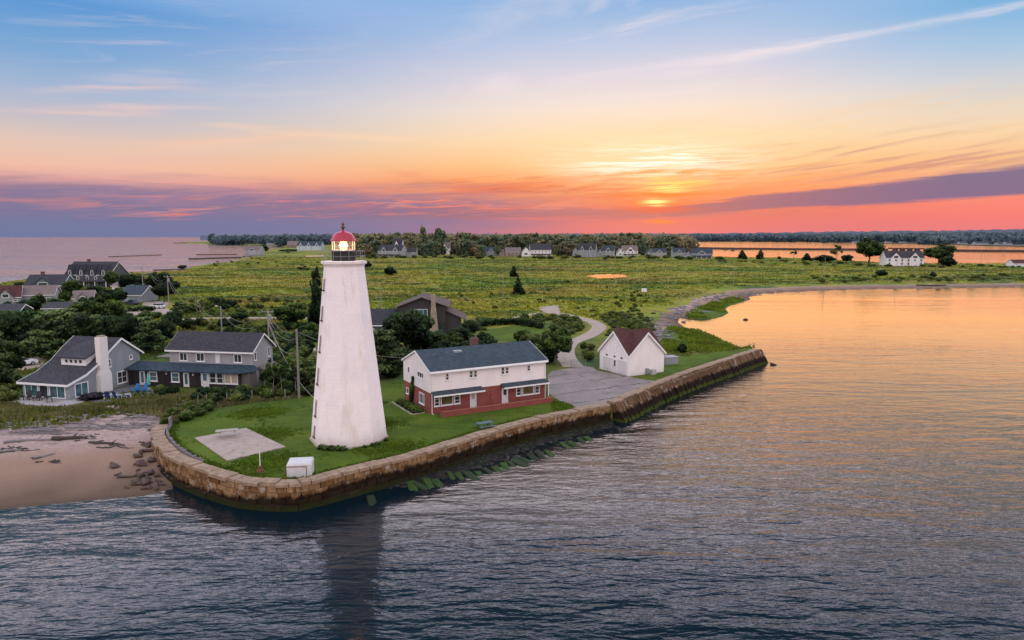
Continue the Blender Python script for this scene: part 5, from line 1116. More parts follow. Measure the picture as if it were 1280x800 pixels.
def quads_mesh(name, parts, mat):
    V = np.concatenate([p[0] for p in parts]); T = np.concatenate([p[1] for p in parts]); n = len(T)
    me = bpy.data.meshes.new(name); me.vertices.add(4*n); me.vertices.foreach_set('co', V.astype(np.float32).ravel())
    me.loops.add(4*n); me.loops.foreach_set('vertex_index', np.arange(4*n, dtype=np.int32))
    me.polygons.add(n); me.polygons.foreach_set('loop_start', np.arange(0,4*n,4,dtype=np.int32)); me.polygons.foreach_set('loop_total', np.full(n,4,np.int32))
    me.update(calc_edges=True); a = me.attributes.new('tone','FLOAT','FACE'); a.data.foreach_set('value', T.astype(np.float32))
    me.materials.append(mat); return me
def lobes(kind, seed):
    r = random.Random(seed); c = []; q = []
    if kind == 'oak':
        for i in range(26):
            a = r.uniform(0,6.283); e = math.asin(r.uniform(-.55,1)); k = r.uniform(.6,1); s = r.uniform(.11,.20)
            c.append((.36*k*math.cos(a)*math.cos(e), .36*k*math.sin(a)*math.cos(e), .57+.33*k*math.sin(e))); q.append((s,s,s*.8))
        c.append((0,0,.55)); q.append((.30,.30,.28))
    elif kind == 'cedar':
        for i in range(34):
            z = r.uniform(.06,.93); a = r.uniform(0,6.283); R_ = .42*(1-z)**.75*r.uniform(.5,1); s = .05+.13*(1-z)
            c.append((R_*math.cos(a), R_*math.sin(a), z)); q.append((s,s,s*1.1))
        for z in (.2,.4,.6,.78): c.append((0,0,z)); q.append((.3*(1-z),.3*(1-z),.14))
    elif kind == 'pine':
        for i in range(30):
            z = .15+.8*(i/30)+r.uniform(-.03,.03); a = i*2.4+r.uniform(-.5,.5); R_ = .43*(1.05-z)**.6*r.uniform(.45,1)
            s = .10+.10*(1-z); c.append((R_*math.cos(a), R_*math.sin(a), z)); q.append((s*1.25,s*1.25,s*.42))
    elif kind == 'bush':
        for i in range(16):
            a = r.uniform(0,6.283); k = r.uniform(.2,1); s = r.uniform(.13,.24)
            c.append((.34*k*math.cos(a), .34*k*math.sin(a), .28+.44*(1-k*k*.9)*r.uniform(.6,1))); q.append((s,s,s*1.15))
        c.append((0,0,.3)); q.append((.36,.36,.30))
    elif kind == 'full':
        for i in range(22):
            a = r.uniform(0,6.283); z = r.uniform(.12,.9); k = r.uniform(.3,1)*math.sqrt(max(.05,1-((z-.42)/.56)**2)); s = r.uniform(.13,.2)
            c.append((.34*k*math.cos(a), .34*k*math.sin(a), z)); q.append((s,s,s*.7))
        c.append((0,0,.45)); q.append((.28,.28,.36))
    elif kind == 'thin':
        for i in range(14):
            a = r.uniform(0,6.283); e = math.asin(r.uniform(-.2,1)); k = r.uniform(.5,1); s = r.uniform(.06,.13)
            c.append((.36*k*math.cos(a)*math.cos(e), .36*k*math.sin(a)*math.cos(e), .62+.32*k*math.sin(e))); q.append((s,s,s*.7))
    return c, q
def trunk_mesh(kind, seed, mat, name='trunk'):
    r = random.Random(seed+50); m = MB()
    top = {'full':.5,'oak':.62,'cedar':.9,'pine':.95,'bush':.5,'thin':.75}[kind]; rad = {'full':.02,'oak':.035,'cedar':.028,'pine':.025,'bush':.03,'thin':.022}[kind]
    pts = [(r.uniform(-.015,.015)*i, r.uniform(-.015,.015)*i, -.04+(top+.04)*i/5) for i in range(6)]; m.tube(pts, rad, 7, rad*.3)
    c, q = lobes(kind, seed); k = {'full':4,'oak':9,'cedar':6,'pine':16,'bush':7,'thin':12}[kind]
    for i in range(k):
        t = c[r.randrange(len(c)-1)]; z = min(top, max(.12, t[2]-.18)); b_ = Vector((0,0,z)); e = Vector(t); mid = b_.lerp(e,.5)+Vector((0,0,-.02)); m.tube([b_, mid, e], rad*.42, 5, rad*.12)
    o = m.build(name, mat); me = o.data; bpy.data.objects.remove(o); return me
PROTO = {}
def proto(kind, leafmat, n, leaf, variants=3, bark='bark', flat=0., asp=1.6):
    out = []
    for s in range(variants):
        sd_ = s*17+len(PROTO)*101+3; c, q = lobes(kind, sd_)
        out.append((quads_mesh('crown', [leaves(c,q,n,leaf,sd_,flat,asp=asp)], M[leafmat]), trunk_mesh(kind, sd_, M[bark])))
    return out
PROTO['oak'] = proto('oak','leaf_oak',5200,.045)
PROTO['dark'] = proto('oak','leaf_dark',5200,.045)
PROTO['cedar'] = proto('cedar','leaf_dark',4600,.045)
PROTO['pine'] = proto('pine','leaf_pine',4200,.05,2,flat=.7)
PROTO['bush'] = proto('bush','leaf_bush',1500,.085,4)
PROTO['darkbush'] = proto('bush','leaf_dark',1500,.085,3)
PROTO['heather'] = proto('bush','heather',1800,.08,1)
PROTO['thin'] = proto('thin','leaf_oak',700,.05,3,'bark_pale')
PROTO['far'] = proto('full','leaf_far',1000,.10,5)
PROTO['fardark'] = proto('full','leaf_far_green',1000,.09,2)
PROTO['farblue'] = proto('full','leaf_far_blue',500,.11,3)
def joined(kind):        # crown and trunk as one mesh, for trees far off
    res = []
    for cm, tm in PROTO[kind]:
        me = bpy.data.meshes.new('tree'); nv = len(cm.vertices)
        vs_ = [tuple(v.co) for v in cm.vertices]+[tuple(v.co) for v in tm.vertices]; fs = [tuple(p.vertices) for p in cm.polygons]+[tuple(i+nv for i in p.vertices) for p in tm.polygons]
        me.from_pydata(vs_, [], fs); a = me.attributes.new('tone','FLOAT','FACE'); t = [d.value for d in cm.attributes['tone'].data]+[.5]*len(tm.polygons); a.data.foreach_set('value', t)
        me.materials.append(cm.materials[0]); me.materials.append(tm.materials[0]); me.polygons.foreach_set('material_index', [0]*len(cm.polygons)+[1]*len(tm.polygons)); res.append(me)
    return res
JOIN = {k: joined(k) for k in ('far','farblue','fardark','cedar','bush','darkbush','thin')}
CNT = [0]
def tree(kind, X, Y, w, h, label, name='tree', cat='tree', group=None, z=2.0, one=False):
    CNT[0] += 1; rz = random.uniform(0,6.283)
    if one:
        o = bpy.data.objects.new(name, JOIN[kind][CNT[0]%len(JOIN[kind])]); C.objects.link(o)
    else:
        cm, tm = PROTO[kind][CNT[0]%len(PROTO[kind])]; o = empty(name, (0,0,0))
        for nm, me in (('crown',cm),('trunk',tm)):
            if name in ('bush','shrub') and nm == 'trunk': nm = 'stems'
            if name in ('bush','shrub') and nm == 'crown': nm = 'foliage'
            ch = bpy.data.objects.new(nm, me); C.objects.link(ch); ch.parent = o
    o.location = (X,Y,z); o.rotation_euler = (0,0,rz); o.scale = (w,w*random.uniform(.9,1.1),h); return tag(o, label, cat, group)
def tpx(kind, px, base, top, w, label, name='tree', cat='tree', group=None, one=False, z=2.0):
    X, Y, _ = P(px, base, z); k = math.hypot(Y, HC-z)/F; return tree(kind, X, Y, w*k*1.1, (base-top)*k*1.02, label, name, cat, group, z, one)
# --- trees one can name
T = tpx
T('pine',68,449,386,56,'light green layered pine in front of the dark grove, left of the chimney house','pine_tree')
T('oak',132,415,369,44,'round olive-green tree above the dark grove, below the dark shingled house')
T('pine',186,442,394,38,'light green feathery tree just left of the porch house roof','pine_tree')
T('oak',14,478,424,40,'bushy green tree at the left edge above the beach grass')
T('dark',216,415,388,26,'dark round tree behind the left end of the porch house roof')
for i,(px,b_,t,w) in enumerate(((6,447,390,44),(34,446,385,46),(96,446,388,46),(118,443,392,40),(152,441,391,36),(167,434,393,32),(48,428,388,36),(20,424,386,34),(88,424,384,36),(205,436,398,28),(140,428,392,34),(112,426,388,32),(60,436,392,40),(180,428,396,30),(28,438,390,34))):
    T(('dark','cedar','dark','pine','dark')[i%5],px,b_,t,w,'dark tree in the dense grove behind the two beach houses','tree','tree','dark trees of the grove')
T('pine',-6,486,412,44,'tall light green pine cut by the left edge of the view','pine_tree')
T('oak',366,411,377,40,'round dark green tree standing alone left of the lighthouse, beyond the lane')
T('cedar',397,408,331,26,'tall dark cedar half hidden behind the lighthouse shaft','cedar_tree')
T('dark',509,446,386,62,'broad very dark tree between the lighthouse and the stone chimney')
T('pine',480,470,410,56,'light green feathery pine beside the right edge of the lighthouse','pine_tree')
T('oak',566,440,414,30,'green tree between the stone chimney house and the slate roof')
T('dark',526,442,410,34,'dark tree just left of the stone chimney')
T('dark',546,436,412,40,'low dark tree at the foot of the stone chimney')
T('dark',498,462,428,44,'dark tree directly behind the left gable of the brick house')
T('dark',574,430,408,26,'small dark tree right of the stone chimney house')
T('dark',588,424,398,22,'small dark tree by the porch of the stone chimney house')
T('oak',694,456,404,44,'rounded dark green tree beside the gravel road behind the brick house')
T('oak',672,444,420,30,'smaller green tree left of the gravel road behind the slate roof')
T('cedar',648,368,345,17,'pointed dark cedar in the open marsh, the nearer of the pair','cedar_tree')
T('cedar',642.5,346,332,13,'dark cedar in the open marsh, the farther of the pair','cedar_tree')
T('darkbush',488,344,332,17,'dark round bush alone in the marsh right of the lighthouse lantern','bush','bush')
T('darkbush',458,334,325,14,'dark round bush beside the lighthouse gallery','bush','bush')
T('thin',380,345,330,22,'sparse bare-branched tree in the marsh left of the lighthouse')
for px,t in ((342,446),(352,455),(370,452),(388,458),(332,462)): T('thin',px,492,t,22,'thin pale-stemmed small tree beside the wooden pole','tree','tree','thin trees right of the porch house')
T('oak',1086,331,296,34,'tall ragged tree standing on the bay shore left of the white house')
T('dark',1058,330,318,14,'small dark tree at the foot of the tall ragged tree')
T('thin',1045,330,306,18,'slender leaning tree with wispy crown on the bay shore')
T('oak',1173,331,304,34,'broad round tree on the bay shore right of the white house')
T('darkbush',1184,333,319,20,'dark bush under the broad round tree','bush','bush')
T('cedar',927.5,324,312,13,'small pointed fir on the bay shore, left of its twin','fir_tree','fir tree')
T('cedar',950.5,324,311.5,12,'small pointed fir on the bay shore, right of its twin','fir_tree','fir tree')
T('thin',992,325,312,10,'thin wispy young tree on the bay shore')
T('cedar',1008.5,326,316,13,'squat dark fir on the bay shore, left of the long bush','fir_tree','fir tree')
T('darkbush',1031,327,318,26,'long low dark bush on the bay shore','bush','bush')
T('darkbush',974,324,320,5,'tiny dark bush on the bay shore between the firs and the wispy tree','bush','bush')
T('oak',428,317,304,12,'round tree behind the grey gabled house by the piers') if False else T('oak',330,318,305,12,'round tree right of the grey gabled house by the piers')
T('oak',360,316,311,26,'low wide green thicket right of the house by the piers','bush','bush')
T('farblue',265,304.3,292,11,'lone round tree at the tip of the far wooded point',z=1.5)
T('darkbush',1102,345,336,14,'dark ragged shrub on the bank behind the right-hand beach','bush','bush')
T('darkbush',1166,347,339,8,'small dark upright shrub on the bank behind the right-hand beach','bush','bush')
T('darkbush',888,446,436,0.1,'x') if False else None
T('darkbush',852.5,441,427,13,'dark bush on the grassy bank behind the garage','bush','bush')
T('dark',200,374,338,30,'dark tree behind the leaning utility poles'); T('dark',205,378,352,28,'dark tree close behind the tall pole with a transformer')
T('oak',140,360,339,20,'green tree against the right gable of the dark shingled house')
T('dark',160,366,341,20,'dark tree right of the shore house, first in the row by the poles'); T('dark',174,362,343,18,'dark tree in the row just left of the first utility pole')
T('oak',90,372,350,24,'green tree between the teal gable and the dark shingled house'); T('dark',120,372,356,22,'dark tree before the porch of the dark shingled house')
T('oak',84,381,362,18,'light green tree beside the small pale cottage'); T('dark',152,381,362,16,'dark tree behind the blue-grey garage')
T('heather',118,498.5,490,34,'low purple-grey shrub beside the patio of the chimney house','shrub','shrub')
T('dark',228,333+5,331,12,'dark low tree on the marsh tip left, by the sea')

# --- bushes and shrubs by area
KEEP = []
for o in list(C.objects):
    if o.get('kind') == 'structure' and o.name.split('.')[0] in ('gravel_road','side_path','driveway','lane','farm_track','yard','parking_place','turning_place','street','sandy_clearing','footpath','lawn','lawn_plot','field','meadow','marsh_pond','sandy_patch'):
        pass
def near_path(px, py):
    for line, w in (([(717,459),(708,447),(707,437),(714,428),(728,423),(742,416),(749,409),(742,403),(728,398.5),(710,394.5),(695,391)],3.3),([(676,391),(655,395),(640,398.5),(628,400)],2.4),([(712,427),(695,426)],2.6),([(215,399.5),(260,398),(330,397.5),(400,397.8),(440,399)],3.),([(326,411.5),(350,408.5),(400,405.5)],2.6),([(330,438),(395,437)],3.)):
        X, Y, _ = P(px,py); pts = [P2(x,y) for x,y in line]; a = np.array([X]); b_ = np.array([Y])
        if seg_dist(a,b_,pts)[0] < w: return True
    return False
def in_px(px, py, poly): return bool(inside(np.array([float(px)]), np.array([float(py)]), poly)[0])
HOUSES = [[(500,478),(690,462),(690,520),(530,530)],[(155,450),(318,445),(320,492),(160,490)],[(25,470),(175,440),(180,486),(90,512),(20,508)],[(738,420),(832,420),(832,475),(740,472)],[(495,395),(592,395),(592,421),(495,425)],[(157,384),(222,375),(222,394),(157,395)],[(606,406),(690,402),(700,424),(606,430)]]
SPECS = []
def scatter(n, poly, hr, kind, label, group, seed, wk=(1.0,1.6), name='bush', one=True, lowpx=0):
    r = random.Random(seed); xs = [p[0] for p in poly]; ys = [p[1] for p in poly]; k = 0; tries = 0
    while k < n and tries < n*40:
        tries += 1; px, py = r.uniform(min(xs),max(xs)), r.uniform(min(ys),max(ys))
        if not in_px(px,py,poly) or near_path(px,py) or any(in_px(px,py,h) for h in HOUSES): continue
        X, Y, _ = P(px,py); h = r.uniform(*hr); kk = r.choice(kind) if isinstance(kind,(list,tuple)) else kind
        if not inside(np.array([X]),np.array([Y]),land)[0]: continue
        SPECS.append((h/Y, kk, X, Y, h*r.uniform(*wk), h, label, name, group)); k += 1
scatter(34, [(245,500),(330,486),(395,482),(395,494),(330,501),(262,512)], (.8,1.7), ['bush','bush','darkbush'], 'low green bush along the back edge of the lighthouse lawn', 'bushes behind the lawn', 1)
scatter(26, [(202,524),(240,505),(275,502),(262,515),(232,528),(208,536)], (.5,1.2), ['bush'], 'low yellow-green bush on the bank at the end of the curved wall', 'bushes on the bank by the beach', 2)
scatter(40, [(322,446),(392,438),(396,484),(322,490)], (1.6,3.6), ['bush','bush','darkbush'], 'leafy green bush in the thicket right of the porch house', 'thicket right of the porch house', 3)
scatter(46, [(470,474),(500,440),(530,425),(600,418),(690,420),(700,462),(640,450),(520,440),(505,474)], (1.4,3.2), ['bush','darkbush','darkbush'], 'dark bush in the belt of shrubs behind the brick house', 'shrub belt behind the brick house', 4)
scatter(60, [(640,400),(700,398),(735,405),(735,414),(712,424),(700,440),(645,425)], (.9,2.0), ['bush','bush','darkbush'], 'bush beside the winding gravel road', 'bushes inside the bend of the gravel road', 5)
scatter(44, [(722,432),(756,412),(800,400),(812,420),(770,415),(742,440),(738,460),(722,456)], (.8,1.7), ['bush'], 'low bush between the gravel road and the garage', 'bushes around the garage', 6)
scatter(70, [(215,376),(395,376),(395,395),(215,396)], (1.0,2.2), ['darkbush','bush'], 'round bush beyond the pale lane left of the lighthouse', 'bushes beyond the lane', 7)
scatter(60, [(220,404),(395,402),(395,432),(335,440),(325,425),(222,412)], (1.2,2.6), ['darkbush','bush','bush'], 'round bush between the pale lane and the porch house', 'bushes between lane and porch house', 8)
scatter(30, [(560,352),(810,352),(820,395),(700,380),(560,395)], (.7,1.5), ['darkbush','bush'], 'small dark shrub scattered in the marsh grass beyond the gravel road', 'shrubs scattered in the marsh', 9)
scatter(20, [(770,375),(800,362),(815,372),(790,392),(770,390)], (.8,1.5), ['bush'], 'pale green bush at the marsh edge near the driftwood', 'bushes by the driftwood line', 19)
scatter(50, [(1000,346),(1285,344),(1285,352),(1000,353.5)], (.9,1.9), ['darkbush','bush'], 'dark low shrub on the bank behind the right-hand beach', 'shrubs behind the right-hand beach', 10, (1.6,3.))
scatter(40, [(900,325),(1060,328),(1285,333),(1285,336.5),(1060,333),(900,328)], (1.2,2.4), ['darkbush'], 'dark low shrub along the bay shore', 'shrubs along the bay shore', 11, (1.8,3.5))
scatter(64, [(0,372),(80,360),(215,352),(220,372),(160,376),(90,392),(0,400)], (1.5,4.), ['darkbush','bush','darkbush'], 'bush in the gardens among the left coast houses', 'garden bushes of the coast houses', 12)
scatter(60, [(445,321),(900,322.6),(900,325),(445,323.4)], (2.,4.6), ['darkbush','bush'], 'low bush at the foot of the far wood', 'bushes at the foot of the wood', 13, (1.6,2.6))
scatter(26, [(0,470),(24,478),(22,500),(0,505)], (.8,1.8), ['bush'], 'green bush on the slope at the left edge beside the patio', 'bushes left of the patio', 14)
scatter(14, [(182,490),(240,490),(318,489),(318,496),(235,500),(200,502)], (.8,1.5), ['bush','darkbush'], 'rounded garden bush in front of the porch wing', 'bushes before the porch', 15)
scatter(30, [(230,322),(330,321),(420,322),(420,334),(250,336)], (.8,1.8), ['darkbush'], 'dark shrub on the marsh near the stone piers', 'shrubs near the piers', 16, (1.3,2.4))
ns = len(SPECS)
for sd_, n_, pl_ in ((41,150,[(722,440),(745,420),(752,405),(738,396),(790,386),(815,400),(815,418),(770,416),(738,440),(738,462),(722,458)]),(42,24,[(560,350),(860,346),(845,380),(815,400),(745,396),(700,380),(640,384),(560,392)]),(43,90,[(596,398),(650,402),(640,412),(596,414)]),(44,120,[(640,400),(690,397),(735,404),(738,412),(712,422),(690,412),(650,408)])):
    scatter(n_, pl_, (.45,1.1), ['bush'], 'low scrub', 'low scrub', sd_, (1.5,2.8))
LOW = SPECS[ns:]; del SPECS[ns:]
SPECS.sort(reverse=True)
for _, kk, X, Y, w_, h_, lb, nm, gr in SPECS[:265]: tree(kk, X, Y, w_, h_, lb, nm, 'bush', gr, 2.0, True)
mv, mt = [], []
for i, (_, kk, X, Y, w_, h_, lb, nm, gr) in enumerate(SPECS[265:]+LOW):
    cm = PROTO[kk][i%len(PROTO[kk])][0]; n = len(cm.polygons)
    v = np.empty(12*n, np.float32); cm.vertices.foreach_get('co', v); v = v.reshape(-1,4,3)[:600]; t = np.empty(n, np.float32); cm.attributes['tone'].data.foreach_get('value', t); t = t[:600]
    a = random.uniform(0,6.283); v = v.reshape(-1,3); q = np.stack([(v[:,0]*math.cos(a)-v[:,1]*math.sin(a))*w_+X, (v[:,0]*math.sin(a)+v[:,1]*math.cos(a))*w_+Y, v[:,2]*h_+2.0], 1); mv.append(q); mt.append(t)
me = quads_mesh('undergrowth', list(zip(mv,mt)), M['leaf_bush']); o = bpy.data.objects.new('undergrowth', me); C.objects.link(o); tag(o, 'small low bushes and undergrowth spread over the flats and along the shores', 'undergrowth', None, 'stuff')
# leafy creepers and weeds at the house and tower
def leaf_patch(name, pts, rads, n, leaf, mat, label, cat, loc, rz=0., parent=None):
    me = quads_mesh(name, [leaves(pts, rads, n, leaf, 77+len(pts))], M[mat]); o = bpy.data.objects.new(name, me); C.objects.link(o); o.location = loc; o.rotation_euler[2] = rz
    return tag(o, label, cat) if label else o
rt = keeper_root
leaf_patch('climbing_vine', [(-.15,6.1-.08*k,.2+.33*k) for k in range(11)], [(.22,.34,.26)]*8+[(.15,.22,.22)]*3, 1500, .16, 'vine', 'climbing green vine on the left gable of the brick house', 'vine', rt.location, rt.rotation_euler[2])
leaf_patch('flower_bed_plants', [(-1.0-.25*math.sin(k*2.1),1.4+.55*k,.25) for k in range(11)], [(.7,.5,.45)]*11, 2200, .16, 'leaf_bush', 'dense green flower bed along the left gable of the brick house', 'flower bed', rt.location, rt.rotation_euler[2])
m = MB(); m.box(-2.05,-1.95,.9,7.9,-.1,.16); m.box(-1.95,-.3,.9,1.0,-.1,.15); o = m.build('bed_edging', M['concrete']); o.location = rt.location; o.rotation_euler = rt.rotation_euler; tag(o, 'thin pale edging kerb round the flower bed of the brick house', 'edging')
va = math.atan2(-LY,-LX)
leaf_patch('weeds', [(4.25*math.cos(va+R(a)),4.25*math.sin(va+R(a)),.2) for a in (-40,-32,-26,-20,-14,-8,20,32,38,42,60)], [(.45,.4,.35)]*6+[(.25,.25,.22)]*5, 900, .14, 'leaf_oak', 'dark green weeds growing at the foot of the lighthouse', 'weeds', (LX,LY,2.0))
def hedge(px_pts, h, w, label, seed):
    pts = catmull([P2(x,y) for x,y in px_pts], w*.45); c = []; q = []; r = random.Random(seed)
    for p in pts:
        for k in range(3): c.append((p.x+r.uniform(-.25,.25)*w, p.y+r.uniform(-.25,.25)*w, h*(.25+.25*k))); q.append((w*.5,w*.5,h*.33))
    o = bpy.data.objects.new('hedge', quads_mesh('hedge', [leaves(c,q,len(pts)*130,.28,seed)], M['leaf_dark'])); C.objects.link(o); o.location = (0,0,2.0); tag(o, label, 'hedge')
hedge([(592,414),(600,409),(620,406.5),(645,405.8),(662,408),(678,411)], 1.7, 1.8, 'long curved clipped hedge behind the plot of lawn', 1)
hedge([(262,379.5),(276,382),(296,384.5)], 2.2, 2.6, 'straight dark hedge at the corner of the field left of the lighthouse', 2)
hedge([(345,413),(362,412),(396,413)], 1.8, 2., 'dark hedge below the round tree left of the lighthouse', 3)
hedge([(330,432),(350,429),(396,428)], 1.8, 2.2, 'dark hedge behind the pale footpath by the wooden pole', 5)
hedge([(163,389.5),(176,389),(192,388.5)], 1.4, 1.6, 'short dark hedge between the two parked cars', 4)
# --- the far wood edge: trees one can still tell apart, and the mass beyond them
r = random.Random(21); n = 0
for row, (base, h0, h1, num, kind) in enumerate(((319.8,15,23,84,'far'),(317.4,17,24,70,'far'),(315.4,19,25,58,'far'))):
    for i in range(num):
        px = 438+(858-438)*(i+r.uniform(.1,.9))/num
        if row == 0 and any(abs(px-a[1]) < a[3]*.5 for a in far): continue
        h = r.uniform(h0,h1)*(.82 if row == 0 and r.random() < .4 else 1.)
        if px > 800: h *= .86
        X, Y, _ = P(px, base+r.uniform(-.4,.4)); k = Y/F; hh = h*k
        tree(r.choice(['far','far','far','fardark']), X, Y, r.uniform(15,25)*k, hh, 'leafy tree at the edge of the far wood behind the marsh', 'tree', 'tree', 'trees at the edge of the far wood', 2.0, True)
T('far',530,318.5,284.5,16,'tallest pointed tree rising above the far wood, left of its round neighbour',one=True); T('fardark',550,318.5,283.5,20,'tallest round tree rising above the far wood, right of the pointed one',one=True)
for i,(px,b_,t,w) in enumerate(((18,374,358,22),(38,390,374,26),(66,386,372,20),(128,379,364,22),(100,394,378,28),(216,368,350,20),(226,391,376,26),(8,408,388,34),(72,404,386,30),(130,395,378,26),(150,400,382,28),(186,404,388,26),(244,392,381,18),(300,404,390,22),(318,436,410,24),(232,412,398,22),(26,366,352,16),(84,366,353,14))):
    T(('oak','dark','pine','oak')[i%4],px,b_,t,w,'leafy tree standing in the gardens of the left coast houses' if px < 160 else 'leafy tree beside the lane and the utility poles left of the lighthouse','tree','tree','garden trees of the coast' if px < 160 else 'trees by the lane')
T('far',607,319,308,7,'small pale yellow-green tree at the wood edge near the blue-grey house',one=True)
def woods(name, label, zones, mat, seed, leaf, per):
    r = random.Random(seed); parts = []
    for (px0,px1,d0,d1,n,hts,rad) in zones:
        for i in range(n):
            px = r.uniform(px0,px1); D = d0+(d1-d0)*r.random()**.8; az = R(AE(px,300)[0]); X, Y = D*math.sin(az), D*math.cos(az)
            f = (px-px0)/max(1,(px1-px0)); top = hts(px, D)*r.uniform(.86,1.08); R_ = rad*r.uniform(.7,1.3)
            parts.append(((X,Y,max(R_*.5,top-R_*.7)), (R_,R_,R_*.85), D)); parts.append(((X+r.uniform(-R_,R_),Y,top*.45), (R_,R_,top*.45), D))
    v, t = leaves([p[0] for p in parts], [p[1] for p in parts], per*len(parts), leaf, seed)
    o = bpy.data.objects.new(name, quads_mesh(name, [(v,t)], M[mat])); C.objects.link(o); return tag(o, label, 'woods', None, 'stuff')
lin = lambda px, a, ya, b_, yb: ya+(yb-ya)*min(1,max(0,(px-a)/(b_-a)))
top_at = lambda py: (lambda px, D: HC+D*math.tan(R(AE(px, py(px))[1])))
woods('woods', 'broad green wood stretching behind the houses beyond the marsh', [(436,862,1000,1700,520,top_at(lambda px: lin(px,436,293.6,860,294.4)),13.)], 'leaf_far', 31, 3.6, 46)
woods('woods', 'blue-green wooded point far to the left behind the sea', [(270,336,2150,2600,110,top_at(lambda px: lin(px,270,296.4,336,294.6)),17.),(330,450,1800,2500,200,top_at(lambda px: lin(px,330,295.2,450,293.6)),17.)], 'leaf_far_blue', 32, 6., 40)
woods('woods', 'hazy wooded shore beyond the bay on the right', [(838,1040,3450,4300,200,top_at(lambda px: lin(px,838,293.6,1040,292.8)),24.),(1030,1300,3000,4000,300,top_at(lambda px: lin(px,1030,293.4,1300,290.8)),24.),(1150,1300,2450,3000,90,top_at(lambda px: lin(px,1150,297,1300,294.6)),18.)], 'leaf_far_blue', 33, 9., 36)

# --- grasses nobody could count
def marsh_field_color(nt, p):
    big = nt.noise(nt.mapping(p, (.011,.017,0)), 1., 6, .66, .8); mid = nt.noise(nt.mapping(p, (.045,.05,0)), 1., 6, .65, .5)
    c = nt.ramp(big, [(.25,(.065,.125,.016)),(.40,(.13,.195,.020)),(.50,(.28,.28,.030)),(.60,(.245,.195,.045)),(.72,(.105,.16,.024))])
    c = nt.mix(nt.smooth(mid, .49, .60, 0., .85), c, (.052,.098,.018)); c = nt.mix(nt.smooth(mid, .43, .34, 0., .8), c, (.30,.235,.035)); lg = nt.noise(nt.mapping(p, (.004,.022,0), (0,0,R(6))), 1., 5, .6, .5); c = nt.mix(nt.smooth(lg, .53, .62, 0., .75), c, (.040,.075,.016)); return nt.mix(nt.smooth(lg, .44, .36, 0., .55), c, (.30,.24,.05))
def grass_mat(name, base=None):
    m, nt, b = newmat(name); p = world_co(nt); t = tone_of(nt); c = base or marsh_field_color(nt, p); y = nt.sep(p)[1]
    if base: gn = nt.noise(nt.mapping(p,(.16,.22,0)), 1., 5, .65, .6); c = nt.mix(nt.lin(gn,.32,.68), sc(base,.55), sc(base,1.45))
    if not base:
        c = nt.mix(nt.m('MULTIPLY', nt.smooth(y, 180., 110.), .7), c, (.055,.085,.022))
    c = nt.mix(nt.smooth(t, 0., 1.), nt.mix(1., c, (.76,.79,.74), 'MULTIPLY'), nt.mix(1., c, (.96,.95,.90), 'MULTIPLY'))
    setcol(nt, b, c, .9, .1); return m
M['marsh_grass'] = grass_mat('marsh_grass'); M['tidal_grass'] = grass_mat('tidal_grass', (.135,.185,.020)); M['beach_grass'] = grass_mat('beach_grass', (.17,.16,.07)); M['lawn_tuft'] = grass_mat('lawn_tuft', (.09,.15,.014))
def grass(name, X, Y, Z, hmin, hmax, wk, mat, label, seed):
    g = np.random.default_rng(seed); n = len(X); V = []; T_ = []
    for k in range(3):
        a = g.uniform(0,6.283,n); h = g.uniform(hmin,hmax,n); w = wk*g.uniform(.6,1.3,n); lx, ly = g.normal(size=n)*.28*h, g.normal(size=n)*.28*h
        ox, oy = g.normal(size=n)*w*.8, g.normal(size=n)*w*.8
        b0 = np.stack([X+ox-np.cos(a)*w/2, Y+oy-np.sin(a)*w/2, Z-.05], 1); b1 = np.stack([X+ox+np.cos(a)*w/2, Y+oy+np.sin(a)*w/2, Z-.05], 1)
        t0 = np.stack([X+ox+lx+np.cos(a)*w*.18, Y+oy+ly+np.sin(a)*w*.18, Z+h], 1); t1 = np.stack([X+ox+lx-np.cos(a)*w*.18, Y+oy+ly-np.sin(a)*w*.18, Z+h], 1)
        V.append(np.stack([b0,b1,t0,t1],1).reshape(-1,3)); T_.append(g.uniform(0,1,n))
    o = bpy.data.objects.new(name, quads_mesh(name, list(zip(V,T_)), mat)); C.objects.link(o); return tag(o, label, 'grass', None, 'stuff')
def blocked(X, Y):
    bl = np.zeros(X.shape, bool)
    for nm in ('lawn','yard','gravel_road','sandy_clearing','side_path','driveway','lane','farm_track','sandy_patch','turning_place','parking_place','street','footpath','marsh_pond','marsh_creek','lawn_plot','grass_bank'):
        o = bpy.data.objects.get(nm)
        if o is None: continue
        if nm in ('gravel_road','side_path','driveway','lane','farm_track'):
            k = len(o.data.vertices)//2; a = [tuple(v.co)[:2] for v in o.data.vertices]; mid = [((a[i][0]+a[i+k][0])/2,(a[i][1]+a[i+k][1])/2) for i in range(0,k,2)]; w = math.dist(a[0],a[k])/2+.5
            bl |= seg_dist(X, Y, mid) < w
        else: bl |= inside(X, Y, [tuple(v.co)[:2] for v in o.data.vertices])
    return bl
def field_points(n, r0, r1, a0, a1, seed, pw=1.):
    g = np.random.default_rng(seed); rr_ = r0*(r1/r0)**(g.random(n)**pw); az = np.radians(g.uniform(a0,a1,n)); return rr_*np.sin(az), rr_*np.cos(az), rr_
X, Y, RR_ = field_points(80000, 92, 760, -43, 43, 5)
h, ins, pl, db, dc, df = height(X, Y); ds = seg_dist(X, Y, strip)
ti_poly = [P2(x,y) for x,y in ((828,440),(822,410),(840,392),(880,374),(945,362),(1000,380),(960,440),(930,438))]
ti = inside(X, Y, ti_poly)
hp = np.zeros(X.shape, bool)
for hpoly in HOUSES: hp |= inside(X, Y, [P2(x,y) for x,y in hpoly])
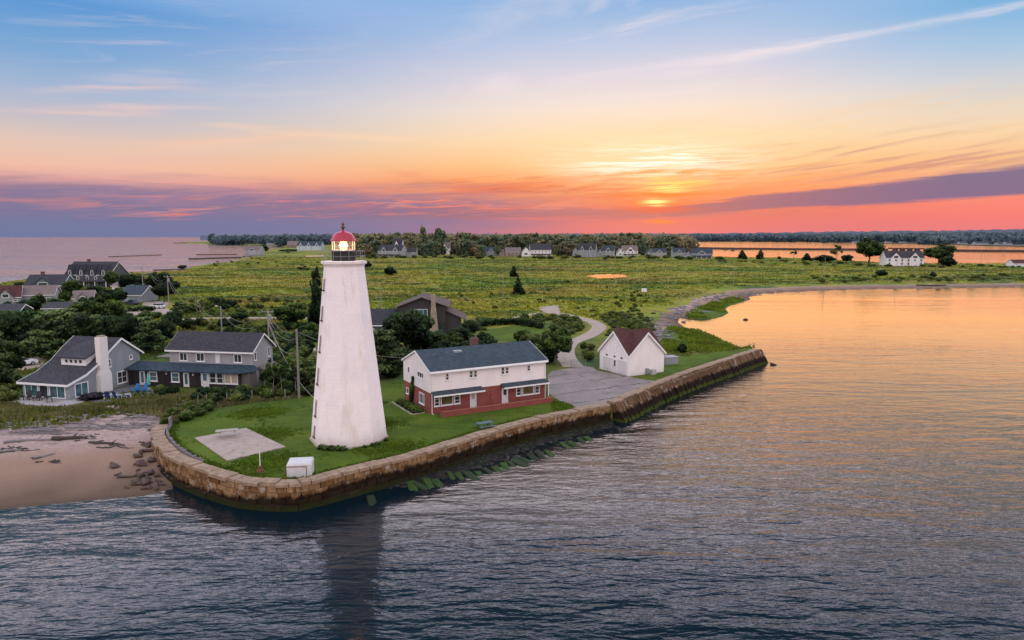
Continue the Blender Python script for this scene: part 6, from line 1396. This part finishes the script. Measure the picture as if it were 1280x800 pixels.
ok = ins & (h > 1.6) & ~pl & ~blocked(X, Y) & (ds > 3.2+.012*np.maximum(Y-120,0)) & ~ti & ~hp & ~((X > P2(938,372)[0]) & (dc < 13) & (Y > 190))
X, Y, h, RR_ = X[ok], Y[ok], h[ok], RR_[ok]
grass('marsh_grass', X, Y, h, .12, .42, .30+RR_*.0018, M['marsh_grass'], 'rough yellow-green marsh grass covering the flats', 6)
g = np.random.default_rng(9); Xs, Ys = [], []
bx = np.array(ti_poly); X = g.uniform(bx[:,0].min(), bx[:,0].max(), 60000); Y = g.uniform(bx[:,1].min(), bx[:,1].max(), 60000)
h, ins, pl, db, dc, df = height(X, Y); ds = seg_dist(X, Y, strip); inl = np.hypot((X-P2(856,400)[0])/6., (Y-P2(856,400)[1])/9.)
bump_ = np.sin(X*.23+Y*.11)+np.sin(X*.09-Y*.17+2)+.6*np.sin(X*.5+Y*.4)
ok = inside(X, Y, ti_poly) & ins & (h > .12) & ~pl & (ds > 2.6) & (inl > .75) & (bump_ > -.75)
X, Y, h = X[ok][:26000], Y[ok][:26000], h[ok][:26000]
grass('tidal_grass', X, Y, h, .3, .75, .32, M['tidal_grass'], 'bright green tidal grass at the edge of the cove beyond the sloping wall', 10)
bgp = [P2(x,y,1.8) for x,y in ((0,528),(0,504),(40,511),(95,511),(150,503),(200,497),(250,494),(330,488),(385,486),(385,498),(330,504),(262,513),(232,527),(205,536),(200,520),(150,515),(90,520))]
bx = np.array(bgp); X = g.uniform(bx[:,0].min(), bx[:,0].max(), 30000); Y = g.uniform(bx[:,1].min(), bx[:,1].max(), 30000)
h, ins, pl, db, dc, df = height(X, Y); ok = inside(X, Y, bgp) & ins & ~inside(X, Y, lawn_poly) & (np.sin(X*.7+Y*.4)+np.sin(X*.3-Y*.9)+g.normal(size=X.shape)*.8 > -.5)
X, Y, h = X[ok][:9000], Y[ok][:9000], h[ok][:9000]
grass('beach_grass', X, Y, h, .12, .42, .14, M['beach_grass'], 'dry yellow-green beach grass between the beach and the two houses', 11)
lb = np.array(lawn_poly); X = g.uniform(lb[:,0].min(), lb[:,0].max(), 60000); Y = g.uniform(lb[:,1].min(), lb[:,1].max(), 60000)
ed = seg_dist(X, Y, [tuple(p) for p in inner]); cp = [P2(x,y) for x,y in ((243,548.5),(307.6,536),(357,559.5),(284,577))]
ok = inside(X, Y, lawn_poly) & ((ed < 1.0) | (np.sin(X*.5+Y*.21)+np.sin(X*.23-Y*.6)+np.random.default_rng(3).normal(size=X.shape)*.5 > .9)) & ~inside(X, Y, cp) & ~inside(X, Y, [P2(x,y) for x,y in HOUSES[0]])
X, Y = X[ok][:20000], Y[ok][:20000]; grass('lawn_tufts', X, Y, np.full(X.shape,2.03), .05, .17, .16, M['lawn_tuft'], 'uneven tufts of green grass on the lighthouse lawn', 12)

# ---------------------------------------------------------------- poles, cables
def pole(px, base, top, label, name='utility_pole', cross=True, transf=False, mat='pole_wood', r=.16, lamp=False):
    X, Y, _ = P(px, base); k = math.hypot(Y,21)/F; h = (base-top)*k; root = tag(empty(name, (X,Y,2.0), R(random.uniform(-20,20))), label, 'pole')
    m = MB(); m.tube([(0,0,-.2),(0,0,h)], r, 8, r*.72); m.build('shaft', M[mat], root)
    if cross:
        m = MB(); m.box(-1.1,1.1,-.06,.06,h-.5,h-.36); ca = m.build('crossarm', M[mat], root)
        for x in (-.95,.0,.95):
            m = MB(); m.lathe([(0,h-.36),(.07,h-.34),(.05,h-.2),(.08,h-.14),(0,h-.08)], 8, c=(x,0)); m.build('insulator', M['metal_grey'], ca)
    if transf: m = MB(); m.lathe([(0,h-1.9),(.26,h-1.88),(.28,h-1.0),(.2,h-.94),(0,h-.92)], 12, c=(.36,-.1)); m.build('transformer', M['metal_grey'], root)
    if lamp: m = MB(); m.tube([(0,0,h-.2),(-.9,0,h+.1)], .04, 6); la = m.build('lamp_arm', M['metal_grey'], root); m = MB(); m.box(-1.3,-.8,-.12,.12,h+.02,h+.16); m.build('lamp_head', M['trim_white'], la)
    return Vector((X,Y,2.0+h))
p1 = pole(179,364,334,'slim utility pole behind the garage, farthest left of the pole line')
p2 = pole(189.5,374,339,'leaning grey utility pole second from the left in the pole line')
p3 = pole(211.5,384.5,344,'grey utility pole with a round transformer beside the white car', transf=True)
p4 = pole(247,402,370,'dark utility pole beside the pale lane', mat='bark')
p5 = pole(277.5,417,383,'grey pole with a street lamp rising behind the porch house roof', mat='metal_grey', lamp=True, cross=False)
p6 = pole(336.8,440,386.5,'tall utility pole with crossarm and transformer right of the porch house', transf=True)
p7 = pole(374,498,411,'thick bare wooden pole at the back edge of the lighthouse lawn', name='wooden_pole', cross=False, mat='wood_grey', r=.17)
for px,b_,t,lb in ((628.7,377,340,'thin pole standing in the middle of the marsh left of the cedars'),(1030,353,322,'pale slender pole at the head of the cove beach'),(1120,350,325,'thin pole on the bank below the white house'),(917,355,334,'thin pole in the marsh above the tidal grass'),(835,360,341,'short thin pole in the marsh behind the driftwood line'),(1226,331,314,'dark leaning pole on the bay shore at the right'),(912.5,322,305,'thin mast-like pole on the bay shore left of the firs'),(973,324,312,'thin short pole between the firs and the wispy tree'),(463+14,400,354,'thin grey pole in the marsh behind the plain cottage')):
    pole(px,b_,t,lb,cross=False,r=.11,mat='pole_wood')
def cable(a, b_, sag, label, r=.022, grp='power cables'):
    pts = [a.lerp(b_,t/14)-Vector((0,0,sag*4*(t/14)*(1-t/14))) for t in range(15)]; m = MB(); m.tube(pts, r, 4); o = m.build('power_cable', M['cable']); tag(o, label, 'cable', grp)
d = Vector((0,0,-.3)); cab = 'thin sagging cable strung between two utility poles'
for a, b_, s in ((p1,p2,1.2),(p2,p3,2.2),(p3,p4,2.6),(p4,p5,3.0),(p5,p6,2.6),(p6,p7,1.5)):
    cable(a+d,b_+d,s,cab); cable(a+d*4,b_+d*4,s*1.15,cab)
cable(p6+d*6,Vector((LX-3.2,LY+2.,5.)),2.2,'yellowish cable drooping from the tall pole toward the lighthouse',.03); cable(p6+d*8,p7+d*9,2.4,'lower yellowish cable from the tall pole to the bare wooden pole',.03)
kr = rt.matrix_basis if False else Matrix.Translation(rt.location)@Matrix.Rotation(rt.rotation_euler[2],4,'Z')
cable(p7+d,kr@Vector((-.1,4.0,6.2)),.9,'long thin cable from the bare wooden pole to the brick house gable',.016)

# ---------------------------------------------------------------- small things by the lighthouse
m = MB(); m.prism([P2(x,y) for x,y in ((243,548.5),(307.6,536),(357,559.5),(284,577))], 1.9, 2.12); o = m.build('concrete_pad', M['concrete']); tag(o, 'cracked pale concrete slab in the lawn left of the lighthouse', 'concrete slab')
def picnic(px, py, rz, label, mat, z, L=1.9):
    X, Y, _ = P(px,py,z); root = tag(empty('picnic_table', (X,Y,z), rz), label, 'picnic table')
    m = MB()
    for k in range(5): m.box(-L/2,L/2,-.4+k*.165,-.4+k*.165+.145,.70,.745)
    m.build('tabletop', M[mat], root)
    for s_ in (-1,1): m = MB(); m.box(-L/2,L/2,s_*.72-.14,s_*.72+.14,.42,.46); m.build('bench_seat', M[mat], root)
    for x in (-L*.33,L*.33):
        m = MB(); m.beam((x,-.75,0),(x,-.25,.7),.08,.05); m.build('leg', M[mat], root); m = MB(); m.beam((x,.75,0),(x,.25,.7),.08,.05); m.build('leg', M[mat], root)
        m = MB(); m.box(x+.045,x+.085,-.78,.78,.36,.42); m.build('brace', M[mat], root)
M['wood_pale'] = plain('pale_weathered_wood', (.38,.34,.31), .85, .3, 2.)
picnic(284,546,R(20),'weathered wooden picnic table standing on the concrete slab','wood_pale',2.12,2.2)
M['green_wood'] = plain('grey_green_wood', (.10,.15,.16), .8, .2)
picnic(606,536,R(30),'grey-green picnic table on the lawn just behind the seawall','green_wood',2.03)
X,Y,_ = P(376,592.5,2.03); m = MB(); 
m.prism([(-1.05,-.8),(1.05,-.8),(1.05,.8),(-1.05,.8)], 0, 1.05); m.hexa([(-1.09,-.84,1.05),(1.09,-.84,1.05),(1.09,.84,1.05),(-1.09,.84,1.05)],[(-1.0,-.75,1.22),(1.0,-.75,1.22),(1.0,.75,1.30),(-1.0,.75,1.30)])
o = m.build('storage_bin', plain('dirty_white',(.55,.55,.56),.8,.16,2.)); o.location = (X,Y,2.03); o.rotation_euler[2] = R(8); tag(o, 'white concrete box with a sloping lid behind the wall in front of the lighthouse', 'concrete box')
root = tag(empty('pipe_rail', (*P2(370,598.5,2.3), 2.3), R(5)), 'thin dark pipe rail on the seawall before the white box', 'rail')
for x in (-.9,.9): m = MB(); m.tube([(x,0,-.1),(x,0,1.05)], .035, 6); m.build('post', M['rust'], root)
m = MB(); m.tube([(-.9,0,1.05),(.9,0,1.05)], .035, 6); m.build('top_rail', M['rust'], root)
root = tag(empty('signal_post', (*P2(325.5,590.5,2.2), 2.2)), 'slim pale post with a rusty base on the curve of the seawall', 'post')
m = MB(); m.tube([(0,0,.0),(0,0,1.9)], .05, 8, .03); m.build('post', M['trim_white'], root)
m = MB(); m.lathe([(0,.1),(.32,.1),(.32,.22),(.18,.3),(.15,.62),(.0,.64)], 12); m.build('base', M['rust'], root)
m = MB(); m.hexa([(-.3,-1.02,-1.0),(.3,-1.02,-1.0),(.3,-.9,-1.0),(-.3,-.9,-1.0)],[(-.3,-1.02,-.1),(.3,-1.02,-.1),(.3,-.9,-.1),(-.3,-.9,-.1)]); m.build('rusty_plate', M['rust'], root)
# timber fence strip along the beach end of the curved wall
fr = tag(empty('timber_edging', (*wall_line[6],2.2)), 'dark weathered timber paling along the beach end of the curved seawall', 'fence')
fo = fr.location; ins_l = offset_line(wall_line, 1.5); m = MB(); rr = random.Random(4)
for i in range(0, 17):
    a, b_ = ins_l[i], ins_l[i+1]
    for t in (0,.33,.66): q = a.lerp(b_,t); hh = (.55 if i > 0 else 1.3)+rr.uniform(-.15,.15); m.box(q.x-fo.x-.1,q.x-fo.x+.1,q.y-fo.y-.1,q.y-fo.y+.1,-.5,hh-.3)
m.build('palings', M['drift'], fr)
m = MB()
for i in range(0,17): a, b_ = ins_l[i], ins_l[i+1]; m.beam((a.x-fo.x,a.y-fo.y,.1),(b_.x-fo.x,b_.y-fo.y,.1),.08,.12)
m.build('rail', M['drift'], fr)
for k,(px,py) in enumerate(((248,508),(258,506),(284,504),(315,501),(340,499),(357,498.5))):
    X,Y,_ = P(px,py); m = MB(); m.tube([(0,0,-.2),(0,0,1.35)], .07, 7, .06); o = m.build('fence_post', M['wood_grey']); o.location = (X,Y,2.0); o.rotation_euler = (R(rr.uniform(-4,4)),R(rr.uniform(-4,4)),0); tag(o, 'short grey fence post among the bushes behind the lawn', 'fence post', 'fence posts behind the lawn')
# rocks
def rock_mesh(seed):
    r = random.Random(seed); import bmesh
    bm = bmesh.new(); bmesh.ops.create_icosphere(bm, subdivisions=2, radius=.5)
    ax = [Vector((r.gauss(0,1),r.gauss(0,1),r.gauss(0,1))).normalized() for _ in range(11)]
    for v in bm.verts:
        for a in ax:
            dd = v.co.dot(a)
            if dd > .24: v.co -= a*(dd-.24)*.97
        v.co *= 1+r.uniform(-.05,.05)
    me = bpy.data.meshes.new('rock'); bm.to_mesh(me); bm.free(); me.materials.append(M['rock']); return me
ROCKS = [rock_mesh(i) for i in range(6)]; GROCK = [m_.copy() for m_ in ROCKS]; WROCK = [m_.copy() for m_ in ROCKS]
M['wet_rock'] = plain('wet_rock', (.022,.019,.012), .5, .5, 1.5)
for m_ in WROCK: m_.materials[0] = M['wet_rock']
for m_ in GROCK: m_.materials[0] = M['rock_grey']
def rock(X, Y, Z, s, label, group, meshes=ROCKS, fl=.6, nm='rock'):
    o = bpy.data.objects.new(nm, meshes[rr.randrange(6)]); C.objects.link(o); o.location = (X,Y,Z); o.scale = (s*rr.uniform(.9,1.6),s*rr.uniform(.7,1.1),s*fl*rr.uniform(.7,1.1)); o.rotation_euler = (rr.uniform(-.25,.25),rr.uniform(-.25,.25),rr.uniform(0,6.28)); return tag(o, label, 'rock', group)
def gz(X, Y): return float(height(np.array([X]),np.array([Y]))[0][0])
for px,py,s in ((171,572,2.0),(184,566,1.6),(178,580,2.2),(190,575,2.0),(186,588,1.9),(175,592,1.6),(197,590,1.7),(183,598,2.0),(192,601,1.5),(170,598,1.3),(166,597,.9),(199,598,1.4),(190,560,1.3),(181,560,1.2)):
    X,Y,_ = P(px,py,.7); rock(X,Y,gz(X,Y)+.15,s*.62,'dark brown boulder in the heap where the curved wall meets the beach','boulders at the wall end',ROCKS,.62)
    for k in range(2): X,Y,_ = P(px+rr.uniform(-9,8),py+rr.uniform(-7,7),.7); rock(X,Y,gz(X,Y)+.1,rr.uniform(.4,.95),'dark brown boulder in the heap where the curved wall meets the beach','boulders at the wall end',ROCKS,.6)
X,Y,_ = P(143,583,.6); rock(X,Y,gz(X,Y)+.15,1.3,'dark boulder lying alone on the sand left of the boulder heap',None)
X,Y,_ = P(147,592.5,.5); rock(X,Y,gz(X,Y)+.08,.6,'small dark stone on the wet sand left of the boulder heap',None)
X,Y,_ = P(932,399.8,0); rock(X,Y,.05,1.6,'small dark rock alone in the golden cove water',None)
X,Y,_ = P(967,456,0); rock(X,Y,.1,1.3,'dark rock in the water off the end of the sloping wall',None)
for i in range(120):
    t = rr.random()**.9; k = t*(len(strip)-4); a, b_ = strip[int(k)], strip[int(k)+1]; f = k-int(k); X = a[0]+(b_[0]-a[0])*f+rr.gauss(0,2.4); Y = a[1]+(b_[1]-a[1])*f+rr.gauss(0,2.6)
    rock(X,Y,gz(X,Y)+.1,rr.uniform(.5,1.2)*(1+Y*.002),'grey boulder in the rubble line between marsh and cove','rubble line of grey boulders',GROCK,.55)
for i in range(22):
    X,Y,_ = P(rr.uniform(797,822),rr.uniform(401,415)); rock(X,Y,2.1,rr.uniform(.7,1.5),'pale grey boulder in the heap behind the garage roof','boulder heap behind the garage',GROCK,.6)
for i in range(110):
    px = rr.uniform(478,775); f = (px-470)/298; py = 612-f*76+rr.uniform(-9,6); X,Y,_ = P(px,py,0); rock(X,Y,rr.uniform(-.2,.02),rr.uniform(.4,1.3),'dark wet stone awash on the shelf at the foot of the straight seawall','wet stones below the seawall',WROCK,.5)
# driftwood
M['drift_dark'] = plain('driftwood_dark', (.060,.050,.045), .9, .35, 2.)
def log(X, Y, L, r_, ang, label, group=None, z=None, nm='driftwood_log', bend=.15):
    m = MB(); pts = [(-L/2+L*k/5, bend*L*.25*math.sin(k*1.3+L), r_*.7+.03*math.sin(k*2.)) for k in range(6)]; m.tube(pts, r_, 7, r_*.45)
    if L > 2.5: m.tube([(L*.1,0,r_),(L*.2,.35,r_+.35)], r_*.4, 5, r_*.15)
    o = m.build(nm, M['drift_dark' if 'dark' in label else 'drift']); o.location = (X,Y,(gz(X,Y) if z is None else z)); o.rotation_euler[2] = ang; return tag(o, label, 'driftwood', group)
for px,py,L,r_,a,lb in ((40,551,5.2,.16,12,'long thin driftwood log lying aslant on the open sand'),(87,549,3.4,.26,8,'thick dark driftwood log in the middle of the sand'),(9,565,2.6,.14,15,'short driftwood log at the left edge of the sand'),(135,556,4.4,.16,-12,'dark crooked branch on the sand left of the wall end'),(165,597,2.6,.14,10,'dark driftwood log beside the boulder heap'),(56,572,1.9,.13,50,'short reddish driftwood log standing up from the sand'),(171,519,1.6,.12,65,'pale driftwood log near the top of the beach'),(105,534,4.2,.18,-3,'pale driftwood log in the wrack at the top of the beach'),(55,537,3.4,.16,6,'grey driftwood log left of centre in the wrack line')):
    X,Y,_ = P(px,py,1.2); X,Y,_ = P(px,py,max(.3,gz(X,Y))); log(X,Y,L,r_,R(a),lb)
for i in range(34):
    px, py = rr.choice(((30,566),(40,569),(88,552),(96,549),(130,558),(150,559),(60,575),(10,563),(118,551))); X,Y,_ = P(px+rr.gauss(0,12),py+rr.gauss(0,2.5),1.0); log(X,Y,rr.uniform(.4,1.7),rr.uniform(.05,.11),rr.uniform(-.4,.6),'small dark branch or weed clump strewn on the open sand','dark wreckage on the sand',max(.3,gz(X,Y))-.02,'driftwood')
for i in range(90):
    px = rr.uniform(0,195); py = 531+rr.gauss(0,5)-.02*px; X,Y,_ = P(px,py,1.7); log(X,Y,rr.uniform(.6,2.4),rr.uniform(.05,.12),rr.uniform(-.5,.5),'grey driftwood stick in the wrack line across the top of the beach','driftwood of the wrack line',max(.5,gz(X,Y)),'driftwood')
for i in range(80):
    t = rr.random(); k = t*(len(strip)-3); a, b_ = strip[int(k)], strip[int(k)+1]; f = k-int(k); X = a[0]+(b_[0]-a[0])*f+rr.gauss(0,2); Y = a[1]+(b_[1]-a[1])*f+rr.gauss(0,2.5)
    log(X,Y,rr.uniform(1.5,4.5),rr.uniform(.09,.2),rr.uniform(-.6,.9),'bleached driftwood log along the rubble line of the cove','driftwood of the cove',gz(X,Y)+.05,'driftwood')
X,Y,_ = P(880,391,.8); log(X,Y,7.,.2,R(-12),'long bleached tree trunk lying across the tidal grass',None,gz(X,Y)+.45)
X,Y,_ = P(1165,357,.8); log(X,Y,14.,.45,R(3),'large dark drift log on the right-hand beach by the water',None,gz(X,Y))
X,Y,_ = P(805,366); m = MB(); m.box(-.9,.9,-.6,.6,.4,1.6); m.box(-.7,-.5,-.1,.1,0,.4); m.box(.5,.7,-.1,.1,0,.4); o = m.build('white_box', M['trim_white']); o.location = (X,Y,2.0); tag(o, 'small white box on legs standing in the marsh', 'box')
# green wire panel near the yard gate
X,Y,_ = P(732,459); root = tag(empty('chain_link_gate', (X,Y,2.0), R(8)), 'low green mesh fence panel beside the gravel road entrance', 'fence')
m = MB(); 
for k in range(17): m.tube([(-2.4+.3*k,0,.05),(-2.4+.3*k,0,1.15)], .014, 4)
for k in range(6): m.tube([(-2.4,0.015,.1+.2*k),(2.4,.015,.1+.2*k)], .012, 4)
m.build('mesh_panel', plain('green_wire',(.06,.18,.14),.5,.1), root)
for x in (-2.45,0,2.45): m = MB(); m.tube([(x,0.03,-.1),(x,.03,1.3)], .04, 6); m.build('post', M['metal_grey'], root)

# ---------------------------------------------------------------- patio of the grey house: chairs, umbrella
struct(sheet('patio', [P2(x,y) for x,y in ((2,506),(34,495),(86,499),(118,494),(104,503),(70,510),(30,508))], 2.03, plain('patio_stone',(.33,.31,.31),.9,.2,1.)))
struct(sheet('terrace', [P2(x,y) for x,y in ((118,494),(170,479),(182,484),(200,489),(178,497),(140,503),(110,502))], 2.03, plain('terrace_stone',(.13,.13,.13),.9,.3,1.)))
def adirondack(px, py, rz, label, group, mat='blue_plastic', legm='blue_plastic'):
    X,Y,_ = P(px,py); root = tag(empty('garden_chair', (X,Y,2.03), rz), label, 'chair', group)
    m = MB(); m.hexa([(-.3,-.3,.36),(.3,-.3,.36),(.3,.28,.26),(-.3,.28,.26)],[(-.3,-.3,.40),(.3,-.3,.40),(.3,.28,.30),(-.3,.28,.30)]); m.build('seat', M[mat], root)
    m = MB()
    for k in range(5): x = -.3+k*.122; top = 1.08+.07*math.sin((k+.5)/5*math.pi); m.hexa([(x,.26,.28),(x+.112,.26,.28),(x+.112,.30,.28),(x,.30,.28)],[(x,.56,top),(x+.112,.56,top),(x+.112,.60,top),(x,.60,top)])
    m.build('backrest', M[mat], root)
    for s_ in (-1,1):
        m = MB(); m.box(s_*.37-.07,s_*.37+.07,-.36,.42,.56,.59); m.build('armrest', M[legm], root)
        m = MB(); m.box(s_*.36-.03,s_*.36+.03,-.32,-.24,0,.56); m.build('leg', M[legm], root); m = MB(); m.beam((s_*.36,.2,.34),(s_*.36,.5,0),.05,.08); m.build('leg', M[legm], root)
    return root
M['chair_navy'] = plain('chair_navy', (.03,.05,.16), .5, .1)
adirondack(168.5,491,R(-20),'bright blue garden chair on the terrace, left of its twin by the folded umbrella','pair of bright blue chairs'); adirondack(179,490.5,R(-20),'bright blue garden chair beside the folded green umbrella','pair of bright blue chairs')
adirondack(147,499,R(160),'navy and white patio chair, middle of three on the terrace','navy patio chairs','chair_navy','trim_white'); adirondack(160,498,R(130),'navy and white patio chair nearest the blue chairs','navy patio chairs','chair_navy','trim_white'); adirondack(135,499,R(200),'navy and white patio chair nearest the chimney','navy patio chairs','chair_navy','trim_white')
adirondack(35,500,R(0),'dark garden chair outside the glazed front, left one','dark chairs before the glass front','black_metal','black_metal'); adirondack(47,501,R(10),'dark garden chair outside the glazed front, right one','dark chairs before the glass front','black_metal','black_metal')
X,Y,_ = P(186,486); root = tag(empty('patio_umbrella', (X,Y,2.03)), 'folded pale green patio umbrella beside the blue chairs', 'umbrella')
m = MB(); m.tube([(0,0,0),(0,0,2.35)], .03, 6); m.build('pole', M['wood_grey'], root); m = MB(); m.lathe([(.0,.55),(.26,.6),(.22,1.2),(.10,2.0),(.04,2.25),(0,2.26)], 9); m.build('canopy', M['teal_cloth'], root); m = MB(); m.lathe([(0,0),(.3,0),(.28,.08),(.06,.12),(0,.12)], 12); m.build('base', M['concrete'], root)
root = tag(empty('patio_table', (*P2(62,503),2.03)), 'small dark table on the patio before the glazed front', 'table')
m = MB(); m.lathe([(0,.7),(.55,.7),(.55,.74),(0,.74)], 16); m.build('tabletop', M['black_metal'], root)
for a in range(4): m = MB(); m.tube([(.42*math.cos(a*1.57),.42*math.sin(a*1.57),0),(.3*math.cos(a*1.57),.3*math.sin(a*1.57),.7)], .025, 5); m.build('leg', M['black_metal'], root)
for px,py,s in ((219,497,.9),(221,501,.8),(223,506,1.0),(220,511,.9),(216,494,.8)):
    X,Y,_ = P(px,py); rock(X,Y,2.02,s,'flat pale stepping stone in the path to the porch','stepping stones',GROCK,.2,'stepping_stone')

# ---------------------------------------------------------------- cars
def car(px, py, rz, paint, label):
    X,Y,_ = P(px,py); root = tag(empty('parked_car', (X,Y,2.04), rz), label, 'car')
    def prof(pts, w0, w1, mb):
        n = len(pts); mb.add([(x,-w0 if z < .9 else -w1,z) for x,z in pts]+[(x,w0 if z < .9 else w1,z) for x,z in pts], [tuple(range(n)), tuple(range(n,2*n))[::-1]]+[((i+1)%n,i,n+i,n+(i+1)%n) for i in range(n)])
    m = MB(); prof([(-2.2,.35),(2.2,.35),(2.25,.7),(2.1,.88),(1.1,.98),(-1.9,1.0),(-2.2,.9),(-2.28,.6)], .9, .84, m); m.build('body', paint, root)
    m = MB(); prof([(-1.95,.99),(1.05,.97),(.35,1.5),(-1.5,1.55)], .8, .72, m); cb = m.build('cabin', M['glass'], root)
    m = MB(); m.hexa([(-1.52,-.70,1.54),(.36,-.70,1.49),(.36,.70,1.49),(-1.52,.70,1.54)],[(-1.42,-.64,1.62),(.22,-.64,1.58),(.22,.64,1.58),(-1.42,.64,1.62)]); m.build('roof', paint, cb)
    for x in (-1.4,1.4):
        for y in (-.86,.86):
            m = MB(); m.tube([(x,y-.1,.33),(x,y+.1,.33)], .33, 14); w = m.build('wheel', M['tyre'], root); m = MB(); m.tube([(x,y-.11,.33),(x,y+.11,.33)], .19, 10); m.build('rim', M['metal_grey'], w)
    for y in (-.6,.6):
        m = MB(); m.box(2.18,2.27,y-.16,y+.16,.62,.76); m.build('headlight', M['trim_white'], root); m = MB(); m.box(-2.30,-2.2,y-.16,y+.16,.66,.82); m.build('tail_light', M['rust'], root)
car(165,381,R(150),M['paint_blue'],'dark blue car parked before the blue-grey garage'); car(197,385.5,R(165),M['paint_silver'],'silver white car parked beside the utility pole'); car(26,458,R(60),M['paint_silver'],'silver car half hidden by trees on the street behind the chimney house')
# two small boats far out in the bay
for px, py, lb in ((907,312.8,'tiny dark motorboat moored in the bay, left of the other'),(916,313.6,'tiny dark motorboat moored in the bay, right of the other')):
    X,Y,_ = P(px,py,0); root = tag(empty('motorboat', (X,Y,0.), R(20)), lb, 'boat'); m = MB(); m.hexa([(-3,-1,-.2),(2.5,-.6,-.2),(2.5,.6,-.2),(-3,1,-.2)],[(-3.2,-1.3,1.1),(4.,-.15,1.4),(4.,.15,1.4),(-3.2,1.3,1.1)]); m.build('hull', M['black_metal'], root); m = MB(); m.box(-1.2,.8,-.7,.7,1.1,2.4); m.build('cabin', M['wood_grey'], root)
